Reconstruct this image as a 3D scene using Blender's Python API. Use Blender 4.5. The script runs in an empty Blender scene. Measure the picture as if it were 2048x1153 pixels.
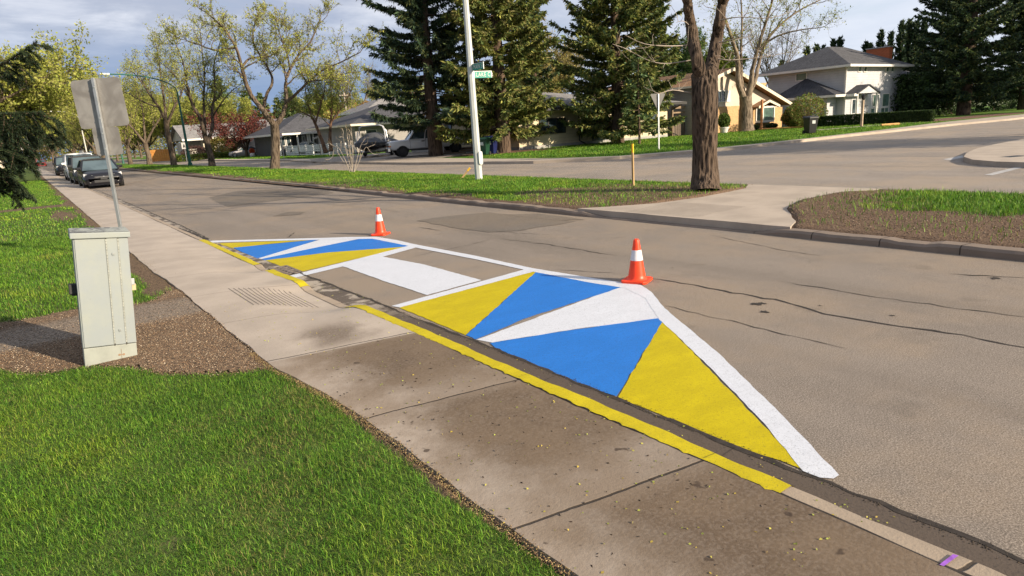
import bpy, bmesh, math, random
import numpy as np
from math import sin, cos, pi, radians, sqrt, atan2, atan
from mathutils import Vector, Matrix
random.seed(7); RNG = np.random.default_rng(11)
SC = bpy.context.scene; COL = SC.collection

# ------------------------------------------------------------------ camera geometry
# World frame: X runs across the main street (away from our pavement), Y along it, Z up.
FOC, PITCH, ROLL, CAMH = 1290.0, atan(319/1290.0), 0.065, 1.65
DV, NV = (-.585, .811), (.811, .585)
def ground(px, py, z=0.):
    """plan point on the level z that the photograph shows at a pixel"""
    u = px-1024; v = 576-py
    a = u*cos(ROLL)+v*sin(ROLL); b = -u*sin(ROLL)+v*cos(ROLL)
    d = (a, b*sin(PITCH)+FOC*cos(PITCH), b*cos(PITCH)-FOC*sin(PITCH))
    t = (z-CAMH)/d[2]; x, y = d[0]*t, d[1]*t
    return (x*NV[0]+y*NV[1], x*DV[0]+y*DV[1])
def project(X, Y, Z):
    x = X*NV[0]+Y*DV[0]; y = X*NV[1]+Y*DV[1]; Z = Z-CAMH
    fw = y*cos(PITCH)-Z*sin(PITCH); up = y*sin(PITCH)+Z*cos(PITCH)
    a = FOC*x/fw; b = FOC*up/fw
    return 1024+a*cos(ROLL)-b*sin(ROLL), 576-a*sin(ROLL)-b*cos(ROLL)
def height_at(py, X, Y):
    lo, hi = -2., 14.
    for _ in range(50):
        m = (lo+hi)/2
        if project(X, Y, m)[1] > py: lo = m
        else: hi = m
    return lo
def x_at(px, Y, z=0.1):
    lo, hi = -40., 200.
    for _ in range(50):
        m = (lo+hi)/2
        if m*NV[1]+Y*DV[1] < .5 or project(m, Y, z)[0] < px: lo = m
        else: hi = m
    return lo
RIGHT = Vector((NV[0], DV[0], 0)); FWD = Vector((NV[1], DV[1], 0))   # the photographer's right and forward, on the ground

# ------------------------------------------------------------------ objects
def tag(o, label=None, cat=None, group=None, kind=None):
    if label: o['label'] = label
    if cat: o['category'] = cat
    if group: o['group'] = group
    if kind: o['kind'] = kind
    return o
def empty(name, loc, label, cat, group=None, rz=0, rot=None):
    o = bpy.data.objects.new(name, None); COL.objects.link(o)
    o.location = loc; o.rotation_euler = rot if rot else (0, 0, rz)
    o.empty_display_size = .2
    return tag(o, label, cat, group)
def copy_tree(o, parent=None):
    c = o.copy(); COL.objects.link(c)
    if parent: c.parent = parent
    for ch in o.children: copy_tree(ch, c)
    return c

class MB:
    """collects boxes, prisms, tubes ... and links them as ONE mesh object"""
    def __init__(s): s.v = []; s.f = []; s.m = []; s.cut = []
    def add(s, vs, fs, mi=0):
        b = len(s.v); s.cut.append((b, len(s.f))); s.v += [tuple(p) for p in vs]; s.f += [tuple(b+i for i in f) for f in fs]; s.m += [mi]*len(fs); return s
    def box(s, x0, y0, z0, x1, y1, z1, mi=0, mat=None):
        vs = [(x0,y0,z0),(x1,y0,z0),(x1,y1,z0),(x0,y1,z0),(x0,y0,z1),(x1,y0,z1),(x1,y1,z1),(x0,y1,z1)]
        if mat is not None: vs = [tuple(mat @ Vector(p)) for p in vs]
        return s.add(vs, [(3,2,1,0),(4,5,6,7),(0,1,5,4),(1,2,6,5),(2,3,7,6),(3,0,4,7)], mi)
    def prism(s, poly, z0, z1, mi=0, top=True):
        n = len(poly)
        if sum(poly[i][0]*poly[(i+1)%n][1]-poly[(i+1)%n][0]*poly[i][1] for i in range(n)) < 0: poly = poly[::-1]
        vs = [(p[0],p[1],z0) for p in poly]+[(p[0],p[1],z1) for p in poly]
        fs = [(i,(i+1)%n,n+(i+1)%n,n+i) for i in range(n)]+[tuple(range(n,2*n)), tuple(range(n-1,-1,-1))]
        return s.add(vs, fs, mi)
    def prism_y(s, poly, y0, y1, mi=0):      # poly in (x,z)
        n = len(poly)
        if sum(poly[i][0]*poly[(i+1)%n][1]-poly[(i+1)%n][0]*poly[i][1] for i in range(n)) < 0: poly = poly[::-1]
        vs = [(p[0],y0,p[1]) for p in poly]+[(p[0],y1,p[1]) for p in poly]
        fs = [(n+i,n+(i+1)%n,(i+1)%n,i) for i in range(n)]+[tuple(range(n)), tuple(range(2*n-1,n-1,-1))]
        return s.add(vs, fs, mi)
    def slab(s, quad, th, mi=0):             # a sloping roof plane of thickness th
        n = len(quad); a = Vector(quad[1])-Vector(quad[0]); b = Vector(quad[2])-Vector(quad[0]); nn = a.cross(b).normalized()
        if nn.z < 0: quad = quad[::-1]; nn = -nn
        vs = [tuple(Vector(q)) for q in quad]+[tuple(Vector(q)-Vector((0,0,th))) for q in quad]
        fs = [tuple(range(n)), tuple(range(2*n-1,n-1,-1))]+[(i,n+i,n+(i+1)%n,(i+1)%n) for i in range(n)]
        return s.add(vs, fs, mi)
    def tube(s, pts, rad, n=8, mi=0, cap=True):
        pts = [Vector(p) for p in pts]; k = len(pts)
        if not hasattr(rad, '__len__'): rad = [rad]*k
        vs = []; ref = Vector((.31,.17,.94))
        for i, p in enumerate(pts):
            d = (pts[min(i+1,k-1)]-pts[max(i-1,0)]).normalized()
            if abs(d.dot(ref)) > .95: ref2 = Vector((1,.1,0))
            else: ref2 = ref
            u = d.cross(ref2).normalized(); w = d.cross(u)
            for j in range(n):
                a = 2*pi*j/n; vs.append(tuple(p+(u*cos(a)+w*sin(a))*rad[i]))
        fs = [(i*n+j, i*n+(j+1)%n, (i+1)*n+(j+1)%n, (i+1)*n+j) for i in range(k-1) for j in range(n)]
        if cap: fs += [tuple(range(n-1,-1,-1)), tuple((k-1)*n+j for j in range(n))]
        return s.add(vs, fs, mi)
    def lathe(s, prof, n=16, c=(0,0,0), mi=0, axis='z'):
        vs = []; k = len(prof)
        for r, z in prof:
            for j in range(n):
                a = 2*pi*j/n
                p = (r*cos(a), r*sin(a), z)
                if axis == 'x': p = (z, r*cos(a), r*sin(a))
                vs.append((p[0]+c[0], p[1]+c[1], p[2]+c[2]))
        fs = [(i*n+j, i*n+(j+1)%n, (i+1)*n+(j+1)%n, (i+1)*n+j) for i in range(k-1) for j in range(n)]
        fs += [tuple(range(n-1,-1,-1)), tuple((k-1)*n+j for j in range(n))]
        return s.add(vs, fs, mi)
    def build_each(s, name, mats, parent=None, **k):
        """every piece added becomes an object of its own"""
        out = []; cuts = s.cut+[(len(s.v), len(s.f))]
        for (v0, f0), (v1, f1) in zip(cuts, cuts[1:]):
            q = MB(); q.v = s.v[v0:v1]; q.f = [tuple(i-v0 for i in f) for f in s.f[f0:f1]]; q.m = s.m[f0:f1]; out.append(q.build(name, mats, parent, **k))
        return out
    def build(s, name, mats, parent=None, smooth=False, bevel=0, loc=None, recalc=True):
        me = bpy.data.meshes.new(name); me.from_pydata(s.v, [], s.f); me.update()
        if not isinstance(mats, (list, tuple)): mats = [mats]
        for m in mats: me.materials.append(m)
        if len(mats) > 1:
            me.polygons.foreach_set('material_index', s.m)
        if recalc:
            bm = bmesh.new(); bm.from_mesh(me); bmesh.ops.recalc_face_normals(bm, faces=bm.faces); bm.to_mesh(me); bm.free()
        if smooth: me.polygons.foreach_set('use_smooth', [True]*len(me.polygons))
        o = bpy.data.objects.new(name, me); COL.objects.link(o)
        if parent is not None: o.parent = parent
        if loc: o.location = loc
        if bevel:
            b = o.modifiers.new('bevel', 'BEVEL'); b.width = bevel; b.segments = 2; b.limit_method = 'ANGLE'; b.angle_limit = radians(40)
        if smooth and len(me.polygons) < 60000: 
            try: me.set_sharp_from_angle(angle=radians(40))
            except Exception: pass
        return o

def npmesh(name, V, F, mats, parent=None, col=None, fm=None, smooth=False):
    """V (n,3); F list of (k,m) index arrays"""
    me = bpy.data.meshes.new(name); V = np.asarray(V, dtype=np.float32)
    F = [np.asarray(f, dtype=np.int32) for f in F if len(f)]
    me.vertices.add(len(V)); me.vertices.foreach_set('co', V.ravel())
    nl = sum(f.size for f in F); npoly = sum(len(f) for f in F)
    me.loops.add(nl); me.polygons.add(npoly)
    me.loops.foreach_set('vertex_index', np.concatenate([f.ravel() for f in F]))
    tot = np.concatenate([np.full(len(f), f.shape[1], dtype=np.int32) for f in F])
    st = np.concatenate([[0], np.cumsum(tot)[:-1]]).astype(np.int32)
    me.polygons.foreach_set('loop_start', st)
    try: me.polygons.foreach_set('loop_total', tot)
    except Exception: pass
    if not isinstance(mats, (list, tuple)): mats = [mats]
    for m in mats: me.materials.append(m)
    if fm is not None: me.polygons.foreach_set('material_index', np.concatenate(fm).astype(np.int32))
    if smooth: me.polygons.foreach_set('use_smooth', np.ones(npoly, dtype=bool))
    me.update(calc_edges=True)
    if col is not None:
        a = me.color_attributes.new('tint', 'FLOAT_COLOR', 'POINT')
        c = np.ones((len(V), 4), dtype=np.float32); c[:, :3] = col; a.data.foreach_set('color', c.ravel())
    o = bpy.data.objects.new(name, me); COL.objects.link(o)
    if parent is not None: o.parent = parent
    return o

# ------------------------------------------------------------------ materials
class NT:
    def __init__(s, name):
        s.m = bpy.data.materials.new(name); s.m.use_nodes = True; s.t = s.m.node_tree; s.t.nodes.clear()
        s.out = s.n('ShaderNodeOutputMaterial')
    def n(s, typ, **kw):
        n = s.t.nodes.new(typ)
        for k, v in kw.items(): setattr(n, k, v)
        return n
    def l(s, a, b): s.t.links.new(a, b)
    def pos(s):
        if not hasattr(s, '_p'): s._p = s.n('ShaderNodeNewGeometry').outputs['Position']
        return s._p
    def obj(s):
        if not hasattr(s, '_o'): s._o = s.n('ShaderNodeTexCoord').outputs['Object']
        return s._o
    def mapping(s, vec, scale=(1,1,1), rot=(0,0,0)):
        m = s.n('ShaderNodeMapping'); s.l(vec, m.inputs[0]); m.inputs['Scale'].default_value = scale; m.inputs['Rotation'].default_value = rot; return m.outputs[0]
    def noise(s, vec, scale, detail=4, rough=.55, dist=0):
        n = s.n('ShaderNodeTexNoise'); s.l(vec, n.inputs['Vector']); n.inputs['Scale'].default_value = scale
        n.inputs['Detail'].default_value = detail; n.inputs['Roughness'].default_value = rough; n.inputs['Distortion'].default_value = dist
        return n.outputs['Fac']
    def voro(s, vec, scale, feat='F1'):
        n = s.n('ShaderNodeTexVoronoi'); n.feature = feat; s.l(vec, n.inputs['Vector']); n.inputs['Scale'].default_value = scale; return n
    def ramp(s, fac, a, b, lo=0., hi=1.):
        n = s.n('ShaderNodeMapRange'); s.l(fac, n.inputs[0]); n.interpolation_type = 'SMOOTHSTEP'
        n.inputs[1].default_value = a; n.inputs[2].default_value = b; n.inputs[3].default_value = lo; n.inputs[4].default_value = hi; return n.outputs[0]
    def math(s, op, a, b=None, c=None):
        n = s.n('ShaderNodeMath'); n.operation = op
        for i, x in enumerate((a, b, c)):
            if x is None: continue
            if isinstance(x, (int, float)): n.inputs[i].default_value = x
            else: s.l(x, n.inputs[i])
        return n.outputs[0]
    def mix(s, fac, a, b, mode='MIX'):
        n = s.n('ShaderNodeMix'); n.data_type = 'RGBA'; n.blend_type = mode
        if isinstance(fac, (int, float)): n.inputs[0].default_value = fac
        else: s.l(fac, n.inputs[0])
        for i, x in ((6, a), (7, b)):
            if isinstance(x, (tuple, list)): n.inputs[i].default_value = (*x[:3], 1)
            else: s.l(x, n.inputs[i])
        return n.outputs[2]
    def sep(s, vec):
        n = s.n('ShaderNodeSeparateXYZ'); s.l(vec, n.inputs[0]); return n.outputs
    def bump(s, h, strength=.3, dist=.01):
        n = s.n('ShaderNodeBump'); s.l(h, n.inputs['Height']); n.inputs['Strength'].default_value = strength; n.inputs['Distance'].default_value = dist; return n.outputs[0]
    def finish(s, color, rough=.8, metal=0, normal=None, spec=.4, coat=0, trans=None):
        b = s.n('ShaderNodeBsdfPrincipled')
        if isinstance(color, (tuple, list)): b.inputs['Base Color'].default_value = (*color[:3], 1)
        else: s.l(color, b.inputs['Base Color'])
        if isinstance(rough, (int, float)): b.inputs['Roughness'].default_value = rough
        else: s.l(rough, b.inputs['Roughness'])
        b.inputs['Metallic'].default_value = metal; b.inputs['Specular IOR Level'].default_value = spec; b.inputs['Coat Weight'].default_value = coat
        if normal is not None: s.l(normal, b.inputs['Normal'])
        res = b.outputs[0]
        if trans is not None:
            t = s.n('ShaderNodeBsdfTranslucent'); mx = s.n('ShaderNodeMixShader'); mx.inputs[0].default_value = trans
            if isinstance(color, (tuple, list)): t.inputs[0].default_value = (*color[:3], 1)
            else: s.l(color, t.inputs[0])
            s.l(res, mx.inputs[1]); s.l(t.outputs[0], mx.inputs[2]); res = mx.outputs[0]
        s.l(res, s.out.inputs[0]); return s.m

MATS = {}
def plain(name, c, rough=.7, metal=0, var=.15, vs=3., spec=.4, coat=0, bump=0, bs=60, fine=0, stretch=None):
    """a painted / metal / wooden surface: base colour with soft wear and fine grain"""
    if name in MATS: return MATS[name]
    t = NT(name); p = t.obj()
    if stretch: p = t.mapping(p, stretch)
    n = t.noise(p, vs, 5, .6)
    c1 = tuple(min(1, x*(1+var)) for x in c); c2 = tuple(x*(1-var) for x in c)
    col = t.mix(t.ramp(n, .3, .7), c2, c1)
    nrm = None
    if bump: nrm = t.bump(t.noise(p, bs, 3), bump, .01)
    MATS[name] = t.finish(col, rough, metal, nrm, spec, coat); return MATS[name]

def m_asphalt(name, base, warm=(1.0,.93,.84), tyre=True):
    t = NT(name); p = t.pos()
    fine = t.noise(p, 130, 3, .8); mid = t.noise(p, 9, 5, .6); big = t.noise(t.mapping(p, (.9,.18,1)), .9, 4, .6)
    spk = t.voro(p, 160).outputs['Distance']; g2 = t.noise(p, 55, 3, .75)
    c = tuple(b*w for b, w in zip((base,)*3, warm))
    dark = tuple(x*.70 for x in c); lite = tuple(x*1.22 for x in c); warm_ = (c[0]*1.16, c[1]*1.07, c[2]*.93)
    col = t.mix(t.ramp(big, .28, .66), dark, c); col = t.mix(t.ramp(t.noise(p, .45, 5, .65), .42, .62, 0, .9), col, warm_); col = t.mix(t.ramp(t.noise(p, 1.7, 6, .7), .52, .68, 0, .45), col, tuple(x*.68 for x in c))
    col = t.mix(t.math('MULTIPLY', t.ramp(mid, .45, .75), .35), col, lite)
    col = t.mix(t.ramp(fine, .50, .64, 0, .8), col, tuple(x*1.9 for x in c))
    col = t.mix(t.ramp(fine, .48, .36, 0, .85), col, tuple(x*.28 for x in c))
    # worn stones and old oil spots
    sp = t.noise(p, 2.3, 3, .5)
    col = t.mix(t.ramp(sp, .62, .78, 0, .4), col, tuple(x*.5 for x in c))
    tr = t.noise(t.mapping(p, (1.1,.05,1)), 1.3, 3, .5); col = t.mix(t.ramp(tr, .5, .72, 0, .35), col, tuple(x*.62 for x in c))
    col = t.mix(t.ramp(g2, .52, .66, 0, .55), col, tuple(x*.55 for x in c)); col = t.mix(t.ramp(g2, .45, .28, 0, .4), col, tuple(x*1.35 for x in c))
    nrm = t.bump(t.math('ADD', fine, t.math('MULTIPLY', g2, .6)), .22, .0035)
    return t.finish(col, .9, 0, nrm, .2)

def m_concrete(name, c, joint=None, stain=False, fine=1.0):
    t = NT(name); p = t.pos(); xyz = t.sep(p)
    n1 = t.noise(p, 1.6, 6, .6); n2 = t.noise(p, 60, 3, .7); n3 = t.noise(p, 7, 4, .6)
    col = t.mix(t.ramp(n1, .3, .7), tuple(x*.86 for x in c), tuple(x*1.08 for x in c))
    col = t.mix(t.ramp(n2, .58, .75, 0, .4*fine), col, tuple(x*.5 for x in c))
    pits = t.voro(p, 38).outputs['Distance']
    col = t.mix(t.math('MULTIPLY', t.ramp(pits, .16, .08), t.ramp(n3, .5, .62, 0, .6)), col, tuple(x*.32 for x in c))
    h = t.math('ADD', n2, t.math('MULTIPLY', n3, .4))
    if stain:
        # silt dried on the three newest slabs: starts at the joint at y=4.52, thin along the lawn side and beside the joints
        y = xyz[1]; x = xyz[0]
        wob = t.noise(p, 3.0, 5, .6)
        inslab = t.math('SUBTRACT', 1., t.ramp(t.math('MULTIPLY_ADD', x, .17, y), 4.83, 4.87))
        frac = t.math('FRACT', t.math('DIVIDE', t.math('ADD', t.math('MULTIPLY_ADD', x, .17, y), .735), 1.405))
        edge = t.ramp(t.math('ADD', x, t.math('MULTIPLY', wob, .75)), 1.56, 2.08)
        joint_in = t.math('MULTIPLY', t.ramp(t.math('ADD', frac, t.math('MULTIPLY', wob, .4)), .25, .62), t.ramp(frac, .995, .90, .55, 1.))
        m = t.math('MULTIPLY', inslab, t.math('MULTIPLY', edge, t.math('MULTIPLY_ADD', joint_in, .62, .38)))
        m2 = t.math('MULTIPLY', t.ramp(t.math('ABSOLUTE', t.math('ADD', y, -4.95)), .5, .1), t.ramp(t.math('ADD', t.math('ABSOLUTE', t.math('ADD', x, -1.75)), t.math('MULTIPLY', wob, .5)), .62, .34))
        m = t.math('MAXIMUM', m, t.math('MULTIPLY', m2, .75))
        grain = t.ramp(n2, .3, .6, .75, 1.)
        col = t.mix(t.math('MULTIPLY', t.math('MULTIPLY', m, grain), .96), col, (.070,.045,.026))
        old = t.math('MULTIPLY', inslab, t.ramp(wob, .3, .65, .22, .62))
        col = t.mix(old, col, (.18,.13,.085))
        sp = t.noise(p, 11, 2, .5)
        col = t.mix(t.math('MULTIPLY', inslab, t.ramp(sp, .68, .74, 0, .75)), col, (.035,.022,.015))
    if joint:
        period, off = joint
        skew = t.math('MULTIPLY_ADD', xyz[0], .17, xyz[1])
        w = t.math('ADD', skew, t.math('MULTIPLY', t.math('SUBTRACT', t.noise(p, 6, 3), .5), .03))
        fr = t.math('ABSOLUTE', t.math('SUBTRACT', t.math('FRACT', t.math('DIVIDE', t.math('ADD', w, off), period)), .5))
        line = t.math('MULTIPLY', t.ramp(fr, .5-.010/period, .5-.004/period), t.ramp(xyz[1], 4.9, 6.2, 1., .35))
        col = t.mix(t.math('MULTIPLY', line, .9), col, (.03,.022,.016))
        h = t.math('SUBTRACT', h, t.math('MULTIPLY', line, 3.))
    return t.finish(col, .88, 0, t.bump(h, .4, .006), .3)

def m_soil(name, green=(.07,.15,.02), dirt=(.16,.115,.075)):
    """turf that thins to bare earth where the attribute 'bare' says so"""
    t = NT(name); p = t.pos()
    a = t.n('ShaderNodeAttribute'); a.attribute_name = 'tint'; bare = t.sep(a.outputs['Vector'])[0]
    n = t.noise(p, 2.2, 6, .65); f = t.noise(p, 45, 4, .7); b = t.noise(p, .22, 4, .5)
    g = t.mix(t.ramp(n, .3, .7), tuple(x*.6 for x in green), tuple(x*1.25 for x in green))
    g = t.mix(t.ramp(f, .45, .7, 0, .6), g, tuple(x*.35 for x in green))
    g = t.mix(t.ramp(b, .5, .7, 0, .4), g, (.16,.17,.04))
    d = t.mix(t.ramp(f, .3, .65), tuple(x*.35 for x in dirt), tuple(x*1.5 for x in dirt))
    k = t.ramp(t.math('ADD', bare, t.math('MULTIPLY', t.math('SUBTRACT', n, .5), .9)), .35, .65)
    return t.finish(t.mix(k, g, d), .95, 0, t.bump(f, .8, .03), .15)

def m_paint(name, c, wear=.25):
    t = NT(name); p = t.pos()
    f = t.noise(p, 120, 3, .8); n = t.noise(p, 3.5, 5, .6); roll = t.noise(t.mapping(p, (1.,2.2,1), (0,0,.5)), 2.2, 6, .7); g = t.noise(p, 30, 4, .7)
    col = t.mix(t.ramp(roll, .35, .7), tuple(x*(1-.10*wear/.25) for x in c), c)
    col = t.mix(t.ramp(n, .55, .75, 0, .35), col, tuple(x*.84 for x in c))
    col = t.mix(t.ramp(g, .50, .70, 0, .5), col, tuple(x*.76 for x in c))
    col = t.mix(t.ramp(f, .47, .32, 0, .85), col, tuple(.4*x+.02 for x in c))
    pit = t.voro(p, 7).outputs['Distance']
    col = t.mix(t.ramp(pit, .05, .03, 0, .6), col, (.12,.10,.09))
    return t.finish(col, .65, 0, t.bump(t.math('ADD', f, t.math('MULTIPLY', g, .5)), .35, .004), .15)

def m_siding(name, c, pitch=.2, dark=.55, axis=2):
    t = NT(name); p = t.pos(); z = t.sep(p)[axis]
    fr = t.math('FRACT', t.math('DIVIDE', z, pitch))
    line = t.ramp(fr, .10, .04)
    n = t.noise(p, .8, 5, .6); n2 = t.noise(t.mapping(p, (1,1,8)), 3, 3)
    col = t.mix(t.ramp(n, .3, .7), tuple(x*.88 for x in c), tuple(min(1,x*1.05) for x in c))
    col = t.mix(t.ramp(n2, .6, .75, 0, .2), col, tuple(x*.7 for x in c))
    col = t.mix(t.math('MULTIPLY', line, .8), col, tuple(x*dark for x in c))
    return t.finish(col, .6, 0, t.bump(fr, .6, .03), .3)

def m_shingle(name, c):
    t = NT(name); p = t.pos()
    b = t.n('ShaderNodeTexBrick'); t.l(t.mapping(p, (1,1,1)), b.inputs['Vector']); b.inputs['Scale'].default_value = 3.2
    b.inputs['Color1'].default_value = (*[x*1.25 for x in c], 1); b.inputs['Color2'].default_value = (*[x*.75 for x in c], 1); b.inputs['Mortar'].default_value = (*[x*.45 for x in c], 1)
    b.inputs['Mortar Size'].default_value = .03; b.inputs['Brick Width'].default_value = .9; b.inputs['Row Height'].default_value = .4
    n = t.noise(p, 1.2, 6, .6); f = t.noise(p, 25, 3, .7)
    col = t.mix(t.ramp(n, .35, .7, 0, .5), b.outputs['Color'], tuple(x*1.3 for x in c))
    col = t.mix(t.ramp(f, .5, .7, 0, .4), col, tuple(x*.5 for x in c))
    return t.finish(col, .95, 0, t.bump(f, .5, .02), .2)

def m_brick(name, c):
    t = NT(name); p = t.pos(); x, y, z = t.sep(p)
    cv = t.n('ShaderNodeCombineXYZ'); t.l(t.math('ADD', x, y), cv.inputs[0]); t.l(z, cv.inputs[1])
    b = t.n('ShaderNodeTexBrick'); t.l(cv.outputs[0], b.inputs['Vector']); b.inputs['Scale'].default_value = 4.2
    b.inputs['Color1'].default_value = (*[x_*1.12 for x_ in c], 1); b.inputs['Color2'].default_value = (*[x_*.85 for x_ in c], 1); b.inputs['Mortar'].default_value = (*[x_*.8 for x_ in c], 1)
    b.inputs['Mortar Size'].default_value = .015; b.inputs['Row Height'].default_value = .3; b.inputs['Brick Width'].default_value = .85
    return t.finish(b.outputs['Color'], .85, 0, t.bump(b.outputs['Fac'], -.4, .01), .25)

def m_bark(name, c, crack=(.02,.014,.01), s=9., strength=.9):
    t = NT(name); p = t.pos()
    q = t.mapping(p, (1,1,.16)); w = t.noise(q, s, 6, .65, .6); v = t.voro(q, s*1.3).outputs['Distance']; l = t.noise(p, 1.3, 3)
    h = t.math('ADD', w, t.math('MULTIPLY', v, .7))
    col = t.mix(t.ramp(h, .58, .95), crack, c)
    col = t.mix(t.ramp(l, .4, .7, 0, .5), col, tuple(x*1.4 for x in c))
    return t.finish(col, .95, 0, t.bump(h, strength, .05), .15)

def m_leaf(name, trans=.35, rough=.6):
    t = NT(name); a = t.n('ShaderNodeAttribute'); a.attribute_name = 'tint'
    return t.finish(a.outputs['Color'], rough, 0, None, .25, 0, trans)

def m_glass(name, c=(.02,.03,.035), rough=.06):
    t = NT(name); n = t.noise(t.obj(), .9, 3)
    return t.finish(t.mix(t.ramp(n, .35, .65), c, tuple(x*2.2+.01 for x in c)), rough, 0, None, .8)

MAT_ASPHALT = m_asphalt('asphalt', .212, (1.,.845,.70)); MAT_PATCH = m_asphalt('asphalt_patch', .145, (1,.86,.72)); MAT_SERVICE = m_asphalt('asphalt_far', .25, (1,.86,.73))
MAT_WALK = m_concrete('pavement_concrete', (.375,.318,.262), (1.405,.735), True)
MAT_CONC = m_concrete('concrete', (.37,.31,.25)); MAT_KERB = m_concrete('kerb_concrete', (.32,.255,.19), (1.4,.35))
MAT_GUTTER = m_concrete('gutter_concrete', (.13,.10,.078))
MAT_MKERB = m_concrete('median_kerb_concrete', (.20,.155,.12), (.85,.2))
MAT_TURF = m_soil('turf', (.085,.125,.028), (.13,.09,.058)); MAT_TURF2 = m_soil('turf_far', (.10,.19,.025), (.135,.09,.06)); MAT_CRACK = plain('crack_fill', (.028,.022,.018), .95, var=.4, vs=20)
MAT_LEAF = m_leaf('leaf'); MAT_NEEDLE = m_leaf('needle', .22, .7); MAT_BLADE = m_leaf('grass_blade', .3, .55)
MAT_BLUE = m_paint('blue_paint', (.022,.165,.54)); MAT_YELLOW = m_paint('yellow_paint', (.50,.40,.004), .4); MAT_WHITE = m_paint('white_paint', (.575,.595,.64), .15)
MAT_KYEL = m_paint('kerb_yellow', (.54,.435,.012), .5)
MAT_BARK = m_bark('bark', (.12,.092,.066)); MAT_BARKBIG = m_bark('bark_big', (.098,.071,.052), (.010,.008,.006), 17, 1.0); MAT_TWIG = plain('twig_bark', (.13,.10,.07), .9, var=.3, vs=8)
MAT_BARKPALE = m_bark('bark_pale', (.21,.165,.12), (.05,.037,.026)); MAT_SPRBARK = m_bark('spruce_bark', (.10,.07,.05))
MAT_GLASS = m_glass('window_glass'); MAT_GLASSG = m_glass('window_glass_green', (.05,.085,.07), .15)
MAT_WTRIM = plain('white_trim', (.62,.60,.56), .5, var=.06); MAT_BLACK = plain('black_plastic', (.012,.012,.013), .45, var=.3); MAT_RUBBER = plain('rubber', (.018,.018,.018), .85, var=.2)
MAT_GALV = plain('galvanised_steel', (.42,.44,.45), .42, .7, var=.12, vs=6); MAT_CHROME = plain('chrome', (.6,.6,.6), .18, 1., var=.05)
# ------------------------------------------------------------------ noise helpers for shapes
def vnoise(x, y, seed=0):
    """smooth value noise, vectorised"""
    x = np.asarray(x, dtype=np.float64); y = np.asarray(y, dtype=np.float64)
    xi = np.floor(x).astype(np.int64); yi = np.floor(y).astype(np.int64); fx = x-xi; fy = y-yi
    fx = fx*fx*(3-2*fx); fy = fy*fy*(3-2*fy)
    def h(a, b):
        v = np.sin(a*127.1+b*311.7+seed*74.7)*43758.5453; return v-np.floor(v)
    return (h(xi,yi)*(1-fx)+h(xi+1,yi)*fx)*(1-fy)+(h(xi,yi+1)*(1-fx)+h(xi+1,yi+1)*fx)*fy
def fnoise(x, y, seed=0):
    return vnoise(x,y,seed)*.55+vnoise(np.asarray(x)*2.1,np.asarray(y)*2.1,seed+3)*.3+vnoise(np.asarray(x)*4.3,np.asarray(y)*4.3,seed+5)*.15
def sstep(a, b, x):
    t = np.clip((np.asarray(x)-a)/(b-a), 0, 1); return t*t*(3-2*t)
def turf_grid(name, xs, ys, zf, bare, mat, skirt=-.05):
    X, Y = np.meshgrid(xs, ys); Z = zf(X, Y); nx, ny = len(xs), len(ys)
    V = np.stack([X.ravel(), Y.ravel(), Z.ravel()], 1)
    i = np.arange(nx*ny).reshape(ny, nx)
    F = np.stack([i[:-1,:-1].ravel(), i[:-1,1:].ravel(), i[1:,1:].ravel(), i[1:,:-1].ravel()], 1)
    b = bare(X, Y).ravel(); c = np.stack([b, b, b], 1)
    o = npmesh(name, V, [F], mat, col=c, smooth=True); return tag(o, kind='structure')
def strip_y(name, ys, sect, mat, parent=None):
    """a profile sect(y) -> [(x,z)...] swept along Y"""
    mb = MB(); k = None
    for y in ys:
        s = sect(y); k = len(s); mb.v += [(x, y, z) for x, z in s]
    n = len(ys)
    mb.f = [(i*k+j, (i+1)*k+j, (i+1)*k+j+1, i*k+j+1) for i in range(n-1) for j in range(k-1)]; mb.m = [0]*len(mb.f)
    o = mb.build(name, mat, parent); return o
def poly_sheet(name, pts, z, mat, parent=None, th=0, jitter=0, step=.12):
    """flat painted / paved polygon on level z; edges broken up by hand-made unevenness"""
    P2 = []
    for i in range(len(pts)):
        a = Vector(pts[i][:2]); b = Vector(pts[(i+1)%len(pts)][:2]); L = (b-a).length
        k = max(1, int(L/step)) if jitter else 1
        nrm = Vector((-(b-a).y, (b-a).x))/max(L, 1e-6)
        for j in range(k):
            q = a+(b-a)*(j/k)
            if jitter and j: q = q+nrm*random.uniform(-jitter, jitter)
            P2.append((q.x, q.y))
    mb = MB()
    if th: mb.prism(P2, z-th, z)
    else:
        ar = sum(P2[i][0]*P2[(i+1)%len(P2)][1]-P2[(i+1)%len(P2)][0]*P2[i][1] for i in range(len(P2)))
        if ar < 0: P2 = P2[::-1]
        mb.add([(x, y, z) for x, y in P2], [tuple(range(len(P2)))])
    o = mb.build(name, mat, parent, recalc=bool(th))
    me = o.data; bm = bmesh.new(); bm.from_mesh(me); bmesh.ops.triangulate(bm, faces=bm.faces); bm.to_mesh(me); bm.free()
    return o
def struct(o): return tag(o, kind='structure')

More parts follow.
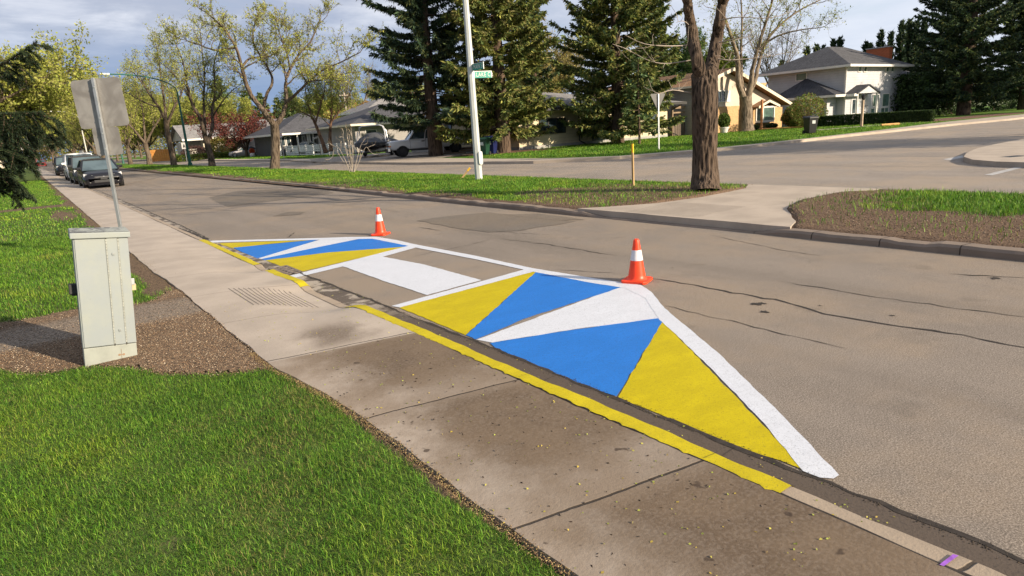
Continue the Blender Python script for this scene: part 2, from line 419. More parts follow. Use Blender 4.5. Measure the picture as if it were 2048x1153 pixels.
# ------------------------------------------------------------------ ground and roads
mb = MB(); mb.add([(-900,-300,-.08),(900,-300,-.08),(900,1500,-.08),(-900,1500,-.08)], [(0,1,2,3)])
tmat = NT('field'); _p = tmat.pos()
MAT_FIELD = tmat.finish(tmat.mix(tmat.noise(_p, .05, 5), (.07,.11,.025), (.13,.13,.05)), .95)
struct(mb.build('ground', MAT_FIELD, recalc=False))
mb = MB(); mb.add([(2.3,-40,0),(12.6,-40,0),(12.6,420,0),(2.3,420,0)], [(0,1,2,3)]); struct(mb.build('main_road', MAT_ASPHALT, recalc=False))
mb = MB(); mb.add([(12.6,-40,0),(140,-40,0),(140,420,0),(12.6,420,0)], [(0,1,2,3)]); struct(mb.build('service_road', MAT_SERVICE, recalc=False))

# pavement beside us, with a dropped-kerb ramp facing the crossing
def kerb_h(y): 
    d = float(sstep(5.55,6.15,y)*(1-sstep(7.05,7.45,y)))
    e = float(sstep(8.55,8.68,y)*(1-sstep(8.95,9.08,y)))
    base = .11-.055*float(sstep(6.6,8.4,y))
    return base*(1-d)+.016*d-.03*e
def walk_left(y):
    return 1.27-.13*float(sstep(3.2,4.8,y))-.05*float(sstep(8,10,y))+.006*sin(y*5.1)+.004*sin(y*13.7)
def walk_z(f, y): 
    h = kerb_h(y); return .11+(h-.11)*float(sstep(.35,1.0,f))+.003*sin(y*1.7)
ys = list(np.concatenate([np.arange(-4, 13, .1), np.arange(13, 60, .5), np.arange(60, 300, 6)]))
fr = [0,.1,.2,.3,.4,.5,.6,.7,.8,.9,1.]
def walk_sect(y):
    L = walk_left(y); return [(L-.005,-.05)]+[(L+(2.243-L)*f, walk_z(f, y)) for f in fr]+[(2.245,-.05)]
o = strip_y('pavement', ys, walk_sect, MAT_WALK); struct(o); o.data.polygons.foreach_set('use_smooth', [True]*len(o.data.polygons)); o.data.set_sharp_from_angle(angle=radians(45))
def kerb_sect(y, grow=0.):
    h = kerb_h(y); w = .006*sin(y*3.3)+.004*sin(y*9.7+1)+.003*sin(y*23)
    return [(2.249-grow,-.04),(2.249-grow,h-.006),(2.256-grow*.6,h+grow),(2.335+w,h+grow),(2.352+w+grow*.5,h-.012+grow*.5),(2.362+w+grow,max(.0,h-.045)),(2.368+w+grow,-.02)]
o = strip_y('kerb', ys, kerb_sect, MAT_KERB); struct(o)
def seam_x(y): return float(np.interp(y, [-5,6.3,8.6,9.9,12.2,16.5,30,300], [2.632,2.62,2.57,2.52,2.475,2.54,2.58,2.6]))
t = NT('gutter_mat'); p = t.pos(); xyz = t.sep(p); n = t.noise(p, 3.2, 5, .6, .4); f = t.noise(p, 70, 3, .7)
k = t.ramp(t.math('ADD', xyz[1], t.math('MULTIPLY', n, 2.)), 5.9, 7.2)
wet = t.mix(t.ramp(n, .44, .54), (.35,.30,.24), (.10,.078,.06))
col = t.mix(k, (.085,.064,.048), wet); col = t.mix(t.ramp(f, .5, .7, 0, .5), col, (.03,.025,.02))
MAT_GUT = t.finish(col, .8, 0, t.bump(f, .4, .006), .35)
o = strip_y('gutter', ys, lambda y: [(2.355,.004),((2.36+seam_x(y))/2,.003),(seam_x(y)+.012*sin(y*2.1)+.008*sin(y*7.3),.005)], MAT_GUT); struct(o)
mb = MB()       # broken black seam between gutter and asphalt, plus cracks in the road
def crack(pts, w, seed=0, z=.0035, jit=.02):
    r = random.Random(seed); P2 = []
    for i in range(len(pts)-1):
        a = Vector(pts[i]); b = Vector(pts[i+1]); k = max(1, int((b-a).length/.09))
        for j in range(k): P2.append(a+(b-a)*(j/k)+Vector((r.uniform(-jit,jit), r.uniform(-jit,jit))))
    P2.append(Vector(pts[-1])); vs = []; n = len(P2)
    for i, q in enumerate(P2):
        d = (P2[min(i+1,n-1)]-P2[max(i-1,0)]); d = d.normalized() if d.length > 1e-6 else Vector((0,1))
        nn = Vector((-d.y, d.x)); ww = w*r.uniform(.35,1.25)*min(1, .3+min(i, n-1-i)*.25)
        vs += [(q.x+nn.x*ww/2, q.y+nn.y*ww/2, z), (q.x-nn.x*ww/2, q.y-nn.y*ww/2, z)]
    mb.add(vs, [(2*i, 2*i+1, 2*i+3, 2*i+2) for i in range(n-1)])
PX = lambda L, z=0.: [ground(x, y, z) for x, y in L]
crack([(seam_x(y)+.004+.01*sin(y*2.1), y) for y in np.arange(.2, 5.6, .3)], .038, 1, .0065, .012)
crack([(seam_x(y), y) for y in np.arange(5.4, 8.7, .3)], .035, 2, .0065, .015)
crack([(seam_x(y), y) for y in np.arange(13.0, 60, .5)], .035, 3, .0065, .015)
for i, (L, w) in enumerate([([(1290,556),(1350,564),(1467,586),(1568,603),(1647,627),(1760,648),(1896,666),(2048,695),(2140,720)], .030), ([(1330,612),(1467,644),(1568,668),(1690,697)], .011),
        ([(1560,563),(1682,582),(1764,596),(1916,617),(2048,634),(2120,642)], .014), ([(998,477),(1100,490),(1203,507),(1234,511)], .016), ([(839,455),(880,461)], .03), ([(821,514),(873,503),(943,489),(978,479)], .013),
        ([(1113,540),(1180,543),(1241,548)], .014), ([(574,476),(589,465)], .03), ([(960,462),(1100,470)], .012), ([(650,408),(760,418),(800,424)], .012), ([(1900,549),(2048,556)], .03), ([(240,372),(330,352),(420,343)], .05),
        ([(300,360),(420,368),(560,372)], .03), ([(1420,470),(1560,500),(1640,512)], .012), ([(1180,600),(1290,612),(1330,622)], .008)]):
    crack(PX(L), w, 10+i)
crack([(2.246, y) for y in np.arange(-2, 5.7, .25)], .016, 81, .1128, .003); crack([(2.246, y) for y in np.arange(9.1, 18, .3)], .013, 82, .0578, .004)
for i, y in enumerate((1.70,3.12,4.53)): crack([(2.252,y),(2.34,y-.012)], .008, 90+i, .1172, .002)
crack(PX([(352,456),(372,462),(395,471),(416,480)]), .09, 95, .006, .03)
# joints and hairlines in gutter and kerb near the ramp
for i, y in enumerate((1.75,3.15,4.6,5.6,6.1,6.7,7.3,8.2,9.7)): crack([(2.36,y),(2.62,y+.03)], .008, 60+i, .0075, .008)
struct(mb.build('road_cracks', MAT_CRACK, recalc=False))
for i, L in enumerate([[(419,395),(430,402),(448,410),(461,414),(545,402),(620,393),(668,386),(640,377),(540,379),(470,383)], [(832,442),(900,432),(977,425),(1060,433),(1151,443),(1040,462),(977,465),(900,455)], [(546,433),(575,424),(612,424),(600,430)], [(1010,430),(1080,428),(1170,440),(1110,441)]]):
    poly_sheet('asphalt_patch', PX(L), .004+.001*i, MAT_PATCH, jitter=.05, step=.3); struct(bpy.context.scene.objects[-1]) if False else None
for o in COL.objects:
    if o.name.startswith('asphalt_patch'): struct(o)
mb = MB()
r = random.Random(5)
for (x, y, s_) in [(1513,609,.05),(1524,607,.045),(1527,624,.05),(870,500,.045),(899,507,.04),(1990,557,.06),(1345,536,.018),(1785,632,.022),(1640,612,.02)]:
    c = ground(x, y); pts = []
    for j in range(11):
        a = 2*pi*j/11; rr = s_*r.uniform(.35,1.25); pts.append((c[0]+rr*cos(a)*.8, c[1]+rr*sin(a)*.9, .0045))
    mb.add(pts, [tuple(range(11))])
struct(mb.build('road_pits', MAT_CRACK, recalc=False))
# pressed grooves in the two kerb ramps
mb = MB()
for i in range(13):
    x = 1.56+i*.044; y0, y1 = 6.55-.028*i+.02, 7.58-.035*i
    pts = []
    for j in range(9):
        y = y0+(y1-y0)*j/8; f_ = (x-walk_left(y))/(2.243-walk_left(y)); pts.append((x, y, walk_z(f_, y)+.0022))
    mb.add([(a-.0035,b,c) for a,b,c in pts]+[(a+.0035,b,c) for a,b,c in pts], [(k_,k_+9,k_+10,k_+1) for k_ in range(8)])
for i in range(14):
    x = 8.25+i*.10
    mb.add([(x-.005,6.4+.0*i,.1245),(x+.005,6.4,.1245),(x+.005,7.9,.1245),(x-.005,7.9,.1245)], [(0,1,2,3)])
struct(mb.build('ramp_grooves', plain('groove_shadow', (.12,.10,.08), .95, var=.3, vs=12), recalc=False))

# ------------------------------------------------------------------ the lawn on our side, gravel bed
def gravel_front(x): return 5.62-1.02*np.asarray(x)+.10*np.sin(np.asarray(x)*7)
def gravel_amt(x, y):
    w = (fnoise(np.asarray(x)*3, np.asarray(y)*3, 4)-.5)*.5
    back = 8.05-.3*sstep(.2,.8,x)+.5*sstep(.75,1.05,x)
    return sstep(-.12,.08, y-gravel_front(x)+w*.5)*(1-sstep(-.15,.15, y-back+w))
def bare_left(x, y):
    w = (fnoise(np.asarray(x)*1.7, np.asarray(y)*1.7, 9)-.5)
    strip = sstep(.72,1.0, np.asarray(x)+w*.45)*sstep(7.5,8.4,y)*.95+sstep(1.19,1.28,np.asarray(x)+w*.12+.12*sstep(3.2,4.8,y))
    path2 = (1-sstep(.5,.9,np.abs(np.asarray(y)-26.4+w)))
    scuff = (1-sstep(.2,.9,np.hypot((np.asarray(x)-.55)/.5,(np.asarray(y)-22)/3.6)+w*.8))
    worn = .40*(1-sstep(.05,.40,np.hypot(np.asarray(x)-.75,np.asarray(y)-3.25)+w*.35))+.5*(1-sstep(.02,.14,np.hypot(np.asarray(x)-.18,np.asarray(y)-2.72)))
    return np.clip(np.maximum.reduce([strip, path2*.9, scuff*.85, worn, gravel_amt(x,y)*.9]),0,1)
def zleft(x, y): return .098+.012*(fnoise(np.asarray(x)*.9,np.asarray(y)*.9,2)-.5)-.012*sstep(1.12,1.3,x)-.0*y
xs = np.concatenate([[-300,-120,-60,-30,-18,-12,-9,-7,-5.5,-4.5], np.arange(-4,-.6,.25), np.arange(-.6,1.3,.05)])
ysl = np.concatenate([np.arange(-3,9.5,.08), np.arange(9.5,30,.3), np.arange(30,80,2), [90,110,140,180,240,320,450]])
turf_grid('lawn', xs, ysl, zleft, bare_left, MAT_TURF)
t = NT('gravel'); p = t.pos(); xyz = t.sep(p); n = t.noise(p, 2.5, 5, .6); v = t.voro(p, 75); f = t.noise(p, 110, 2, .6)
path = t.math('MULTIPLY', t.ramp(t.math('ADD', xyz[1], t.math('MULTIPLY', n, .4)), 6.75, 7.0), t.ramp(t.math('ADD', xyz[1], t.math('MULTIPLY', n, .5)), 7.95, 7.65))
col = t.mix(t.ramp(f, .3, .7), (.05,.033,.021), (.27,.18,.11)); col = t.mix(t.math('MULTIPLY', path, .55), col, (.27,.235,.195))
col = t.mix(t.ramp(v.outputs['Distance'], .45, .75, 0, .8), col, (.035,.026,.018))
MAT_GRAVEL = t.finish(col, .95, 0, t.bump(v.outputs['Distance'], -.9, .02), .2)
gx = np.arange(-3.5, 1.16, .06); gy = np.arange(4.2, 8.9, .06); GX, GY = np.meshgrid(gx, gy); ga = gravel_amt(GX, GY)*(GX < np.vectorize(walk_left)(GY)-.0)
idx = -np.ones(GX.shape, dtype=int); keep = ga > .45; cells = keep[:-1,:-1]&keep[1:,:-1]&keep[:-1,1:]&keep[1:,1:]
i = np.arange(GX.size).reshape(GX.shape)
F = np.stack([i[:-1,:-1][cells], i[:-1,1:][cells], i[1:,1:][cells], i[1:,:-1][cells]], 1)
o = npmesh('gravel_bed', np.stack([GX.ravel(), GY.ravel(), (zleft(GX,GY)+.004+.010*fnoise(GX*2,GY*2,8)).ravel()],1), [F], MAT_GRAVEL, smooth=True); struct(o)

# ------------------------------------------------------------------ median strip
def med_near(y): return 8.05+.25*sstep(14,26,y)+.0*y
def bare_med(x, y):
    x = np.asarray(x); y = np.asarray(y); w = (fnoise(x*1.3, y*1.3, 21)-.5)
    edge = 1-sstep(.25,1.1, x-med_near(y)+w*1.5)
    tree = .82*(1-sstep(.6,1.25, np.hypot((x-10.4)/2.4,(y-9.6)/3.2)+w*1.1))
    south = (1-sstep(9.8,11.2, x+w*1.6))*(1-sstep(5.2,6.2,y))
    south2 = sstep(4.0,5.4,y+w*1.5)*(1-sstep(6.2,6.6,y))
    mid = .65*(1-sstep(.5,1.1,np.hypot((x-9.3)/1.4,(y-23)/3.)+w))
    return np.clip(np.maximum.reduce([edge*.9, tree, south, south2, mid]),0,1)
def in_path(x, y):
    hi = np.interp(x, [8.1,8.6,9.3,10.4,12,12.7], [9.0,8.6,8.15,7.95,8.05,8.45]); lo = np.interp(x, [8.1,8.6,9.7,10.6,12.2,12.7], [4.75,4.95,5.75,6.02,5.95,5.6])
    return sstep(-.04,.10, np.asarray(y)-lo)*(1-sstep(-.10,.04, np.asarray(y)-hi))
def zmed(x, y): return .112-.06*(1-sstep(.08,.22,np.asarray(x)-med_near(y)))-.07*in_path(x,y)*1.6+(1-in_path(x,y))*(.05*sstep(0,1.6,np.asarray(x)-8.2)*(1-sstep(11.4,12.6,x))+.02*(fnoise(np.asarray(x)*1.1,np.asarray(y)*1.1,5)-.5))
xm = np.concatenate([[8.10,8.16,8.2,8.24,8.28], np.arange(8.34,12.6,.12), [12.66]])
def med_piece(y0, y1): 
    yy = np.concatenate([np.arange(y0, 2, .5), np.arange(2, 10, .08), np.arange(10, min(y1,34), .15), np.arange(34, y1, 2.)]) if y1 > 34 else np.arange(y0, y1+.01, .15)
    xs_ = xm if y1 < 34 else xm
    return turf_grid('median_strip', xs_, yy, zmed, bare_med, MAT_TURF2)
med_piece(-30, 300)
pav = [(8.12,4.75),(8.6,4.95),(9.7,5.75),(10.6,6.02),(12.2,5.95),(12.7,5.6),(12.7,8.45),(12.0,8.05),(10.4,7.95),(9.3,8.15),(8.6,8.6),(8.12,9.0)]
o = poly_sheet('median_path', pav, .121, MAT_CONC, th=.15, jitter=.02, step=.3); struct(o)
def mk_h(y): return .10-.084*float(sstep(8.7,8.0,y) if False else sstep(4.6,5.4,y)*(1-sstep(8.1,9.1,y)))
r2 = random.Random(9); chip = {}
def mk_sect(y):
    k = int(y/.42); 
    if k not in chip: chip[k] = (r2.uniform(-.025,.008), r2.uniform(-.035,.03))
    c, d = chip[k]; h = max(.012, mk_h(y)+c*(1 if mk_h(y) > .09 else 0)); x0 = float(med_near(y))
    return [(x0-.06+d*.4,-.02),(x0-.05+d*.5,h-.03),(x0-.02+d*.5,h),(x0+.14+d*.3,h+.004),(x0+.17,h-.03),(x0+.19,-.02)]
ysk = np.concatenate([np.arange(-30,34,.14), np.arange(34,300,2)])
struct(strip_y('median_kerb', list(ysk), mk_sect, MAT_MKERB))
struct(strip_y('median_kerb', list(np.concatenate([np.arange(-30,5.4,.5), [5.7]])), lambda y: [(12.62,-.02),(12.62,.12),(12.78,.12),(12.80,-.02)], MAT_MKERB))
struct(strip_y('median_kerb', list(np.concatenate([[8.4], np.arange(9,34,.5), np.arange(34,300,4)])), lambda y: [(12.62,-.02),(12.62,.12),(12.78,.12),(12.80,-.02)], MAT_MKERB))

# ------------------------------------------------------------------ far side: pavements, verges, drives
edge = PX([(824,329.5),(963,328.5),(1067,327.5),(1154,323),(1240,318.5),(1298,314),(1386,307.5),(1504,296),(1620,282.5),(1708,272.5),(1777,265.5),(1847,258),(1916,250.5),(2020,241)])+[(75,15.9),(140,15)]
inner = PX([(890,316),(997,317.5),(1101,316.5),(1171,314.5),(1240,311.5),(1386,299.5),(1437,295),(1530,285.5),(1620,276),(1700,266.8),(1760,260),(1850,248.5),(1900,242.8)], .125)+[(75,18),(140,17.5)]
out = [(19.4,300),(19.3,60),(17.7,48)]+edge+inner[::-1]+[(20.2,52),(20.8,60),(20.9,300)]
o = poly_sheet('far_pavement', out, .125, MAT_CONC, th=.2, jitter=.015, step=.6); struct(o)
lawn2 = inner+[(140,300),(20.9,300),(20.8,60),(20.2,52)]
mb = MB(); mb.prism([(a+.02,b) for a,b in lawn2], -.05, .122); tmp = mb.build('tmp_lawn', MAT_TURF2)
bm = bmesh.new(); bm.from_mesh(tmp.data); bmesh.ops.triangulate(bm, faces=bm.faces); bm.to_mesh(tmp.data); bm.free(); tmp.name = 'far_lawn'; struct(tmp)
drv = [(17.75,39.2),(21.0,36.0),(28.0,36.0),(28.0,58),(20.5,58),(17.8,50)]
o = poly_sheet('driveway', drv, .131, m_concrete('driveway_concrete', (.24,.205,.17)), th=.02, jitter=.03, step=.8); struct(o)
t = NT('mulch'); p = t.pos(); f = t.noise(p, 14, 5, .7)
MAT_MULCH = t.finish(t.mix(t.ramp(f, .3, .7), (.05,.028,.018), (.19,.095,.055)), .95, 0, t.bump(f, .8, .04))
o = poly_sheet('mulch_bed', [(22.0,36.6),(24.2,34.5),(27.0,33.0),(29.2,33.4),(28.6,36.6),(24.5,37.4)], .136, MAT_MULCH, th=.03, jitter=.12, step=.5); struct(o)
o = poly_sheet('mulch_bed', [(54.5,21.2),(60,20.3),(72,19.4),(73,22.5),(60,24.6),(54,24.0)], .134, MAT_MULCH, th=.03, jitter=.15, step=.6); struct(o)
o = poly_sheet('garden_path', [(45.5,24.6),(56.0,22.3),(56.6,23.2),(46.6,25.6)], .136, MAT_CONC, th=.03); struct(o)
cor = [(18.6,-30),(18.6,4.9),(18.9,5.8),(19.5,6.5),(20.5,7.05),(22,7.5),(24,7.9),(26,8.05),(60,8.6),(140,9.0),(140,-30)]
o = poly_sheet('corner_pavement', cor, .125, MAT_CONC, th=.18); struct(o)
mb = MB(); mb.prism([(21.6,-30),(21.6,1.5),(23.6,4.3),(28.4,5.2),(140,6.6),(140,-30)], .02, .14); o = mb.build('corner_lawn', MAT_TURF2); struct(o)
for o in COL.objects:
    if o.name.startswith(('corner_lawn','far_lawn')):
        a = o.data.color_attributes.new('tint', 'FLOAT_COLOR', 'POINT')
        a.data.foreach_set('color', [0.05]*(4*len(o.data.vertices)))
# faint remains of old road markings by the corner
for i, L in enumerate([[(1968,350),(2048,331),(2048,335),(1985,351)], [(1885,319),(1925,311),(1930,315),(1900,321)]]):
    o = poly_sheet('worn_road_marking', PX(L), .005, plain('worn_marking', (.34,.33,.32), .8, var=.2, vs=6), jitter=.02, step=.3); struct(o)
# ------------------------------------------------------------------ painted kerb extension (the mural)
mural = empty('street_mural', (2.66,1.3,0), 'blue, yellow and white painted kerb extension of triangles laid on the asphalt beside the ramp', 'road mural')
def panel(name, pxs, mat, z, jit=.006):
    pts = [(a-2.66, b-1.3) for a, b in PX(pxs)]
    return poly_sheet(name, pts, z, mat, mural, jitter=jit, step=.07)
panel('yellow_panel', [(1614,944),(1560,922),(1497,902),(1400,864),(1318,829),(1264,808),(1236,795),(1323,645),(1335,652)], MAT_YELLOW, .0044)
panel('blue_panel', [(1233,794),(1150,765),(1064,730),(990,696),(980,687),(1150,660),(1321,637),(1325,644)], MAT_BLUE, .0048)
panel('white_panel', [(953,680),(985,686),(1150,659),(1319,638),(1300,598),(1244,573)], MAT_WHITE, .0041)
panel('blue_panel', [(932,671),(951,680),(1050,638),(1244,575),(1073,544)], MAT_BLUE, .0048)
panel('yellow_panel', [(797,615),(860,641),(931,671),(1075,543),(1056,546)], MAT_YELLOW, .0044)
panel('white_border', [(783,613),(800,616),(1064,545),(1073,541),(1048,540)], MAT_WHITE, .0061, .004)
panel('white_border', [(1606,944),(1640,957),(1667,959),(1678,952),(1560,828),(1440,710),(1330,618),(1303,585),(1282,571),(1180,556),(1065,537),(950,512),(829,489),(795,481),(752,474),(700,474.5),(640,476.5),(500,480),(418,482),(425,485.5),(500,483.5),(640,480),(745,478),(800,489),(838,497),(960,521),(1066,544),(1180,566),(1250,577),(1290,597),(1318,640),(1345,664),(1430,746),(1530,850)], MAT_WHITE, .0055, .004)
panel('zebra_bar', [(677,530),(756,512),(850,530),(963,561),(854,591),(760,560)], MAT_WHITE, .0051)
panel('white_border', [(580,552),(592,556),(760,516),(838,494),(822,491),(740,512)], MAT_WHITE, .0061, .004)
panel('yellow_panel', [(527,520),(550,528),(594,546),(700,521),(816,495),(805,494),(640,506)], MAT_YELLOW, .0044)
panel('blue_panel', [(520,519),(530,521),(660,505),(823,493),(734,475.5),(640,494)], MAT_BLUE, .0048)
panel('white_panel', [(513,517),(521,520),(620,498),(724,477),(646,478)], MAT_WHITE, .0041)
panel('blue_panel', [(466,496),(490,507),(514,518),(560,504),(640,479)], MAT_BLUE, .0048)
panel('yellow_panel', [(432,487),(440,489),(466,497),(540,488),(622,480.5)], MAT_YELLOW, .0044)

# yellow paint along the kerb, three runs
def kerb_paint(y0, y1, label, seed):
    r = random.Random(seed); ys_ = np.arange(y0, y1+.001, .035); mb = MB(); n = len(ys_)
    for i, y in enumerate(ys_):
        s = kerb_sect(y, .0035); lap = r.uniform(-.004,.006)+(.012 if r.random() < .12 else 0); y2 = y+(r.uniform(-.012,.012) if 0 < i < n-1 else 0)
        end = .0 if 0 < i < n-1 else .01
        s = [(2.243-lap, .1135-(.11-kerb_h(y))),(2.254,s[2][1]+.001),(s[3][0],s[3][1]+.001),(s[4][0]+.001,s[4][1]+.001),(s[5][0]+.0025,s[5][1]+r.uniform(-.03,.0))]
        mb.v += [(x, y2, z) for x, z in s]
    mb.f = [(i*5+j,(i+1)*5+j,(i+1)*5+j+1,i*5+j+1) for i in range(n-1) for j in range(4)]; mb.m = [0]*len(mb.f)
    return tag(mb.build('kerb_paint', MAT_KYEL), label, 'kerb paint', 'yellow runs of paint along the kerb')
kerb_paint(1.31, 5.98, 'long yellow kerb paint running from the near bare kerb stone up to the ramp', 1)
kerb_paint(7.22, 8.55, 'short yellow kerb paint just past the ramp, beside the drain grate', 2)
kerb_paint(9.1, 12.6, 'yellow kerb paint at the far tip of the painted triangles', 3)
mb = MB(); a = .74
mb.v += [(*ground(x_,y_,.1165),.1165) for x_,y_ in ((1879,1129),(1888,1132),(1917,1111),(1906,1108))]; mb.f = [(0,1,2,3)]; mb.m = [0]
tag(mb.build('paint_mark', plain('purple_paint', (.30,.10,.50), .7, var=.3, vs=30)), 'small purple survey dash sprayed on the bare kerb stone', 'paint mark')
# storm grate in the gutter
g = empty('drain_grate', (2.5,8.55,.004), 'rusty iron drain grate set in the gutter next to yellow kerb', 'drain')
mb = MB(); mb.box(-.13,-.30,0,.12,.30,.008); mb.build('pit', MAT_BLACK, g)
mb = MB()
for i in range(6): y = -.30+i*.118; mb.box(-.13,y,.006,.12,y+.05,.016)
for x in (-.13,-.02,.09): mb.box(x,-.30,.005,x+.035,.34,.0155)
mb.build('bars', plain('rusty_iron', (.16,.13,.11), .8, .3, var=.35, vs=20), g)

# ------------------------------------------------------------------ utility cabinet
MAT_CAB = None
t = NT('cabinet_paint'); p = t.obj(); n = t.noise(p, 5, 5, .6); n2 = t.noise(p, 3, 2); n3 = t.noise(p, 90, 2)
col = t.mix(t.ramp(n, .35, .7), (.225,.25,.255), (.25,.27,.25)); col = t.mix(t.ramp(n2, .5, .7, 0, .6), col, (.23,.255,.285)); col = t.mix(t.ramp(n3, .68, .74, 0, .5), col, (.2,.19,.15))
MAT_CAB = t.finish(col, .5, 0, t.bump(n3, .08, .004), .4)
t = NT('cabinet_lid_paint'); p = t.obj(); n = t.noise(p, 9, 6, .7, 1.)
MAT_LID = t.finish(t.mix(t.ramp(n, .45, .56), (.30,.315,.28), (.11,.11,.11)), .6)
MAT_CABLOW = plain('cabinet_plinth_paint', (.25,.265,.235), .55, var=.1, vs=6)
C = empty('utility_cabinet', (.245,5.80,.07), 'pale green metal utility pedestal leaning on the gravel beside the lawn', 'utility cabinet', rot=(radians(-1.5), radians(6.2), radians(-1)))
W, Dp, Hh = .352, .27, 1.03
mb = MB(); mb.box(-W/2,-Dp/2,.155,W/2,Dp/2,Hh-.05); mb.build('body', MAT_CAB, C, bevel=.006)
mb = MB(); mb.box(-W/2+.002,-Dp/2-.002,-.12,W/2-.002,Dp/2,.153); mb.build('plinth', MAT_CABLOW, C, bevel=.005)
mb = MB(); mb.box(-W/2-.016,-Dp/2-.022,Hh-.05,W/2+.016,Dp/2+.02,Hh+.002)
mb.v[4:8] = [(-W/2-.016,-Dp/2-.022,Hh-.006),(W/2+.016,-Dp/2-.022,Hh-.006),(W/2+.016,Dp/2+.02,Hh+.012),(-W/2-.016,Dp/2+.02,Hh+.012)]
mb.build('lid', [MAT_CAB], C, bevel=.006)
mb = MB(); mb.add([(-W/2-.010,-Dp/2-.016,Hh-.0035),(W/2+.010,-Dp/2-.016,Hh-.0035),(W/2+.010,Dp/2+.015,Hh+.0135),(-W/2-.010,Dp/2+.015,Hh+.0135)], [(0,1,2,3)]); mb.build('lid_weathering', MAT_LID, C, recalc=False)
yf = -Dp/2
mb = MB(); mb.box(-W/2+.010,yf-.007,.16,.028,yf,Hh-.055); mb.build('door', MAT_CAB, C, bevel=.003)
mb = MB(); mb.box(.034,yf-.010,.158,.104,yf,Hh-.053); mb.build('centre_strip', MAT_CAB, C, bevel=.003)
mb = MB(); mb.box(.112,yf-.007,.16,W/2-.006,yf,Hh-.055); mb.build('door', MAT_CAB, C, bevel=.003)
for x in (.031,.108):
    mb = MB(); k = 0
    for i in range(38):
        z = .17+i*.0212; mb.box(x-.0045,yf-.013,z,x+.0045,yf+.001,z+.0185)
    mb.build('hinge', plain('hinge_metal', (.29,.30,.27), .5, .2, var=.2, vs=40), C)
mb = MB(); mb.box(.028,yf-.004,.15,.0335,yf+.004,Hh-.05); mb.box(.1045,yf-.004,.15,.1115,yf+.004,Hh-.05); mb.build('seam', plain('seam_dirt', (.05,.045,.04), .9), C)
for z in (.27,.86):
    mb = MB(); mb.tube([(.072,yf-.009,z),(.072,yf-.0155,z)], .0125, 16); b_ = mb.build('bolt', MAT_CAB, C, bevel=.002)
    mb = MB(); mb.tube([(.072,yf-.0150,z),(.072,yf-.0175,z)], .005, 8); mb.build('pin', plain('pin_metal', (.3,.3,.28), .4, .6), b_)
mb = MB(); mb.tube([(.055,yf-.0044,.075),(.055,yf-.003,.075)], .009, 8); mb.tube([(.083,yf-.0044,.075),(.083,yf-.003,.075)], .009, 8); mb.box(.05,yf-.005,.073,.088,yf-.0025,.077); mb.box(.0675,yf-.005,.04,.0695,yf-.0025,.12)
mb.build('rust_mark', plain('rust', (.20,.13,.08), .9, var=.3), C)
def padlock(sx, dark):
    mb = MB(); mb.box(-.014,-.018,-.03,.014,.018,.02); mb.tube([(0,-.012,.02),(0,-.012,.035),(0,0,.044),(0,.012,.035),(0,.012,.02)], .004, 6)
    o = mb.build('padlock', plain('padlock_dark', (.03,.03,.03), .5) if dark else plain('padlock_brass', (.5,.42,.25), .4, .6), C, bevel=.003); o.location = (sx,-.02,.585); return o
padlock(-W/2-.03, True); padlock(W/2+.022, False)
mb = MB(); mb.box(-W/2-.05,-.05,.56,-W/2+.004,.02,.635); mb.box(-W/2-.035,-.04,.545,-W/2+.004,.01,.56); mb.build('hasp_cover', plain('hasp_black', (.025,.025,.024), .7, var=.4), C, bevel=.006)
mb = MB(); mb.box(W/2-.002,-.045,.60,W/2+.028,-.03,.65); mb.box(W/2-.002,-.03,.62,W/2+.014,.03,.64); mb.build('hasp', MAT_GALV, C, bevel=.002)

# ------------------------------------------------------------------ traffic cones
MAT_CONE = plain('cone_orange', (.85,.055,.012), .42, var=.12, vs=7, coat=.1); MAT_COLLAR = plain('cone_collar', (.62,.60,.60), .35, var=.06, vs=12)
def cone_parts(root, H):
    k = H/.46
    mb = MB(); s = .138
    mb.prism([(-s+.03,-s),(s-.03,-s),(s,-s+.03),(s,s-.03),(s-.03,s),(-s+.03,s),(-s,s-.03),(-s,-s+.03)], .004, .03)
    for a, b in ((-1,-1),(1,-1),(1,1),(-1,1)): mb.box(a*.10-.025,b*.10-.025,0,a*.10+.025,b*.10+.025,.006)
    mb.build('base', MAT_CONE, root, bevel=.006)
    rr = lambda z: .100+(.028-.100)*(z/H)
    prof = [(.112,.029),(.104,.036),(rr(.05),.05)]+[(rr(z),z) for z in np.linspace(.08*k,H-.02,12)]+[(.027,H-.008),(.020,H),(.012,H),(.011,H-.02)]
    mb = MB(); mb.lathe(prof, 28); mb.build('body', MAT_CONE, root, smooth=True)
    z0, z1 = .235*k, .345*k
    mb = MB(); mb.lathe([(rr(z0)+.0005,z0),(rr(z0)+.003,z0+.002),(rr(z1)+.003,z1-.002),(rr(z1)+.0005,z1)], 28); mb.build('collar', MAT_COLLAR, root, smooth=True)
c1 = ground(1274, 563); c2 = ground(761.5, 469.5)
e = empty('traffic_cone', (c1[0],c1[1],.0), 'bright orange traffic cone nearest the camera, at the widest corner of the painted triangles', 'traffic cone', 'cones guarding the fresh paint', rz=radians(24)); cone_parts(e, .455)
e = empty('traffic_cone', (c2[0],c2[1],.0), 'small orange traffic cone at the far white edge of the paint, nearest the parked cars', 'traffic cone', 'cones guarding the fresh paint', rz=radians(40)); cone_parts(e, .475)

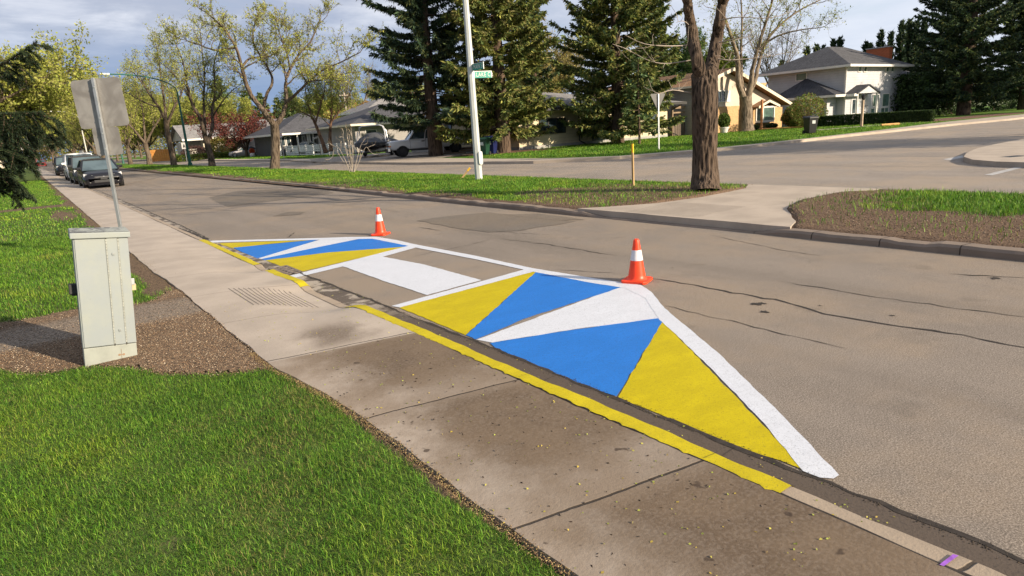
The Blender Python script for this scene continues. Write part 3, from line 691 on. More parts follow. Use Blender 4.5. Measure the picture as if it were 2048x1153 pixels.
# ------------------------------------------------------------------ sign seen from behind
MAT_SIGNBACK = None
MAT_SIGNDULL = plain('sign_back_dull', (.10,.098,.095), .6, .2)
t = NT('sign_back'); p = t.obj(); n = t.noise(p, 3.5, 4, .55, .6); f = t.noise(t.mapping(p, (60,60,2)), 2, 2)
col = t.mix(t.ramp(n, .35, .68), (.22,.205,.19), (.33,.315,.295)); col = t.mix(t.ramp(f, .55, .7, 0, .2), col, (.25,.24,.22))
MAT_SIGNBACK = t.finish(col, .5, .35, None, .4)
def rounded(w, h, r, n=5):
    P2 = []
    for cx, cz, a0 in ((w/2-r,h/2-r,0),(-w/2+r,h/2-r,90),(-w/2+r,-h/2+r,180),(w/2-r,-h/2+r,270)):
        for i in range(n+1): a = radians(a0+90*i/n); P2.append((cx+r*cos(a), cz+r*sin(a)))
    return P2
SG = empty('traffic_sign', (1.0,11.7,.08), 'grey back of a traffic sign with a smaller plate below, behind the utility cabinet', 'sign', rot=(0,radians(1.4),radians(-35.8)))
mb = MB(); mb.box(-.022,-.022,-.1,.022,.022,2.68); mb.build('post', MAT_GALV, SG, bevel=.004)
mb = MB(); mb.prism_y(rounded(.74,.70,.06), .034, .039); o = mb.build('plate', MAT_SIGNBACK, SG); o.location = (.015,0,2.32); o.rotation_euler = (0,radians(-3.0),0)
mb = MB(); mb.prism_y(rounded(.40,.41,.04), .034, .039); o = mb.build('plate', MAT_SIGNBACK, SG); o.location = (.025,0,1.765); o.rotation_euler = (0,radians(-1.5),0)
mb = MB()
for z in (2.1,2.55,1.65,1.88): mb.tube([(0,-.034,z),(0,-.024,z)], .012, 6)
mb.build_each('bolt', MAT_GALV, SG)
# low steel socket at the post foot
mb = MB(); mb.box(-.04,-.04,-.1,.04,.04,.16); mb.build('socket', MAT_GALV, SG, bevel=.004)

# ------------------------------------------------------------------ white lamp post with the two street name plates
pX, pY = ground(958, 360, .15)
MAT_POST = plain('post_paint', (.45,.47,.45), .45, .2, var=.12, vs=5, stretch=(1,1,.3)); MAT_SIGNGREEN = plain('sign_green', (.01,.235,.175), .4, var=.1); MAT_SIGNDARK = MAT_SIGNGREEN
LP = empty('street_lamp', (pX,pY,.1), 'tall white octagonal lamp post carrying two street name plates on the grass median', 'street lamp')
mb = MB(); mb.tube([(0,0,0),(0,0,9.2)], [.125,.062], 8); mb.build('post', MAT_POST, LP)
mb = MB(); mb.tube([(0,0,-.05),(0,0,.05)], .16, 8); mb.build('base', MAT_POST, LP, bevel=.01)
mb = MB(); mb.prism_y(rounded(.15,.42,.07), -.155, -.115); o = mb.build('handhole_cover', MAT_POST, LP, bevel=.012); o.location = (.03,0,.72)
mb = MB(); mb.tube([(0,0,.02)]+[(-2.4*sin(a),0,9.1+.9*(1-cos(a))+.3*sin(a)) for a in np.linspace(0,pi/2,8)], .05, 8)
mb.v = mb.v[8:]; mb.f = [tuple(i-8 for i in f) for f in mb.f if min(f) >= 8]; mb.m = [0]*len(mb.f); mb.build('arm', MAT_POST, LP)
mb = MB(); mb.box(-3.0,-.14,10.22,-2.35,.14,10.36); mb.build('lamp_head', MAT_POST, LP, bevel=.05)
def name_plate(loc, rz, text, label, w=.56, h=.185):
    e_ = empty('street_name_sign', loc, label, 'street sign', 'street name plates on the lamp post', rz=rz)
    mb = MB(); mb.box(.0,-.006,-h/2,w,.006,h/2); mb.build('panel', MAT_SIGNGREEN, e_)
    mb = MB(); mb.box(-.01,-.012,h/2,w+.004,.012,h/2+.014); mb.box(w,-.01,-h/2,w+.012,.01,h/2+.014); mb.build('frame', plain('sign_frame', (.5,.52,.5), .4, .4), e_)
    mb = MB(); mb.box(-.05,-.03,-h/2+.02,.0,.03,h/2-.02); mb.build('bracket', MAT_POST, e_)
    xw = .045
    for word in text.split():
        cu = bpy.data.curves.new('lettering', 'FONT'); cu.body = word; cu.size = .155; cu.extrude = .0015; cu.align_x = 'LEFT'; cu.align_y = 'CENTER'; cu.space_character = 1.12; cu.materials.append(MAT_WTRIM)
        to = bpy.data.objects.new('lettering', cu); COL.objects.link(to); bpy.context.view_layer.update()
        me = bpy.data.meshes.new_from_object(to.evaluated_get(bpy.context.evaluated_depsgraph_get())); bpy.data.objects.remove(to)
        mo = bpy.data.objects.new('lettering', me); COL.objects.link(mo); mo.parent = e_; mo.location = (xw,-.009,0); mo.rotation_euler = (pi/2,0,0); mo.scale = (.86,1.12,1)
        xw += max(v.co.x for v in me.vertices)*.86+.055
    return e_
zl = height_at(150, pX, pY); zm = height_at(136, pX, pY)
name_plate((pX+.10,pY-.03,zl), radians(-10), 'LAKE CR', 'green street plate reading LAKE CR, the lower one on the white lamp post')
name_plate((pX+.02,pY-.09,zm), radians(-90), 'MAIN ST', 'dark green street plate reading MAIN ST, the upper one on the white lamp post')

# wooden stakes in the median
MAT_WOOD = plain('stake_wood', (.42,.28,.13), .85, var=.25, vs=20, stretch=(1,1,.1)); MAT_STAKEY = plain('stake_yellow', (.75,.44,.02), .6, var=.15)
sX, sY = ground(1266.5, 371, .16)
e = empty('survey_stake', (sX,sY,.12), 'upright wooden survey stake with yellow top near the big trunk', 'stake', rot=(0,radians(-.5),radians(20)))
mb = MB(); mb.box(-.028,-.02,-.1,.028,.02,.83); mb.build('shaft', MAT_WOOD, e); mb = MB(); mb.box(-.0285,-.0205,.80,.0285,.0205,1.0); mb.build('tip', MAT_STAKEY, e)
sX, sY = ground(921, 357, .16)
e = empty('survey_stake', (sX,sY,.12), 'short leaning wooden stake with yellow end, left of the white lamp post', 'stake', rot=(radians(6),radians(43),radians(-36)))
mb = MB(); mb.box(-.028,-.02,-.1,.028,.02,.40); mb.build('shaft', MAT_WOOD, e); mb = MB(); mb.box(-.0285,-.0205,.38,.0285,.0205,.50); mb.build('tip', MAT_STAKEY, e)
# ------------------------------------------------------------------ vehicles (front of each at local y = 0, facing -Y)
def carpaint(name, c, rough=.28): return plain(name, c, rough, 0, var=.04, vs=1.5, spec=.35, coat=.15)
MAT_LAMP = plain('headlamp', (.62,.62,.60), .12, .3, var=.2, vs=14); MAT_AMBER = plain('amber_lens', (.65,.16,.03), .2); MAT_REDL = plain('red_lens', (.35,.015,.01), .2); MAT_RIM = plain('wheel_rim', (.42,.42,.43), .3, .6, var=.1); MAT_DARKTRIM = plain('dark_trim', (.02,.02,.021), .55)
MAT_PLATE = plain('number_plate', (.55,.57,.56), .5); MAT_CARGLASS = m_glass('car_glass', (.03,.045,.05), .05)
def loft(mb, secs, mi=0):
    k = len(secs[0]); b = len(mb.v); n = len(secs)
    for s in secs: mb.v += s
    f = [(b+i*k+j, b+(i+1)*k+j, b+(i+1)*k+(j+1)%k, b+i*k+(j+1)%k) for i in range(n-1) for j in range(k)]
    f += [tuple(b+j for j in range(k)), tuple(b+(n-1)*k+j for j in range(k-1,-1,-1))]
    mb.f += f; mb.m += [mi]*len(f)
def body_sec(y, w, zb, zt, bulge=.0):
    half = [(0,zb),(w-.14,zb),(w-.03,zb+.06),(w,zb+.22),(w,zb+(zt-zb)*.62),(w-.03,zt-.09),(w-.10,zt-.02),(w-.30,zt+.015+bulge),(0,zt+.03+bulge)]
    return [(x,y,z) for x, z in half]+[(-x,y,z) for x, z in half[-2:0:-1]]
def wheel(root, x, y, r, w=.22, rim=None, sub=True):
    s = 1 if x > 0 else -1
    mb = MB(); mb.lathe([(r*.62,x-s*w/2),(r*.95,x-s*w/2),(r,x-s*w/2+s*.03),(r,x+s*w/2-s*.03),(r*.95,x+s*w/2),(r*.66,x+s*w/2),(r*.62,x+s*w/2-s*.03)], 22, (0,y,r), axis='x')
    t_ = mb.build('wheel', MAT_RUBBER, root, smooth=True)
    mb = MB(); mb.lathe([(r*.64,x+s*w/2-s*.035),(r*.60,x+s*w/2-s*.008),(r*.5,x+s*w/2-s*.03),(r*.18,x+s*w/2-s*.02),(r*.12,x+s*w/2),(.01,x+s*w/2)], 22, (0,y,r), axis='x')
    for i in range(5):
        a = 2*pi*i/5; cy, cz = y+cos(a)*r*.36, r+sin(a)*r*.36; 
        M_ = Matrix.Translation((x+s*(w/2-.018),cy,cz))@Matrix.Rotation(-a if False else a,4,'X'); mb.box(-.012,-r*.24,-.035,.012,r*.24,.035,0,M_)
    mb.build('rim', rim or MAT_RIM, t_)
    mb = MB(); n_ = 14      # dark arch above the tyre
    P1 = [(r*1.0*cos(a), r*1.0*sin(a)) for a in np.linspace(-.15,pi+.15,n_)]; P2 = [(r*1.14*cos(a), r*1.14*sin(a)) for a in np.linspace(-.15,pi+.15,n_)]
    xo = x+s*(w/2-.045)
    vs = [(xo,y+a,r+b) for a,b in P1]+[(xo,y+a,r+b) for a,b in P2]+[(xo-s*.1,y+a,r+b) for a,b in P1]+[(xo-s*.1,y+a,r+b) for a,b in P2]
    fs = [(i,i+1,n_+i+1,n_+i) for i in range(n_-1)]+[(2*n_+i,3*n_+i,3*n_+i+1,2*n_+i+1) for i in range(n_-1)]+[(n_+i,n_+i+1,3*n_+i+1,3*n_+i) for i in range(n_-1)]+[(i,2*n_+i,2*n_+i+1,i+1) for i in range(n_-1)]
    mb.add(vs, fs); mb.build('wheel_arch', MAT_DARKTRIM, root)
def cabin(root, y0, y0t, y1t, y1, zb, zr, wb, wt, paint, pillars=(.5,), zbr=None, rail=False):
    zbr = zbr or zb
    A = [(-wb,y0,zb),(wb,y0,zb),(wb,y1,zbr),(-wb,y1,zbr)]; B = [(-wt,y0t,zr-.05),(wt,y0t,zr-.05),(wt,y1t,zr-.05),(-wt,y1t,zr-.05)]
    def pane(nm, q):
        c = sum((Vector(v) for v in q), Vector())/4; q2 = [tuple(Vector(v)) for v in q]
        mb = MB(); n_ = (Vector(q[1])-Vector(q[0])).cross(Vector(q[3])-Vector(q[0])).normalized()*.02
        if n_.dot(c-Vector((0,(y0+y1)/2,zb+.2))) > 0: n_ = -n_
        mb.add([tuple(Vector(v)) for v in q]+[tuple(Vector(v)+n_) for v in q], [(0,1,2,3),(7,6,5,4),(0,4,5,1),(1,5,6,2),(2,6,7,3),(3,7,4,0)]); return mb.build(nm, MAT_CARGLASS, root)
    pane('windscreen', [A[0],A[1],B[1],B[0]]); pane('rear_window', [A[2],A[3],B[3],B[2]])
    for s, (a, b, c, d) in ((1,(A[1],A[2],B[2],B[1])), (-1,(A[3],A[0],B[0],B[3]))): pane('side_window', [a,b,c,d])
    mb = MB(); V_ = Vector
    for a, b in zip(A, B): mb.tube([V_(a)*1.0, (V_(a)+V_(b))/2+V_((0,0,.012)), b], .045, 6)
    for s in (-1, 1):
        for f in pillars:
            ya, yb = y0+(y1-y0)*f, y0t+(y1t-y0t)*f; za = zb+(zbr-zb)*f; mb.tube([(s*wb,ya,za),(s*wt,yb,zr-.05)], .04, 6)
        mb.tube([(s*wb,y0,zb-.01),(s*wb,y1,zbr-.01)], .03, 6)
    mb.build('pillars', paint, root, smooth=True)
    mb = MB(); secs = []
    for f in np.linspace(0,1,7):
        y = y0t+(y1t-y0t)*f-.03+.06*f; z = zr+.025*sin(pi*f)
        secs.append([(-wt-.03,y,zr-.075),(-wt-.02,y,z-.03),(-wt*.75,y,z),(0,y,z+.015),(wt*.75,y,z),(wt+.02,y,z-.03),(wt+.03,y,zr-.075)])
    loft(mb, secs); mb.build('roof', paint, root, smooth=True)
    if rail:
        mb = MB()
        for s in (-1,1): mb.tube([(s*(wt-.08),y0t+.2,zr),(s*(wt-.08),y0t+.3,zr+.05),(s*(wt-.08),y1t-.2,zr+.05),(s*(wt-.08),y1t-.1,zr)], .02, 6)
        mb.build_each('roof_rail', MAT_DARKTRIM, root)
def mirrors(root, x, y, z, paint):
    for s in (-1, 1):
        mb = MB(); mb.box(s*x-.11 if s > 0 else s*x-.12, y-.05, z-.06, s*x+.12 if s > 0 else s*x+.11, y+.07, z+.08); mb.build('mirror', paint, root, bevel=.035)
def lamps_front(root, w, z, y, wl=.36, h=.13, slant=.06, amber=False):
    for s in (-1, 1):
        mb = MB(); x1, x0 = s*(w-.02), s*(w-.02-wl)
        vs = [(x0,y-.02,z-h*.35),(x1,y+.14,z-h*.2),(x1,y+.20,z+h*.6+slant),(x0,y+.03,z+h*.3)]
        vs += [(a,b+.12,c) for a,b,c in vs]; mb.add(vs, [(0,1,2,3),(7,6,5,4),(0,4,5,1),(1,5,6,2),(2,6,7,3),(3,7,4,0)])
        l_ = mb.build('headlight', MAT_LAMP, root, bevel=.015)
        if amber:
            mb = MB(); mb.box(min(x0+s*.02,x0+s*.08), y-.03, z-.045, max(x0+s*.02,x0+s*.08), y+.03, z-.005); mb.build('indicator', MAT_AMBER, l_, bevel=.01)
def car(loc, rz, label, paint, group, L=4.5, W=1.78, H=1.46, kind='hatch', amber=False, gap=.18, name='parked_car', cat='car', rim=None, plate=True):
    R_ = empty(name, loc, label, cat, group, rz); w = W/2
    suv = kind in ('suv', 'van'); belt = H*(.60 if suv else .63); hood = belt-(.05 if suv else .10); r = .36 if suv else .32
    mb = MB(); gz = gap+(.04 if suv else 0)
    st = [(0,w-.22,gz+.10,hood-.34),(.05,w-.12,gz,hood-.22),(.16,w-.06,gz,hood-.10),(.45,w-.01,gz,hood-.03),(L*.26,w,gz,hood+.05),(L*.34,w,gz,belt),(L*.75,w,gz,belt+.03),(L-.45,w-.01,gz,belt+.02),(L-.10,w-.06,gz+.05,belt-.05),(L,w-.16,gz+.14,belt-.25)]
    loft(mb, [body_sec(*s) for s in st]); mb.build('body', paint, R_, smooth=True)
    if suv: cabin(R_, L*.27, L*.40, L*.93, L-.08, belt-.0, H, w-.06, w-.20, paint, (.36,.68), rail=True)
    elif kind == 'sedan': cabin(R_, L*.27, L*.43, L*.68, L*.86, belt-.01, H, w-.06, w-.24, paint, (.48,))
    else: cabin(R_, L*.25, L*.42, L*.80, L-.20, belt-.01, H, w-.06, w-.24, paint, (.42,.75))
    for x in (-1, 1):
        for y in (.80, L-.85): wheel(R_, x*(w-.10), y, r, rim=rim)
    lamps_front(R_, w-.03, hood-.19, .06, .38, .14, .05, amber)
    mb = MB(); mb.box(-w+.45,-.012,gz+.10,w-.45,.10,gz+.24); mb.box(-.42,-.005,hood-.30,.42,.08,hood-.21); mb.build('grille', MAT_DARKTRIM, R_, bevel=.02)
    mb = MB(); mb.box(-.40,-.02,hood-.262,.40,.05,hood-.245); mb.tube([(0,-.03,hood-.255),(0,.03,hood-.255)], .05, 12); mb.build('grille_trim', MAT_CHROME, R_)
    for s in (-1, 1):
        mb = MB(); mb.tube([(s*(w-.30),-.012 if False else .0,gz+.17),(s*(w-.30),.12,gz+.17)], .05, 12); mb.build('fog_lamp', MAT_LAMP, R_)
        mb = MB(); mb.box(s*(w-.12)-.08,L-.10,belt-.16,s*(w-.12)+.08,L-.02,belt-.0); mb.build('tail_light', MAT_REDL, R_, bevel=.02)
    if plate:
        mb = MB(); mb.box(-.15,-.035,gz+.26,.15,-.005,gz+.38); mb.build('number_plate', MAT_DARKTRIM, R_)
    mirrors(R_, w+.04, L*.29, belt+.09, paint if kind != 'van' else MAT_DARKTRIM)
    for s in (-1,1):
        mb = MB()
        for y in (L*.36,L*.62): mb.box(s*w-.008,y+.55,belt-.16,s*w+.018,y+.72,belt-.12)
        mb.build_each('door_handle', MAT_DARKTRIM, R_)
        mb = MB()
        for y in (L*.335,L*.575,L*.79): mb.box(s*w-.01,y-.006,gz+.12,s*w+.004,y+.006,belt-.03)
        mb.build_each('door_seam', MAT_BLACK, R_)
    return R_
PB, PW, PS = carpaint('black_car_paint', (.010,.010,.013)), carpaint('white_car_paint', (.62,.62,.62)), carpaint('silver_car_paint', (.38,.36,.37), .3)
PD, PN, PR = carpaint('charcoal_car_paint', (.03,.031,.033)), carpaint('navy_car_paint', (.015,.02,.035)), carpaint('red_car_paint', (.28,.015,.02))
gk = 'cars parked along the near kerb'
car((3.12,39.3,0), radians(0), 'black hatchback, nearest of the parked cars behind the traffic sign', PB, gk, 4.6, 1.80, 1.46, 'hatch')
car((3.12,46.0,0), radians(1), 'charcoal suv parked between the black hatchback and the white suv', PD, gk, 4.55, 1.84, 1.66, 'suv')
car((3.16,53.5,0), radians(0), 'white suv with black bumper in the row of parked cars', PW, gk, 4.9, 1.92, 1.86, 'suv')
car((3.18,71.5,0), radians(0), 'black suv at the far end of the parked row', PB, gk, 4.9, 1.95, 1.72, 'suv')
car((2.9,172,0), radians(0), 'small red car far down the street', PR, None, 4.5, 1.8, 1.5, 'sedan', name='far_car')
# cars on the drive of the pale bungalow
g2 = 'cars on the drive behind the red-leaved tree'
def yd(px, Y, z=.13): return (x_at(px, Y, z), Y, z)
p = yd(459, 98); car(p, radians(-107), 'silver sedan with dark nose on the drive, under the red-leaved tree', PS, g2, 4.6, 1.8, 1.44, 'sedan')
p = yd(490, 103); car(p, radians(-104), 'dark car partly hidden behind the silver sedan', PN, g2, 4.5, 1.8, 1.5, 'hatch')
p = yd(536, 94); car(p, radians(-105), 'dark car with pale wheels half hidden by the median tree trunk', PN, g2, 4.6, 1.85, 1.5, 'sedan', rim=MAT_LAMP)
p = yd(572, 80.5); car(p, radians(-106), 'white car behind the white slatted fence', PW, g2, 4.6, 1.82, 1.50, 'sedan')

# ------------------------------------------------------------------ white crew-cab pickup
T = empty('pickup_truck', (*ground(778, 315.5, .14), .14), 'white crew-cab pickup truck parked under the dark spruce', 'pickup truck', rz=radians(-109))
L, w = 5.9, .98
def sec2(y, w, zb, zt): return body_sec(y, w, zb, zt)
mb = MB(); loft(mb, [sec2(*s) for s in [(0,w-.14,.62,.98),(.06,w-.05,.55,1.06),(.25,w-.01,.50,1.12),(1.3,w,.50,1.17),(1.55,w,.50,1.19),(3.70,w,.50,1.20)]]); mb.build('body', PW, T, smooth=True)
mb = MB(); loft(mb, [sec2(*s) for s in [(3.74,w-.005,.52,1.30),(5.7,w-.005,.52,1.30),(5.88,w-.04,.58,1.27)]]); mb.build('bed', PW, T, smooth=True)
mb = MB(); mb.box(-w+.12,3.80,1.30,w-.12,5.80,1.325); mb.build('bed_floor', MAT_DARKTRIM, T)
cabin(T, 1.42, 1.95, 3.45, 3.68, 1.18, 1.88, w-.06, w-.20, PW, (.50,))
for x in (-1,1):
    for y in (.92, 4.75): wheel(T, x*(w-.11), y, .40, .26, MAT_DARKTRIM)
mb = MB(); mb.box(-w+.06,-.13,.42,w-.06,.06,.66); mb.build('bumper', MAT_CHROME, T, bevel=.03)
mb = MB(); mb.box(-w+.08,-.10,.32,w-.08,.04,.43); mb.build('bumper_skirt', MAT_DARKTRIM, T, bevel=.02)
mb = MB(); mb.box(-.60,-.03,.74,.60,.05,1.02); mb.build('grille', MAT_DARKTRIM, T, bevel=.02)
mb = MB(); mb.box(-.60,-.05,.865,.60,.02,.90); mb.box(-.10,-.06,.85,.10,.0,.915); mb.build('grille_bar', MAT_CHROME, T, bevel=.005)
for s in (-1,1):
    mb = MB(); mb.box(min(s*.62,s*.94),-.03,.83,max(s*.62,s*.94),.14,1.02); h_ = mb.build('headlight', MAT_LAMP, T, bevel=.02)
    mb = MB(); mb.box(min(s*.62,s*.94),-.025,.74,max(s*.62,s*.94),.12,.815); mb.build('indicator', MAT_AMBER, T, bevel=.01)
    mb = MB(); mb.box(s*w-.10,5.70,.85,s*w+.008,5.92,1.25); mb.build('tail_light', MAT_REDL, T, bevel=.02)
    mb = MB(); mb.box(s*w-.012,2.30,1.0,s*w+.03,2.52,1.06); mb.box(s*w-.012,3.35,1.0,s*w+.03,3.55,1.06); mb.build_each('door_handle', MAT_DARKTRIM, T)
    mb = MB()
    for y in (1.48,2.58,3.71): mb.box(s*w-.01,y-.008,.6,s*w+.004,y+.008,1.18)
    mb.build_each('door_seam', MAT_BLACK, T)
    mb = MB(); mb.box(s*(w-.02)-.05,1.5,.40,s*(w-.02)+.05,3.7,.50); mb.build('sill_step', MAT_DARKTRIM, T)
mirrors(T, w+.10, 1.62, 1.30, MAT_DARKTRIM)

# ------------------------------------------------------------------ covered wake boat on its trailer
bx, by = ground(728, 316, .14)
B_ = empty('covered_boat', (bx,by,.14), 'boat under a charcoal tarp with a white tower, on its trailer beside the pickup', 'boat', rz=radians(-42))
MAT_TARP = None
t = NT('tarp'); p = t.obj(); n = t.noise(t.mapping(p, (1,3.5,1)), 2.2, 4, .6, .8)
MAT_TARP = t.finish(t.mix(n, (.045,.047,.052), (.085,.088,.095)), .7, 0, t.bump(n, 1., .12), .3)
L = 6.2
def hull_sec(y, w, zb, zg): return [(0,y,zb),(w*.7,y,zb+.18),(w,y,zg),(-w,y,zg),(-w*.7,y,zb+.18)]
mb = MB(); loft(mb, [hull_sec(0,.35,.75,1.18), hull_sec(.5,.75,.55,1.14), hull_sec(1.5,1.12,.45,1.08), hull_sec(4,1.22,.45,1.05), hull_sec(L,1.15,.48,1.02)]); mb.build('hull', plain('hull_gelcoat', (.025,.026,.03), .25, coat=.4), B_)
mb = MB(); secs = []
for i in range(25):
    y = -.05+(L+.1)*i/24; f = i/24; w_ = (.40+.86*min(1,f*3.2)**.7) if f < .9 else 1.26; top = 1.20+.62*math.exp(-((f-.50)/.22)**2)+.16*f-.05*(1 if i%4==0 else 0)
    secs.append([(-w_,y,.86+.03*sin(i*2.2)),(-w_*1.02,y,1.08),(-w_*.72,y,1.12+(top-1.12)*.62),(-w_*.3,y,top-.02),(0,y,top),(w_*.3,y,top-.02),(w_*.72,y,1.12+(top-1.12)*.62),(w_*1.02,y,1.08),(w_,y,.86+.03*sin(i*1.7+1))])
loft(mb, secs); mb.build('tarp', MAT_TARP, B_, smooth=True)
mb = MB()
for dy in (0,.22):
    mb.tube([(-1.22,2.2+dy*3,1.05),(-1.12,2.5+dy*2,1.9),(-.95,2.6+dy,2.32),(-.7,2.6+dy,2.42),(.7,2.6+dy,2.42),(.95,2.6+dy,2.32),(1.12,2.5+dy*2,1.9),(1.22,2.2+dy*3,1.05)], .045, 8)
for x in (-.6,0,.6): mb.tube([(x,2.6,2.42),(x,2.82,2.42)], .03, 6)
mb.build('tower', plain('tower_tube', (.62,.62,.63), .25, .3), B_, smooth=True)
mb = MB(); mb.box(-1.05,.6,.34,-.93,L-.1,.44); mb.box(.93,.6,.34,1.05,L-.1,.44); mb.box(-1.1,3.7,.28,1.1,3.82,.36); mb.tube([(0,-.9,.40),(-.99,.7,.40)], .05, 6); mb.tube([(0,-.9,.40),(.99,.7,.40)], .05, 6); mb.tube([(0,-.75,.05),(0,-.75,.75)], .035, 6); mb.box(-.95,1.2,.30,.95,1.28,.40)
mb.build('trailer_frame', MAT_BLACK, B_)
for x in (-1,1): wheel(B_, x*1.14, 3.9, .33, .2)
mb = MB(); mb.box(-.18,-.2,.42,.18,-.18,.55); mb.build('number_plate', MAT_PLATE, B_)
# ------------------------------------------------------------------ houses
SID_CREAM = m_siding('cream_siding', (.58,.50,.34), .25); SID_WHITE = m_siding('white_siding', (.47,.47,.49), .22, .6); SID_GREY = m_siding('grey_siding', (.30,.28,.27), .21); SID_DARK = m_siding('charcoal_siding', (.085,.085,.09), .2); SID_PALE = m_siding('pale_siding', (.50,.48,.42), .22); SID_STUCCO = plain('pale_stucco', (.66,.58,.46), .9, var=.06)
SID_VERT = m_siding('vertical_pink_siding', (.55,.47,.38), .22, .8, 0); BR_TAN = m_brick('tan_brick', (.47,.30,.15)); BR_RED = m_brick('red_brick', (.42,.12,.05))
SH_DARK = m_shingle('charcoal_shingle', (.075,.075,.082)); SH_GREY = m_shingle('grey_shingle', (.22,.21,.205)); SH_BROWN = m_shingle('brown_shingle', (.27,.155,.085)); SH_DARK2 = m_shingle('slate_shingle', (.05,.052,.06))
MAT_FASCIA = plain('cream_fascia', (.62,.55,.42), .5, var=.05); MAT_DKTRIM = plain('dark_house_trim', (.03,.028,.026), .5); MAT_DOORW = plain('pale_door', (.45,.45,.46), .5); MAT_DOORD = plain('dark_door', (.025,.024,.024), .4); MAT_FOUND = plain('foundation', (.32,.31,.29), .9)
MAT_BLIND = plain('window_blind', (.30,.36,.30), .5, var=.06)
def house(name, label): return empty(name, (0,0,0), label, 'house')
def window(parent, face, a0, a1, z0, z1, at, cols=1, rows=1, trim=None, glass=None, out=-1):
    """face 'y': in the plane y=at, spanning x a0..a1, looking to out*Y; face 'x' the other way round"""
    trim = trim or MAT_WTRIM; glass = glass or MAT_GLASS; fr = MB(); pn = MB(); b = .07
    def bx(m, p0, p1, q0, q1, d0, d1):
        d = sorted((at+out*d0, at+out*d1))
        if face == 'y': m.box(p0,d[0],q0,p1,d[1],q1)
        else: m.box(d[0],p0,q0,d[1],p1,q1)
    bx(fr,a0-b,a1+b,z0-b,z0,-.02,.07); bx(fr,a0-b,a1+b,z1,z1+b,-.02,.07); bx(fr,a0-b,a0,z0,z1,-.02,.068); bx(fr,a1,a1+b,z0,z1,-.02,.068)
    for i in range(1, cols): x = a0+(a1-a0)*i/cols; bx(fr,x-.035,x+.035,z0,z1,-.02,.062)
    for i in range(1, rows): z = z0+(z1-z0)*i/rows; bx(fr,a0,a1,z-.03,z+.03,-.02,.058)
    o = fr.build('window', trim, parent)
    bx(pn,a0,a1,z0,z1,-.03,.022); pn.build('pane', glass, o)
    return o
def gable_roof(mb, x0, x1, y0, y1, ze, zr, th=.16, axis='y', xr=None):
    xr = xr if xr is not None else ((x0+x1)/2 if axis == 'y' else (y0+y1)/2)
    if axis == 'y':
        mb.slab([(x0,y0,ze),(xr,y0,zr),(xr,y1,zr),(x0,y1,ze)], th); mb.slab([(xr,y0,zr),(x1,y0,ze),(x1,y1,ze),(xr,y1,zr)], th)
    else:
        mb.slab([(x0,y0,ze),(x1,y0,ze),(x1,xr,zr),(x0,xr,zr)], th); mb.slab([(x0,xr,zr),(x1,xr,zr),(x1,y1,ze),(x0,y1,ze)], th)
def hip_roof(mb, x0, x1, y0, y1, ze, zr, th=.15):
    if x1-x0 >= y1-y0: h = (y1-y0)/2; ym = (y0+y1)/2; a = (x0+h,ym,zr); b = (x1-h,ym,zr)
    else: h = (x1-x0)/2; xm = (x0+x1)/2; a = (xm,y0+h,zr); b = (xm,y1-h,zr)
    if x1-x0 >= y1-y0:
        q = [[(x0,y0,ze),(x1,y0,ze),b,a],[(x1,y1,ze),(x0,y1,ze),a,b],[(x0,y1,ze),(x0,y0,ze),a],[(x1,y0,ze),(x1,y1,ze),b]]
    else:
        q = [[(x0,y1,ze),(x0,y0,ze),a,b],[(x1,y0,ze),(x1,y1,ze),b,a],[(x0,y0,ze),(x1,y0,ze),a],[(x1,y1,ze),(x0,y1,ze),b]]
    vs = []; fs = []
    for f in q: fs.append(tuple(range(len(vs), len(vs)+len(f)))); vs += f
    mb.add(vs, fs); mb.add([(x0,y0,ze-.002),(x1,y0,ze-.002),(x1,y1,ze-.002),(x0,y1,ze-.002)], [(3,2,1,0)])
def eaves(mb, x0, x1, y0, y1, z, h=.2, d=.06):
    mb.box(x0-d,y0-d,z-h,x1+d,y0,z); mb.box(x0-d,y1,z-h,x1+d,y1+d,z); mb.box(x0-d,y0,z-h,x0,y1,z); mb.box(x1,y0,z-h,x1+d,y1,z)
    mb.box(x0,y0,z-h+.02,x1,y1,z-h+.05)

# --- white two-storey house with brick chimney
H = house('two_storey_house', 'white two-storey house with dark hip roof and orange brick chimney behind the long hedge')
hx0, hx1, hy0, hy1 = 60.9, 71.9, 30.9, 38.6
zE = 5.25
mb = MB(); mb.box(hx0,hy0,.1,hx1,hy1,zE-.1); mb.build('wall', SID_WHITE, H)
mb = MB(); hip_roof(mb, hx0-.75, hx1+.75, hy0-.75, hy1+.75, zE+.02, zE+2.15); rf = mb.build('roof', m_shingle('brown_grey_shingle', (.075,.075,.08)), H, recalc=False)
mb = MB(); eaves(mb, hx0-.76, hx1+.76, hy0-.76, hy1+.76, zE+.015); mb.build('eaves', MAT_WTRIM, H)
cX = x_at(1785, 32.6, 6.8); mb = MB(); mb.box(cX-.7,32.6,zE,cX,34.9,zE+2.0); ch = mb.build('chimney', BR_RED, rf)
mb = MB(); mb.box(cX-.76,32.54,zE+2.0,cX+.06,34.96,zE+2.1); mb.tube([(cX-.35,33.2,zE+2.1),(cX-.35,33.2,zE+2.28)], .1, 8); mb.tube([(cX-.35,34.3,zE+2.1),(cX-.35,34.3,zE+2.25)], .1, 8); mb.build('chimney_cap', MAT_FOUND, ch)
def wpx(px0, px1, py0, py1, Y, **k):
    xa, xb = x_at(px0, Y, 2.5), x_at(px1, Y, 2.5); xm = (xa+xb)/2; window(H, 'y', xa, xb, height_at(py1, xm, Y), height_at(py0, xm, Y), Y, **k)
for a_, b_ in ((1713,1718),(1724,1729),(1768,1773),(1778,1783)): wpx(a_, b_, 133, 143, hy0, glass=MAT_GLASSG)
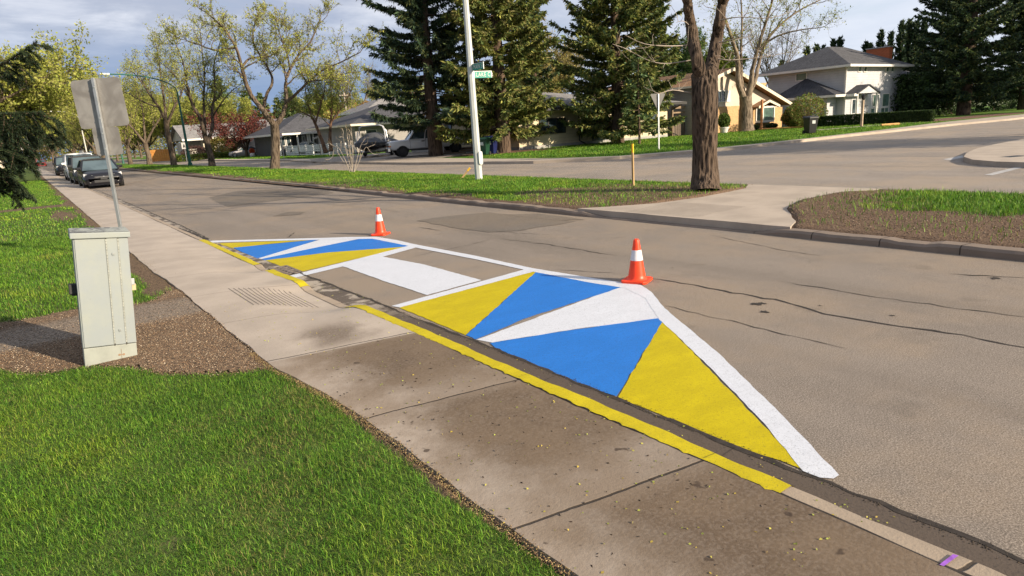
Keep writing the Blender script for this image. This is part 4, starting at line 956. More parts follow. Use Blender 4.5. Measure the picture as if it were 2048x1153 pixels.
wpx(1746, 1757, 190, 212, hy0, glass=MAT_GLASSG); wpx(1765, 1778, 188, 212, hy0, glass=MAT_GLASSG)
wpx(1743, 1757, 217, 225, hy0, cols=2, glass=MAT_GLASSG); wpx(1763, 1778, 216, 224, hy0, cols=2, glass=MAT_GLASSG)
mb = MB(); mb.box(hx0-.06,hy0-.06,.1,hx0+.06,hy0+.06,zE-.1); mb.tube([(hx0-.12,hy0-.12,.2),(hx0-.12,hy0-.12,zE-.4),(hx0-.5,hy0-.5,zE-.2)], .05, 6); mb.build('downspout', MAT_WTRIM, H)
window(H, 'x', 34.6, 35.6, 4.35, 4.95, hx0, glass=MAT_GLASSG)
# lean-to garage wing against the house's left wall
wx0, wy0, wy1 = 59.25, 31.6, 36.6; zw = 2.72
mb = MB(); mb.box(wx0,wy0,.1,hx0-.01,wy1,zw-.1); mb.build('garage_wall', SID_WHITE, H)
mb = MB(); mb.add([(wx0-.5,wy0-1.0,zw),(hx0-.005,wy0-1.0,zw),(hx0-.005,wy1+.4,zw),(wx0-.5,wy1+.4,zw),(hx0-.005,34.6,zw+1.75)], [(0,1,4),(3,0,4),(2,3,4),(3,2,1,0)]); mb.build('garage_roof', SH_DARK2, H, recalc=False)
mb = MB(); mb.box(wx0-.56,wy0-1.06,zw-.2,hx0+.0,wy0-1.0,zw); mb.box(wx0-.56,wy0-1.0,zw-.2,wx0-.5,wy1+.4,zw); mb.build('garage_eaves', MAT_WTRIM, H)
ga_, gb_, pY_ = x_at(1716,29.8,2.8), x_at(1757,29.8,2.8), 29.8; gm = (ga_+gb_)/2; gz = height_at(168, gm, pY_)
mb = MB(); mb.slab([(ga_-.2,pY_-.1,2.76),(gm,pY_-.1,gz),(gm,hy0,gz),(ga_-.2,hy0,2.76)], .1); mb.slab([(gm,pY_-.1,gz),(gb_+.2,pY_-.1,2.76),(gb_+.2,hy0,2.76),(gm,hy0,gz)], .1); mb.build('porch_roof', SH_DARK2, H)
mb = MB(); mb.prism_y([(ga_,2.72),(gb_,2.72),(gm,gz-.12)], pY_, pY_+.08); mb.build('porch_gable', SID_WHITE, H)
mb = MB(); mb.box(hx0-.4,pY_,2.5,ga_,hy0,2.72); mb.build('porch_beam', MAT_WTRIM, H)
mb = MB(); mb.box(gb_-.15,pY_,.1,gb_,pY_+.15,2.72); mb.box(ga_,pY_,.1,ga_+.12,pY_+.12,2.72); mb.build_each('porch_post', MAT_WTRIM, H)
da, db = x_at(1702,hy0,1.5), x_at(1711,hy0,1.5); mb = MB(); mb.box(da-.1,hy0-.05,.2,db+.1,hy0-.002,2.4); dr = mb.build('door', MAT_DOORW, H); mb = MB(); mb.box(da+.15,hy0-.07,1.0,db-.15,hy0-.04,2.2); mb.build('pane', MAT_GLASS, dr)
mb = MB(); mb.tube([(gb_-.1,pY_-.3,.3),(ga_+.4,pY_-.3,1.2)], .03, 6); mb.tube([(gb_-.1,pY_-.3,.1),(gb_-.1,pY_-.3,.9)], .03, 6); mb.tube([(ga_+.4,pY_-.3,.1),(ga_+.4,pY_-.3,1.2)], .03, 6); mb.build('handrail', MAT_BLACK, H)

# --- tan brick split-level
H = house('brick_house', 'tan brick split-level house with cream gable and bay window behind the forked yard tree')
y0, y1 = 35., 47.
xl, xr_, xp = 45.2, x_at(1558, y0, 1.2), x_at(1453, y0, 5.3)
zp = height_at(137, xp, y0); xe = x_at(1581, y0-.6, 2.3); ze = height_at(206, xe, y0-.6)
sl = (zp-ze)/(xe-xp); zl_ = 4.05; 
mb = MB(); zlw = zp-.25-(xp-xl)*(zp-zl_)/(xp-(xl-.7)); mb.prism_y([(xl,.1),(xr_,.1),(xr_,zp-.25-sl*(xr_-xp)),(xp,zp-.25),(xl,zlw)], y0, y1); mb.build('wall', [SID_VERT], H)
zb_ = 2.30
mb = MB(); mb.box(xl-.05,y0-.09,.1,x_at(1500,y0,1),y0-.003,zb_); mb.box(x_at(1500,y0,1)+.02,y0-.30,.1,xr_+.02,y0-.003,1.98); mb.build('brick_front', BR_TAN, H)
mb = MB(); mb.box(xl-.06,y0-.092,.1,xl-.003,y1,zlw-.15); mb.build('side_wall', SID_GREY, H)
mb = MB(); zl0 = zl_; mb.slab([(xl-.75,y0-.7,zl0),(xp,y0-.7,zp+.0),(xp,y1+.5,zp+.0),(xl-.75,y1+.5,zl0)], .14); mb.slab([(xp,y0-.7,zp),(xe,y0-.7,ze),(xe,y1+.5,ze),(xp,y1+.5,zp)], .14)
rf = mb.build('roof', SH_BROWN, H)
mb = MB()
for (a, b) in (((xl-.78,zl0),(xp,zp)), ((xp,zp),(xe+.04,ze))):
    q = [(a[0],y0-.76,a[1]+.02),(b[0],y0-.76,b[1]+.02),(b[0],y0-.70,b[1]+.02),(a[0],y0-.70,a[1]+.02)]; mb.slab(q, .27)
mb.box(xl-.85,y0-.7,zl0-.16,xl-.75,y1+.5,zl0+.0); mb.box(xe,y0-.7,ze-.18,xe+.1,y1+.5,ze)
mb.build('fascia', MAT_FASCIA, H)
cxx = x_at(1520, y0+3, 4.2); mb = MB(); mb.box(cxx-.4,y0+2.6,2.6,cxx+.5,y0+3.6,4.35); mb.build('chimney', BR_TAN, rf)
xv = x_at(1330, y0+4, 4.2); mb = MB(); mb.lathe([(.16,3.9),(.16,4.62),(.27,4.64),(.27,4.85),(.2,4.9)], 14, (xl+1.2,y0+5,.0)); mb.build('roof_vent', plain('vent_white', (.6,.6,.58), .4), rf)
mb = MB(); mb.box(xl+1.0,y0+2.3,4.3,xl+1.35,y0+2.8,4.5); mb.build('roof_vent', plain('vent_white', (.6,.6,.58), .4), rf)
xa, xb = x_at(1434, y0, 3), x_at(1449, y0, 3); window(H, 'y', xa, xb, 2.72, 3.55, y0, cols=2); 
mb = MB(); mb.box(xb+.25,y0-.06,2.66,xb+.75,y0-.002,3.6); mb.box(xa-.75,y0-.06,2.66,xa-.25,y0-.002,3.6); mb.build_each('shutter', MAT_WTRIM, H)
# bay window
bx0, bx1 = x_at(1517, y0-.6, 1.5), x_at(1548, y0-.6, 1.5)
mb = MB(); mb.prism([(bx0,y0-.3),(bx0+.35,y0-.85),(bx1-.35,y0-.85),(bx1,y0-.3)], .72, .90); mb.prism([(bx0,y0-.3),(bx0+.35,y0-.85),(bx1-.35,y0-.85),(bx1,y0-.3)], 1.98, 2.12)
for q in ((bx0+.04,y0-.34),(bx0+.35,y0-.81),(bx1-.35,y0-.81),(bx1-.04,y0-.34)): mb.box(q[0]-.06,q[1]-.05,.9,q[0]+.06,q[1]+.05,1.98)
bw = mb.build('bay_window', MAT_WTRIM, H)
mb = MB(); mb.prism([(bx0+.05,y0-.3),(bx0+.37,y0-.80),(bx1-.37,y0-.80),(bx1-.05,y0-.3)], .9, 1.98); mb.build('pane', MAT_GLASSG, bw)
mb = MB(); xm = (bx0+bx1)/2; mb.slab([(bx0-.6,y0-1.0,2.12),(xm-.2,y0-1.0,2.62),(xm-.2,y0-.1,2.62),(bx0-.6,y0-.1,2.12)], .08); mb.slab([(xm-.2,y0-1.0,2.62),(bx1+.2,y0-1.0,2.14),(bx1+.2,y0-.1,2.14),(xm-.2,y0-.1,2.62)], .08); mb.build('bay_roof', SH_BROWN, H)
mb = MB(); mb.slab([(bx0-.62,y0-1.05,2.15),(xm-.2,y0-1.05,2.66),(xm-.2,y0-1.0,2.66),(bx0-.62,y0-1.0,2.15)], .2); mb.slab([(xm-.2,y0-1.05,2.66),(bx1+.24,y0-1.05,2.17),(bx1+.24,y0-1.0,2.17),(xm-.2,y0-1.0,2.66)], .2); mb.build('bay_fascia', MAT_FASCIA, H)
mb = MB(); a = x_at(1508,y0,1); mb.box(a-.06,y0-.36,.1,a+.06,y0-.30,1.98); mb.box(x_at(1478,y0,1)-.05,y0-.14,.1,x_at(1478,y0,1)+.03,y0-.09,2.3); mb.build_each('downspout', MAT_DKTRIM, H)
mb = MB(); a = x_at(1560,y0,1.5); mb.box(a,y0+.3,1.35,a+.7,y0+.35,1.9); mb.build('side_window_box', MAT_WTRIM, H)
# the timber side gate between the houses
G_ = empty('side_gate', (0,0,0), 'brown board gate with a slatted top beside the cream house', 'gate')
ga, gb = x_at(1346,y0+1.2,1.0), x_at(1378,y0+1.2,1.0); gy = y0+1.2
mb = MB()
for i in range(7):
    x = ga+(gb-ga)*i/7; mb.box(x,gy,.1,x+(gb-ga)/7-.03,gy+.04,1.75)
mb.build('boards', plain('gate_wood', (.10,.075,.055), .85, var=.3, vs=5), G_)
mb = MB(); mb.box(ga-.1,gy-.03,.1,ga+.02,gy+.09,2.5); mb.box(gb-.02,gy-.03,.1,gb+.1,gy+.09,2.5); mb.box(ga,gy-.02,2.35,gb,gy+.06,2.55); mb.box(ga,gy,1.98,gb,gy+.03,2.1)
mb.build('frame', plain('gate_frame_wood', (.22,.155,.10), .85, var=.25, vs=6), G_)

# --- cream bungalow behind the spruces
H = house('cream_bungalow', 'low cream bungalow half hidden behind the row of three spruces')
x0, x1, y0, y1 = 27.6, 43.0, 36.3, 52.
mb = MB(); mb.box(x0,y0,.35,x1,y1,2.75); mb.build('wall', SID_CREAM, H)
mb = MB(); mb.box(x0-.02,y0-.02,.05,x1+.02,y1+.02,.352); mb.build('foundation', MAT_FOUND, H)
mb = MB(); hip_roof(mb, x0-.9, x1+1.1, y0-1.0, y1+.9, 2.86, 4.5); mb.build('roof', SH_GREY, H, recalc=False)
mb = MB(); eaves(mb, x0-.91, x1+1.11, y0-1.01, y1+.91, 2.86, .2); mb.build('eaves', MAT_DKTRIM, H)
a, b = x_at(1080,y0,1.5), x_at(1129,y0,1.5); window(H, 'y', a, b, 1.15, 2.1, y0, cols=3, trim=MAT_DKTRIM)
a, b = x_at(1184,y0,1), x_at(1192,y0,1); mb = MB(); mb.box(a,y0-.05,.35,b,y0-.002,2.3); mb.build('door', MAT_DOORD, H)
a, b = x_at(1194,y0,1), x_at(1215,y0,1); mb = MB(); mb.box(a,y0-.04,.35,b,y0-.002,2.2); mb.build('blue_panel', plain('blue_grey_panel', (.10,.13,.17), .6), H)
window(H, 'y', x_at(1290,y0,1), x_at(1312,y0,1), 1.2, 2.1, y0, cols=2, trim=MAT_DKTRIM)
mb = MB()
for px in (1343,1157): 
    a = x_at(px,y0,1.2); mb.tube([(a+.25,y0-.9,2.68),(a,y0-.08,2.3),(a,y0-.08,.45),(a+.3,y0-.4,.2)], .055, 6)
mb.build_each('downspout', MAT_DKTRIM, H)
mb = MB(); mb.box(x0-.05,41.0,.5,x0-.002,42.1,2.5); dr = mb.build('door', MAT_WTRIM, H)
mb = MB(); mb.box(x0-.07,40.88,.5,x0-.002,40.98,2.6); mb.box(x0-.07,42.12,.5,x0-.002,42.22,2.6); mb.box(x0-.07,40.88,2.52,x0-.002,42.22,2.62); mb.build('door_trim', MAT_DKTRIM, dr)
window(H, 'x', 38.2, 39.2, 1.0, 1.5, x0, trim=MAT_DKTRIM)
window(H, 'x', 45.0, 47.4, 1.2, 2.2, x0, cols=2, trim=MAT_DKTRIM)
S_ = empty('door_steps', (0,0,0), 'timber-edged concrete steps to the side door of the cream bungalow', 'steps')
mb = MB(); mb.box(26.2,38.9,.1,27.5,43.2,.48); mb.box(25.6,39.0,.1,26.19,43.0,.34); mb.box(25.0,39.2,.1,25.59,42.6,.21); mb.build('treads', MAT_FOUND, S_)
mb = MB(); mb.box(26.12,38.85,.37,26.2,43.25,.5); mb.box(25.52,38.95,.24,25.6,43.05,.36); mb.box(24.92,39.15,.12,25.0,42.65,.23); mb.build('edging', plain('step_timber', (.18,.12,.075), .85), S_)
e = empty('plant_pot', (26.6,42.6,.48), 'dark flower pot standing on the side-door steps', 'plant pot'); mb = MB(); mb.lathe([(.16,0),(.24,.34),(.26,.34),(.26,.40),(.22,.40),(.20,.33)], 16); mb.build('pot', plain('pot_dark', (.05,.05,.05), .6), e); mb = MB(); mb.lathe([(.19,.30),(.19,.345),(.02,.36)], 12); mb.build('soil', MAT_CRACK, e)
e = empty('planter_box', (25.8,43.6,.13), 'white planter trough beside the pickup truck', 'planter'); mb = MB(); mb.box(-.25,-.5,0,.25,.5,.06); mb.box(-.25,-.5,.06,-.19,.5,.5); mb.box(.19,-.5,.06,.25,.5,.5); mb.box(-.19,-.5,.06,.19,-.44,.5); mb.box(-.19,.44,.06,.19,.5,.5); mb.build('box', MAT_WTRIM, e); mb = MB(); mb.box(-.19,-.44,.06,.19,.44,.44); mb.build('soil', MAT_CRACK, e)

# wheeled bins
def bin_(px, py, lab, matb, rz=0, H=1.08, sticker=True):
    X, Y = ground(px, py, .14); e = empty('wheeled_bin', (X,Y,.14), lab, 'bin', rz=rz)
    mb = MB(); a, b = .24, .31
    secs = [[(-a,-a,.06),(a,-a,.06),(a,a*1.0,.06),(-a,a,.06)],[(-b,-b-.02,H-.12),(b,-b-.02,H-.12),(b,b,H-.12),(-b,b,H-.12)]]
    loft(mb, secs); mb.box(-b-.02,-b-.045,H-.17,b+.02,b+.02,H-.10); mb.build('body', matb, e, bevel=.02)
    mb = MB(); mb.add([(-b-.03,-b-.06,H-.10),(b+.03,-b-.06,H-.10),(b+.03,b+.05,H-.10),(-b-.03,b+.05,H-.10),(-b+.05,-b+.0,H-.01),(b-.05,-b+.0,H-.01),(b-.03,b+.05,H+.0),(-b+.03,b+.05,H+.0)], [(3,2,1,0),(4,5,6,7),(0,1,5,4),(1,2,6,5),(2,3,7,6),(3,0,4,7)]); mb.build('lid', matb, e, bevel=.02)
    for s in (-1,1):
        mb = MB(); mb.lathe([(.10,s*.27-.03),(.12,s*.27-.02),(.12,s*.27+.02),(.10,s*.27+.03)], 14, (0,.25,.12), axis='x'); mb.build('wheel', MAT_RUBBER, e)
    mb = MB(); mb.tube([(-.22,b+.10,H-.12),(.22,b+.10,H-.12)], .018, 6); mb.build('handle', matb, e)
    if sticker: mb = MB(); mb.box(-.10,-.315,.62,.12,-.29,.82); mb.build('label', plain('bin_label', (.45,.47,.45), .5), e)
    return e
bin_(1620, 268, 'black wheeled bin standing on the grass at the kerb before the brick house', plain('bin_black', (.013,.013,.014), .4), radians(-25))
bin_(969, 311, 'dark green wheeled bin against the bungalow, left of the blue bin', plain('bin_green', (.008,.04,.022), .45), radians(-60))
bin_(984, 309, 'dark blue wheeled bin between the green bin and the middle spruce trunk', plain('bin_blue', (.008,.012,.07), .45), radians(-60), 1.15)
# --- charcoal bungalow beyond the drive
H = house('charcoal_bungalow', 'charcoal-sided bungalow with dark roof behind the white slatted fence')
y0 = 80.; x0, x1 = x_at(563,y0,1.2), x_at(706,y0,1.2); y1 = y0+11
mb = MB(); mb.box(x0,y0,.1,x1,y1,2.6); mb.build('wall', SID_DARK, H)
mb = MB(); hip_roof(mb, x0-1.0, x1+1.2, y0-1.2, y1+1, 2.75, 5.3); mb.build('roof', SH_DARK, H, recalc=False)
mb = MB(); eaves(mb, x0-1.02, x1+1.22, y0-1.22, y1+1.02, 2.75, .22); mb.build('eaves', MAT_WTRIM, H)
for a, b in ((564,570),(574,581)): window(H, 'y', x_at(a,y0,1.5), x_at(b,y0,1.5), 1.35, 2.35, y0)
a, b = x_at(586,y0,1.2), x_at(595,y0,1.2); mb = MB(); mb.box(a,y0-.05,.2,b,y0-.003,2.4); mb.build('door', MAT_DOORD, H)
a, b = x_at(605,y0,1.2), x_at(613,y0,1.2); mb = MB(); mb.box(a,y0-.05,.2,b,y0-.003,2.4); dr = mb.build('door', MAT_DOORW, H); mb = MB(); mb.box(a+.3,y0-.07,1.0,b-.3,y0-.04,2.2); mb.build('pane', MAT_GLASS, dr)
mb = MB()
for px in (560,597,617,621,628): a = x_at(px,y0-.9,1.2); mb.box(a-.09,y0-1.0,.1,a+.09,y0-.86,2.55)
a = x_at(628,y0-1.2,1.5); mb.tube([(a,y0-1.1,.3),(a,y0-1.1,1.9),(a+2.2,y0-1.15,2.6)], .12, 6); mb.build_each('porch_post', MAT_WTRIM, H)
a, b = x_at(632,y0,1.2), x_at(648,y0,1.2); mb = MB(); mb.box(a,y0-.06,.2,b,y0-.003,2.3); mb.build('garage_door', plain('garage_pale', (.42,.42,.43), .6), H)
window(H, 'y', x_at(655,y0,1.5), x_at(690,y0,1.5), 1.0, 2.2, y0, cols=2)
# grey gable behind it
H = house('grey_gabled_house', 'grey house with a light gable end between the pale and charcoal bungalows')
y0 = 92.; x0, x1 = x_at(547,y0,1.5), x_at(612,y0,1.5)
mb = MB(); mb.box(x0,y0,.1,x1,y0+12,2.9); mb.build('wall', SID_GREY, H)
mb = MB(); gable_roof(mb, x0-.8, x1+.6, y0-1, y0+13, 2.95, 5.1, axis='x', xr=y0+5); mb.build('roof', SH_GREY, H)
mb = MB(); mb.add([(x0-.01,y0,2.9),(x0-.01,y0+12,2.9),(x0-.01,y0+5,4.9),(x0+.2,y0,2.9),(x0+.2,y0+12,2.9),(x0+.2,y0+5,4.9)], [(0,1,2),(5,4,3),(0,3,4,1),(1,4,5,2),(2,5,3,0)]); mb.build('gable', SID_GREY, H)
mb = MB(); mb.box(x0-.85,y0-1.05,2.75,x1+.65,y0-.95,2.98); mb.build('eaves', MAT_WTRIM, H)
window(H, 'y', x0+1.5, x0+3.0, 1.2, 2.3, y0)
# --- pale bungalow at the left
H = house('pale_bungalow', 'pale stucco bungalow with grey roof behind the red-leaved tree')
y0 = 105.; x0, x1 = x_at(409,y0,1.2), x_at(548,y0,1.2); y1 = y0+9
mb = MB(); mb.box(x0,y0,.1,x1,y1,2.9); mb.build('wall', SID_STUCCO, H)
mb = MB(); mb.box(x0-2.2,y0+1.5,.1,x0-.01,y1-1,2.7); mb.build('porch_wall', SID_PALE, H)
mb = MB(); gable_roof(mb, x0-2.9, x1+1.2, y0-1.1, y1+1, 3.05, 5.2, axis='x'); mb.build('roof', SH_GREY, H)
mb = MB(); mb.add([(x0-2.4,y0-.9,2.95),(x0-2.4,y1+.8,2.95),(x0-2.4,(y0+y1)/2,4.9),(x0-2.2,y0-.9,2.95),(x0-2.2,y1+.8,2.95),(x0-2.2,(y0+y1)/2,4.9)], [(0,1,2),(5,4,3),(0,3,4,1),(1,4,5,2),(2,5,3,0)]); mb.build('gable', SID_PALE, H)
mb = MB(); mb.box(x0-2.95,y0-1.16,2.82,x1+1.25,y0-1.08,3.08); mb.build('eaves', MAT_WTRIM, H)
for a, b in ((419,428),(464,474),(478,485)): window(H, 'y', x_at(a,y0,1.5), x_at(b,y0,1.5), 1.0, 2.3, y0, cols=2)
a, b = x_at(436,y0,1.2), x_at(441,y0,1.2); mb = MB(); mb.box(a,y0-.06,.2,b,y0-.003,2.4); mb.build('door', MAT_DOORW, H)
a, b = x_at(513,y0,1.2), x_at(530,y0,1.2); mb = MB(); mb.box(a,y0-.06,.2,b,y0-.003,2.3); mb.build('garage_door', plain('garage_white', (.62,.60,.56), .6), H)
# roofs between spruce and sheds
H = house('grey_roofed_house', 'grey hip-roofed house glimpsed behind the covered boat and the dark spruce')
y0 = 66.; x0 = x_at(712,y0,1.5); x1 = x0+13
mb = MB(); mb.box(x0,y0,.1,x1,y0+11,3.0); mb.build('wall', SID_GREY, H)
mb = MB(); hip_roof(mb, x0-.9, x1+.8, y0-1.2, y0+12, 3.1, 5.3); mb.build('roof', SH_DARK, H, recalc=False)
mb = MB(); eaves(mb, x0-.92, x1+.82, y0-1.22, y0+12.02, 3.1, .2); mb.build('eaves', MAT_FASCIA, H)
window(H, 'y', x0+1.2, x0+2.4, 1.2, 2.4, y0)
H = house('two_storey_house', 'two-storey house with a pale grey roof peeping out above the boat tower')
y0 = 90.; x0 = x_at(737,y0,4); mb = MB(); mb.box(x0,y0,.1,x0+12,y0+10,5.3); mb.build('wall', SID_PALE, H); mb = MB(); hip_roof(mb, x0-.8, x0+12.8, y0-.8, y0+10.8, 5.4, 7.6); mb.build('roof', SH_GREY, H, recalc=False); mb = MB(); eaves(mb, x0-.82, x0+12.82, y0-.82, y0+10.82, 5.4, .2); mb.build('eaves', MAT_WTRIM, H)
window(H, 'y', x0+1.5, x0+2.7, 3.6, 4.7, y0)
# dim house under the right-hand spruces
H = house('shaded_house', 'dark-roofed house in deep shade beside the right-hand spruces')
mb = MB(); mb.box(74.5,33,.1,86,41,3.7); mb.build('wall', SID_GREY, H); mb = MB(); gable_roof(mb, 73.6, 87, 32, 42, 3.8, 5.4, axis='x'); mb.build('roof', SH_DARK, H); window(H, 'y', 76, 78.5, 1.3, 2.5, 33, cols=2)
# distant white building at the left end of the street
H = house('white_building', 'white building far down the left side of the street behind spruce branches')
mb = MB(); mb.box(-14,190,.1,-4,205,4.2); mb.build('wall', SID_STUCCO, H); mb = MB(); gable_roof(mb, -15, -3, 189, 206, 4.3, 6.3); mb.build('roof', SH_GREY, H); window(H, 'y', -9, -6.5, 1.2, 2.6, 190)

# --- fence, small things
F_ = empty('slat_fence', (0,0,0), 'white horizontal slat fence beside the drive, in front of the charcoal bungalow', 'fence')
fa, fb = Vector((*ground(566, 313, .13), 0)), Vector((*ground(706, 309, .13), 0))
fa = Vector((x_at(574, 78.5, .2), 78.5, 0)); fb = Vector((x_at(712, 58.5, .2), 58.5, 0)); d = fb-fa; n = Vector((-d.y,d.x,0)).normalized()
rF = random.Random(4); mb = MB(); nb = 9
for b in range(nb):
    a_, b_ = fa+d*(b/nb), fa+d*((b+1)/nb); top = 1.25-.03*(b%2)
    for k in range(6):
        if rF.random() < .10: continue
        z = .22+k*.185; q = [a_, b_]; th = n*.02
        mb.add([tuple(a_-th+Vector((0,0,z))),tuple(b_-th+Vector((0,0,z+rF.uniform(-.02,.02)))),tuple(b_+th+Vector((0,0,z))),tuple(a_+th+Vector((0,0,z))),tuple(a_-th+Vector((0,0,z+.135))),tuple(b_-th+Vector((0,0,z+.135))),tuple(b_+th+Vector((0,0,z+.135))),tuple(a_+th+Vector((0,0,z+.135)))], [(3,2,1,0),(4,5,6,7),(0,1,5,4),(1,2,6,5),(2,3,7,6),(3,0,4,7)])
mb.build('slats', plain('fence_white', (.55,.55,.55), .6, var=.2, vs=2), F_)
for b in range(nb+1):
    a_ = fa+d*(b/nb); mb = MB(); mb.box(-.06,-.06,.05,.06,.06,1.3); o = mb.build('post', plain('fence_post', (.16,.15,.14), .8) if b in (2,5) else plain('fence_white', (.55,.55,.55)), F_); o.location = a_; o.rotation_euler = (0,0,atan2(d.y,d.x))
e = empty('fire_hydrant', (x_at(517,92,.3),92,.13), 'yellow fire hydrant with a blue cap beside the silver sedan', 'hydrant')
my = plain('hydrant_yellow', (.65,.42,.03), .5); mb = MB(); mb.lathe([(.18,0),(.18,.05),(.12,.06),(.12,.62),(.16,.64),(.16,.68),(.12,.70)], 14); mb.build('barrel', my, e, smooth=True)
mb = MB(); mb.lathe([(.17,.69),(.16,.80),(.10,.92),(.03,.96)], 14); mb.build('cap', plain('hydrant_blue', (.03,.05,.30), .5), e, smooth=True)
mb = MB(); mb.tube([(-.26,0,.5),(.26,0,.5)], .07, 10); mb.tube([(0,-.25,.5),(0,0,.5)], .085, 10); mb.build('nozzle', my, e)
e = empty('garden_ornament', (x_at(505,91,.4),91,.13), 'red and white lawn ornament at the foot of the red-leaved tree', 'garden ornament', rz=.4)
mb = MB(); mb.lathe([(.27,-.05),(.36,-.05),(.36,.05),(.27,.05),(.27,-.05)], 20, (0,0,.75), axis='x'); o = mb.build('ring', plain('ornament_red', (.5,.07,.02), .5), e); o.rotation_euler = (0,0,1.2)
mb = MB(); mb.lathe([(.34,0),(.36,.3),(.24,.5)], 14); mb.build('pot', plain('ornament_white', (.6,.58,.56), .5), e)
wm = plain('crate_orange', (.50,.22,.05), .8, var=.2, vs=4)
e = empty('timber_screen', (x_at(323,112,.6),112,.13), 'orange timber garden screen behind the median trees', 'garden screen', rz=-.5)
mb = MB(); 
for i in range(12): mb.box(-1.9+i*.32,-.03,.0,-1.9+i*.32+.29,.03,1.75)
mb.build('boards', wm, e); mb = MB(); mb.box(-1.95,.03,.3,1.95,.08,.42); mb.box(-1.95,.03,1.3,1.95,.08,1.42); mb.box(-1.95,.03,0,-1.85,.12,1.8); mb.box(1.85,.03,0,1.95,.12,1.8); mb.build('rails', wm, e)

# --- small signs, posts and lamps
def small_sign(loc, h, w, hh, label, rz=radians(-35.8), post=MAT_GALV, ring=False, back=False, tilt=0):
    e = empty('small_sign', loc, label, 'sign', rz=rz, rot=(0,tilt,rz)); mb = MB(); mb.tube([(0,0,0),(0,0,h)], .03, 6); mb.build('post', post, e)
    mb = MB(); mb.prism_y(rounded(w,hh,.04,3), -.045, -.035); o = mb.build('plate', MAT_SIGNBACK if back else MAT_WTRIM, e); o.location = (0,0,h-hh/2)
    if ring:
        mb = MB(); n_ = 20
        for (r0, r1) in ((w*.30,w*.40),):
            vs = [(r0*cos(2*pi*i/n_),-.048,r0*sin(2*pi*i/n_)+.08*0) for i in range(n_)]+[(r1*cos(2*pi*i/n_),-.048,r1*sin(2*pi*i/n_)) for i in range(n_)]
            mb.add(vs, [(i,(i+1)%n_,n_+(i+1)%n_,n_+i) for i in range(n_)])
        mb.add([(-w*.28,-.0485,w*.24),(-w*.24,-.0485,w*.28),(w*.28,-.0485,-w*.24),(w*.24,-.0485,-w*.28)], [(0,1,2,3)])
        mb.build('red_ring', plain('sign_red', (.5,.02,.03), .5), o)
    return e
X, Y = ground(568.5, 318, .13); small_sign((X,Y,.12), height_at(265,X,Y)-.12, .30, .45, 'white no-parking sign with red ring, right of the Y-shaped median tree', ring=True)
X, Y = ground(443, 316, .13); small_sign((X,Y,.12), height_at(281,X,Y)-.12, .30, .45, 'small pale sign on a post in front of the pale bungalow', ring=True)
X, Y = ground(374, 323, .13); small_sign((X,Y,.12), height_at(285,X,Y)-.12, .65, .8, 'white sign with a black figure beside the green lamp post')
ob = bpy.context.scene.objects; pl = [c for c in COL.objects if c.parent and c.parent.get('label','').startswith('white sign with a black figure') and c.name.startswith('plate')][0]
mb = MB(); mb.add([(-.05,-.049,.2),(.06,-.049,.2),(.06,-.049,.1),(-.05,-.049,.1)],[(0,1,2,3)]); mb.add([(-.08,-.049,.08),(.08,-.049,.08),(.16,-.049,-.25),(.06,-.049,-.25),(.0,-.049,-.08),(-.08,-.049,-.25),(-.18,-.049,-.25)],[(0,1,2,3,4,5,6)]); mb.build('figure', MAT_BLACK, pl, recalc=False)
X, Y = ground(65.5, 345, .1); small_sign((X,Y,.1), 5.6, .3, .45, 'left one of two thin steel posts by the pavement beyond the spruce branches', back=True)
X, Y = ground(70.5, 346, .1); small_sign((X,Y,.1), 5.0, .3, .45, 'right one of two thin steel posts by the pavement beyond the spruce branches', back=True)
X, Y = ground(51, 338, .1); small_sign((X,Y,.1), 4.2, .9, 1.0, 'white roadside sign in front of the far white building')
X, Y = ground(78, 328, .1); small_sign((9.2,150,.1), 2.6, .9, 1.2, 'small white sign on the far median beyond the parked cars')
X, Y = ground(1317.5, 300, .13)
e = empty('yield_sign', (X,Y,.1), 'grey back of a triangular yield sign on the far grass corner', 'sign', rz=radians(-12)); h = height_at(187,X,Y)-.1
mb = MB(); mb.box(-.03,-.03,0,.03,.03,h-.02); mb.build('post', MAT_GALV, e); mb = MB(); mb.prism_y([(-.40,h),(.40,h),(.44,h-.05),(.05,h-.74),(-.05,h-.74),(-.44,h-.05)], .035, .045); mb.build('plate', MAT_SIGNDULL, e)
def lamp_post(loc, h, arm, matp, label, dirx=-1, lw=.09):
    e = empty('street_lamp', loc, label, 'street lamp', 'street lamps along the median'); mb = MB(); mb.tube([(0,0,0),(0,0,h)], [lw*1.35,lw*.7], 8); mb.build('post', matp, e); mb = MB(); mb.tube([(0,0,-.02),(0,0,.35)], lw*1.9, 8); mb.build('base', matp, e)
    pts = [(dirx*arm*(1-cos(a)),0,h+1.5*sin(a)) for a in np.linspace(0,pi/2,9)]; mb = MB(); mb.tube(pts, [.05]*9, 6); mb.build('arm', matp, e, smooth=True)
    mb = MB(); x = dirx*arm; mb.box(min(x,x+dirx*.75),-.17,h+1.42,max(x,x+dirx*.75),.17,h+1.58); mb.build('lamp_head', plain('lamp_head_white', (.55,.56,.56), .4), e, bevel=.06); return e
MAT_GREENPOST = plain('green_post', (.018,.10,.075), .5, var=.1)
X, Y = ground(381, 332, .13); hh = height_at(178,X,Y)-.1
lamp_post((X,Y,.1), hh-.2, 5.0, MAT_GREENPOST, 'green lamp post with a long curved arm among the median trees', -1, .10)
X, Y = ground(247, 327.5, .13); lamp_post((X,Y,.1), 7.5, 3.5, MAT_GREENPOST, 'far green lamp post beyond the parked cars')
lamp_post((9.0,135.,.1), 7.6, 3.2, plain('pale_post', (.5,.5,.46), .5), 'pale lamp post with curved arm behind the white suv', -1)
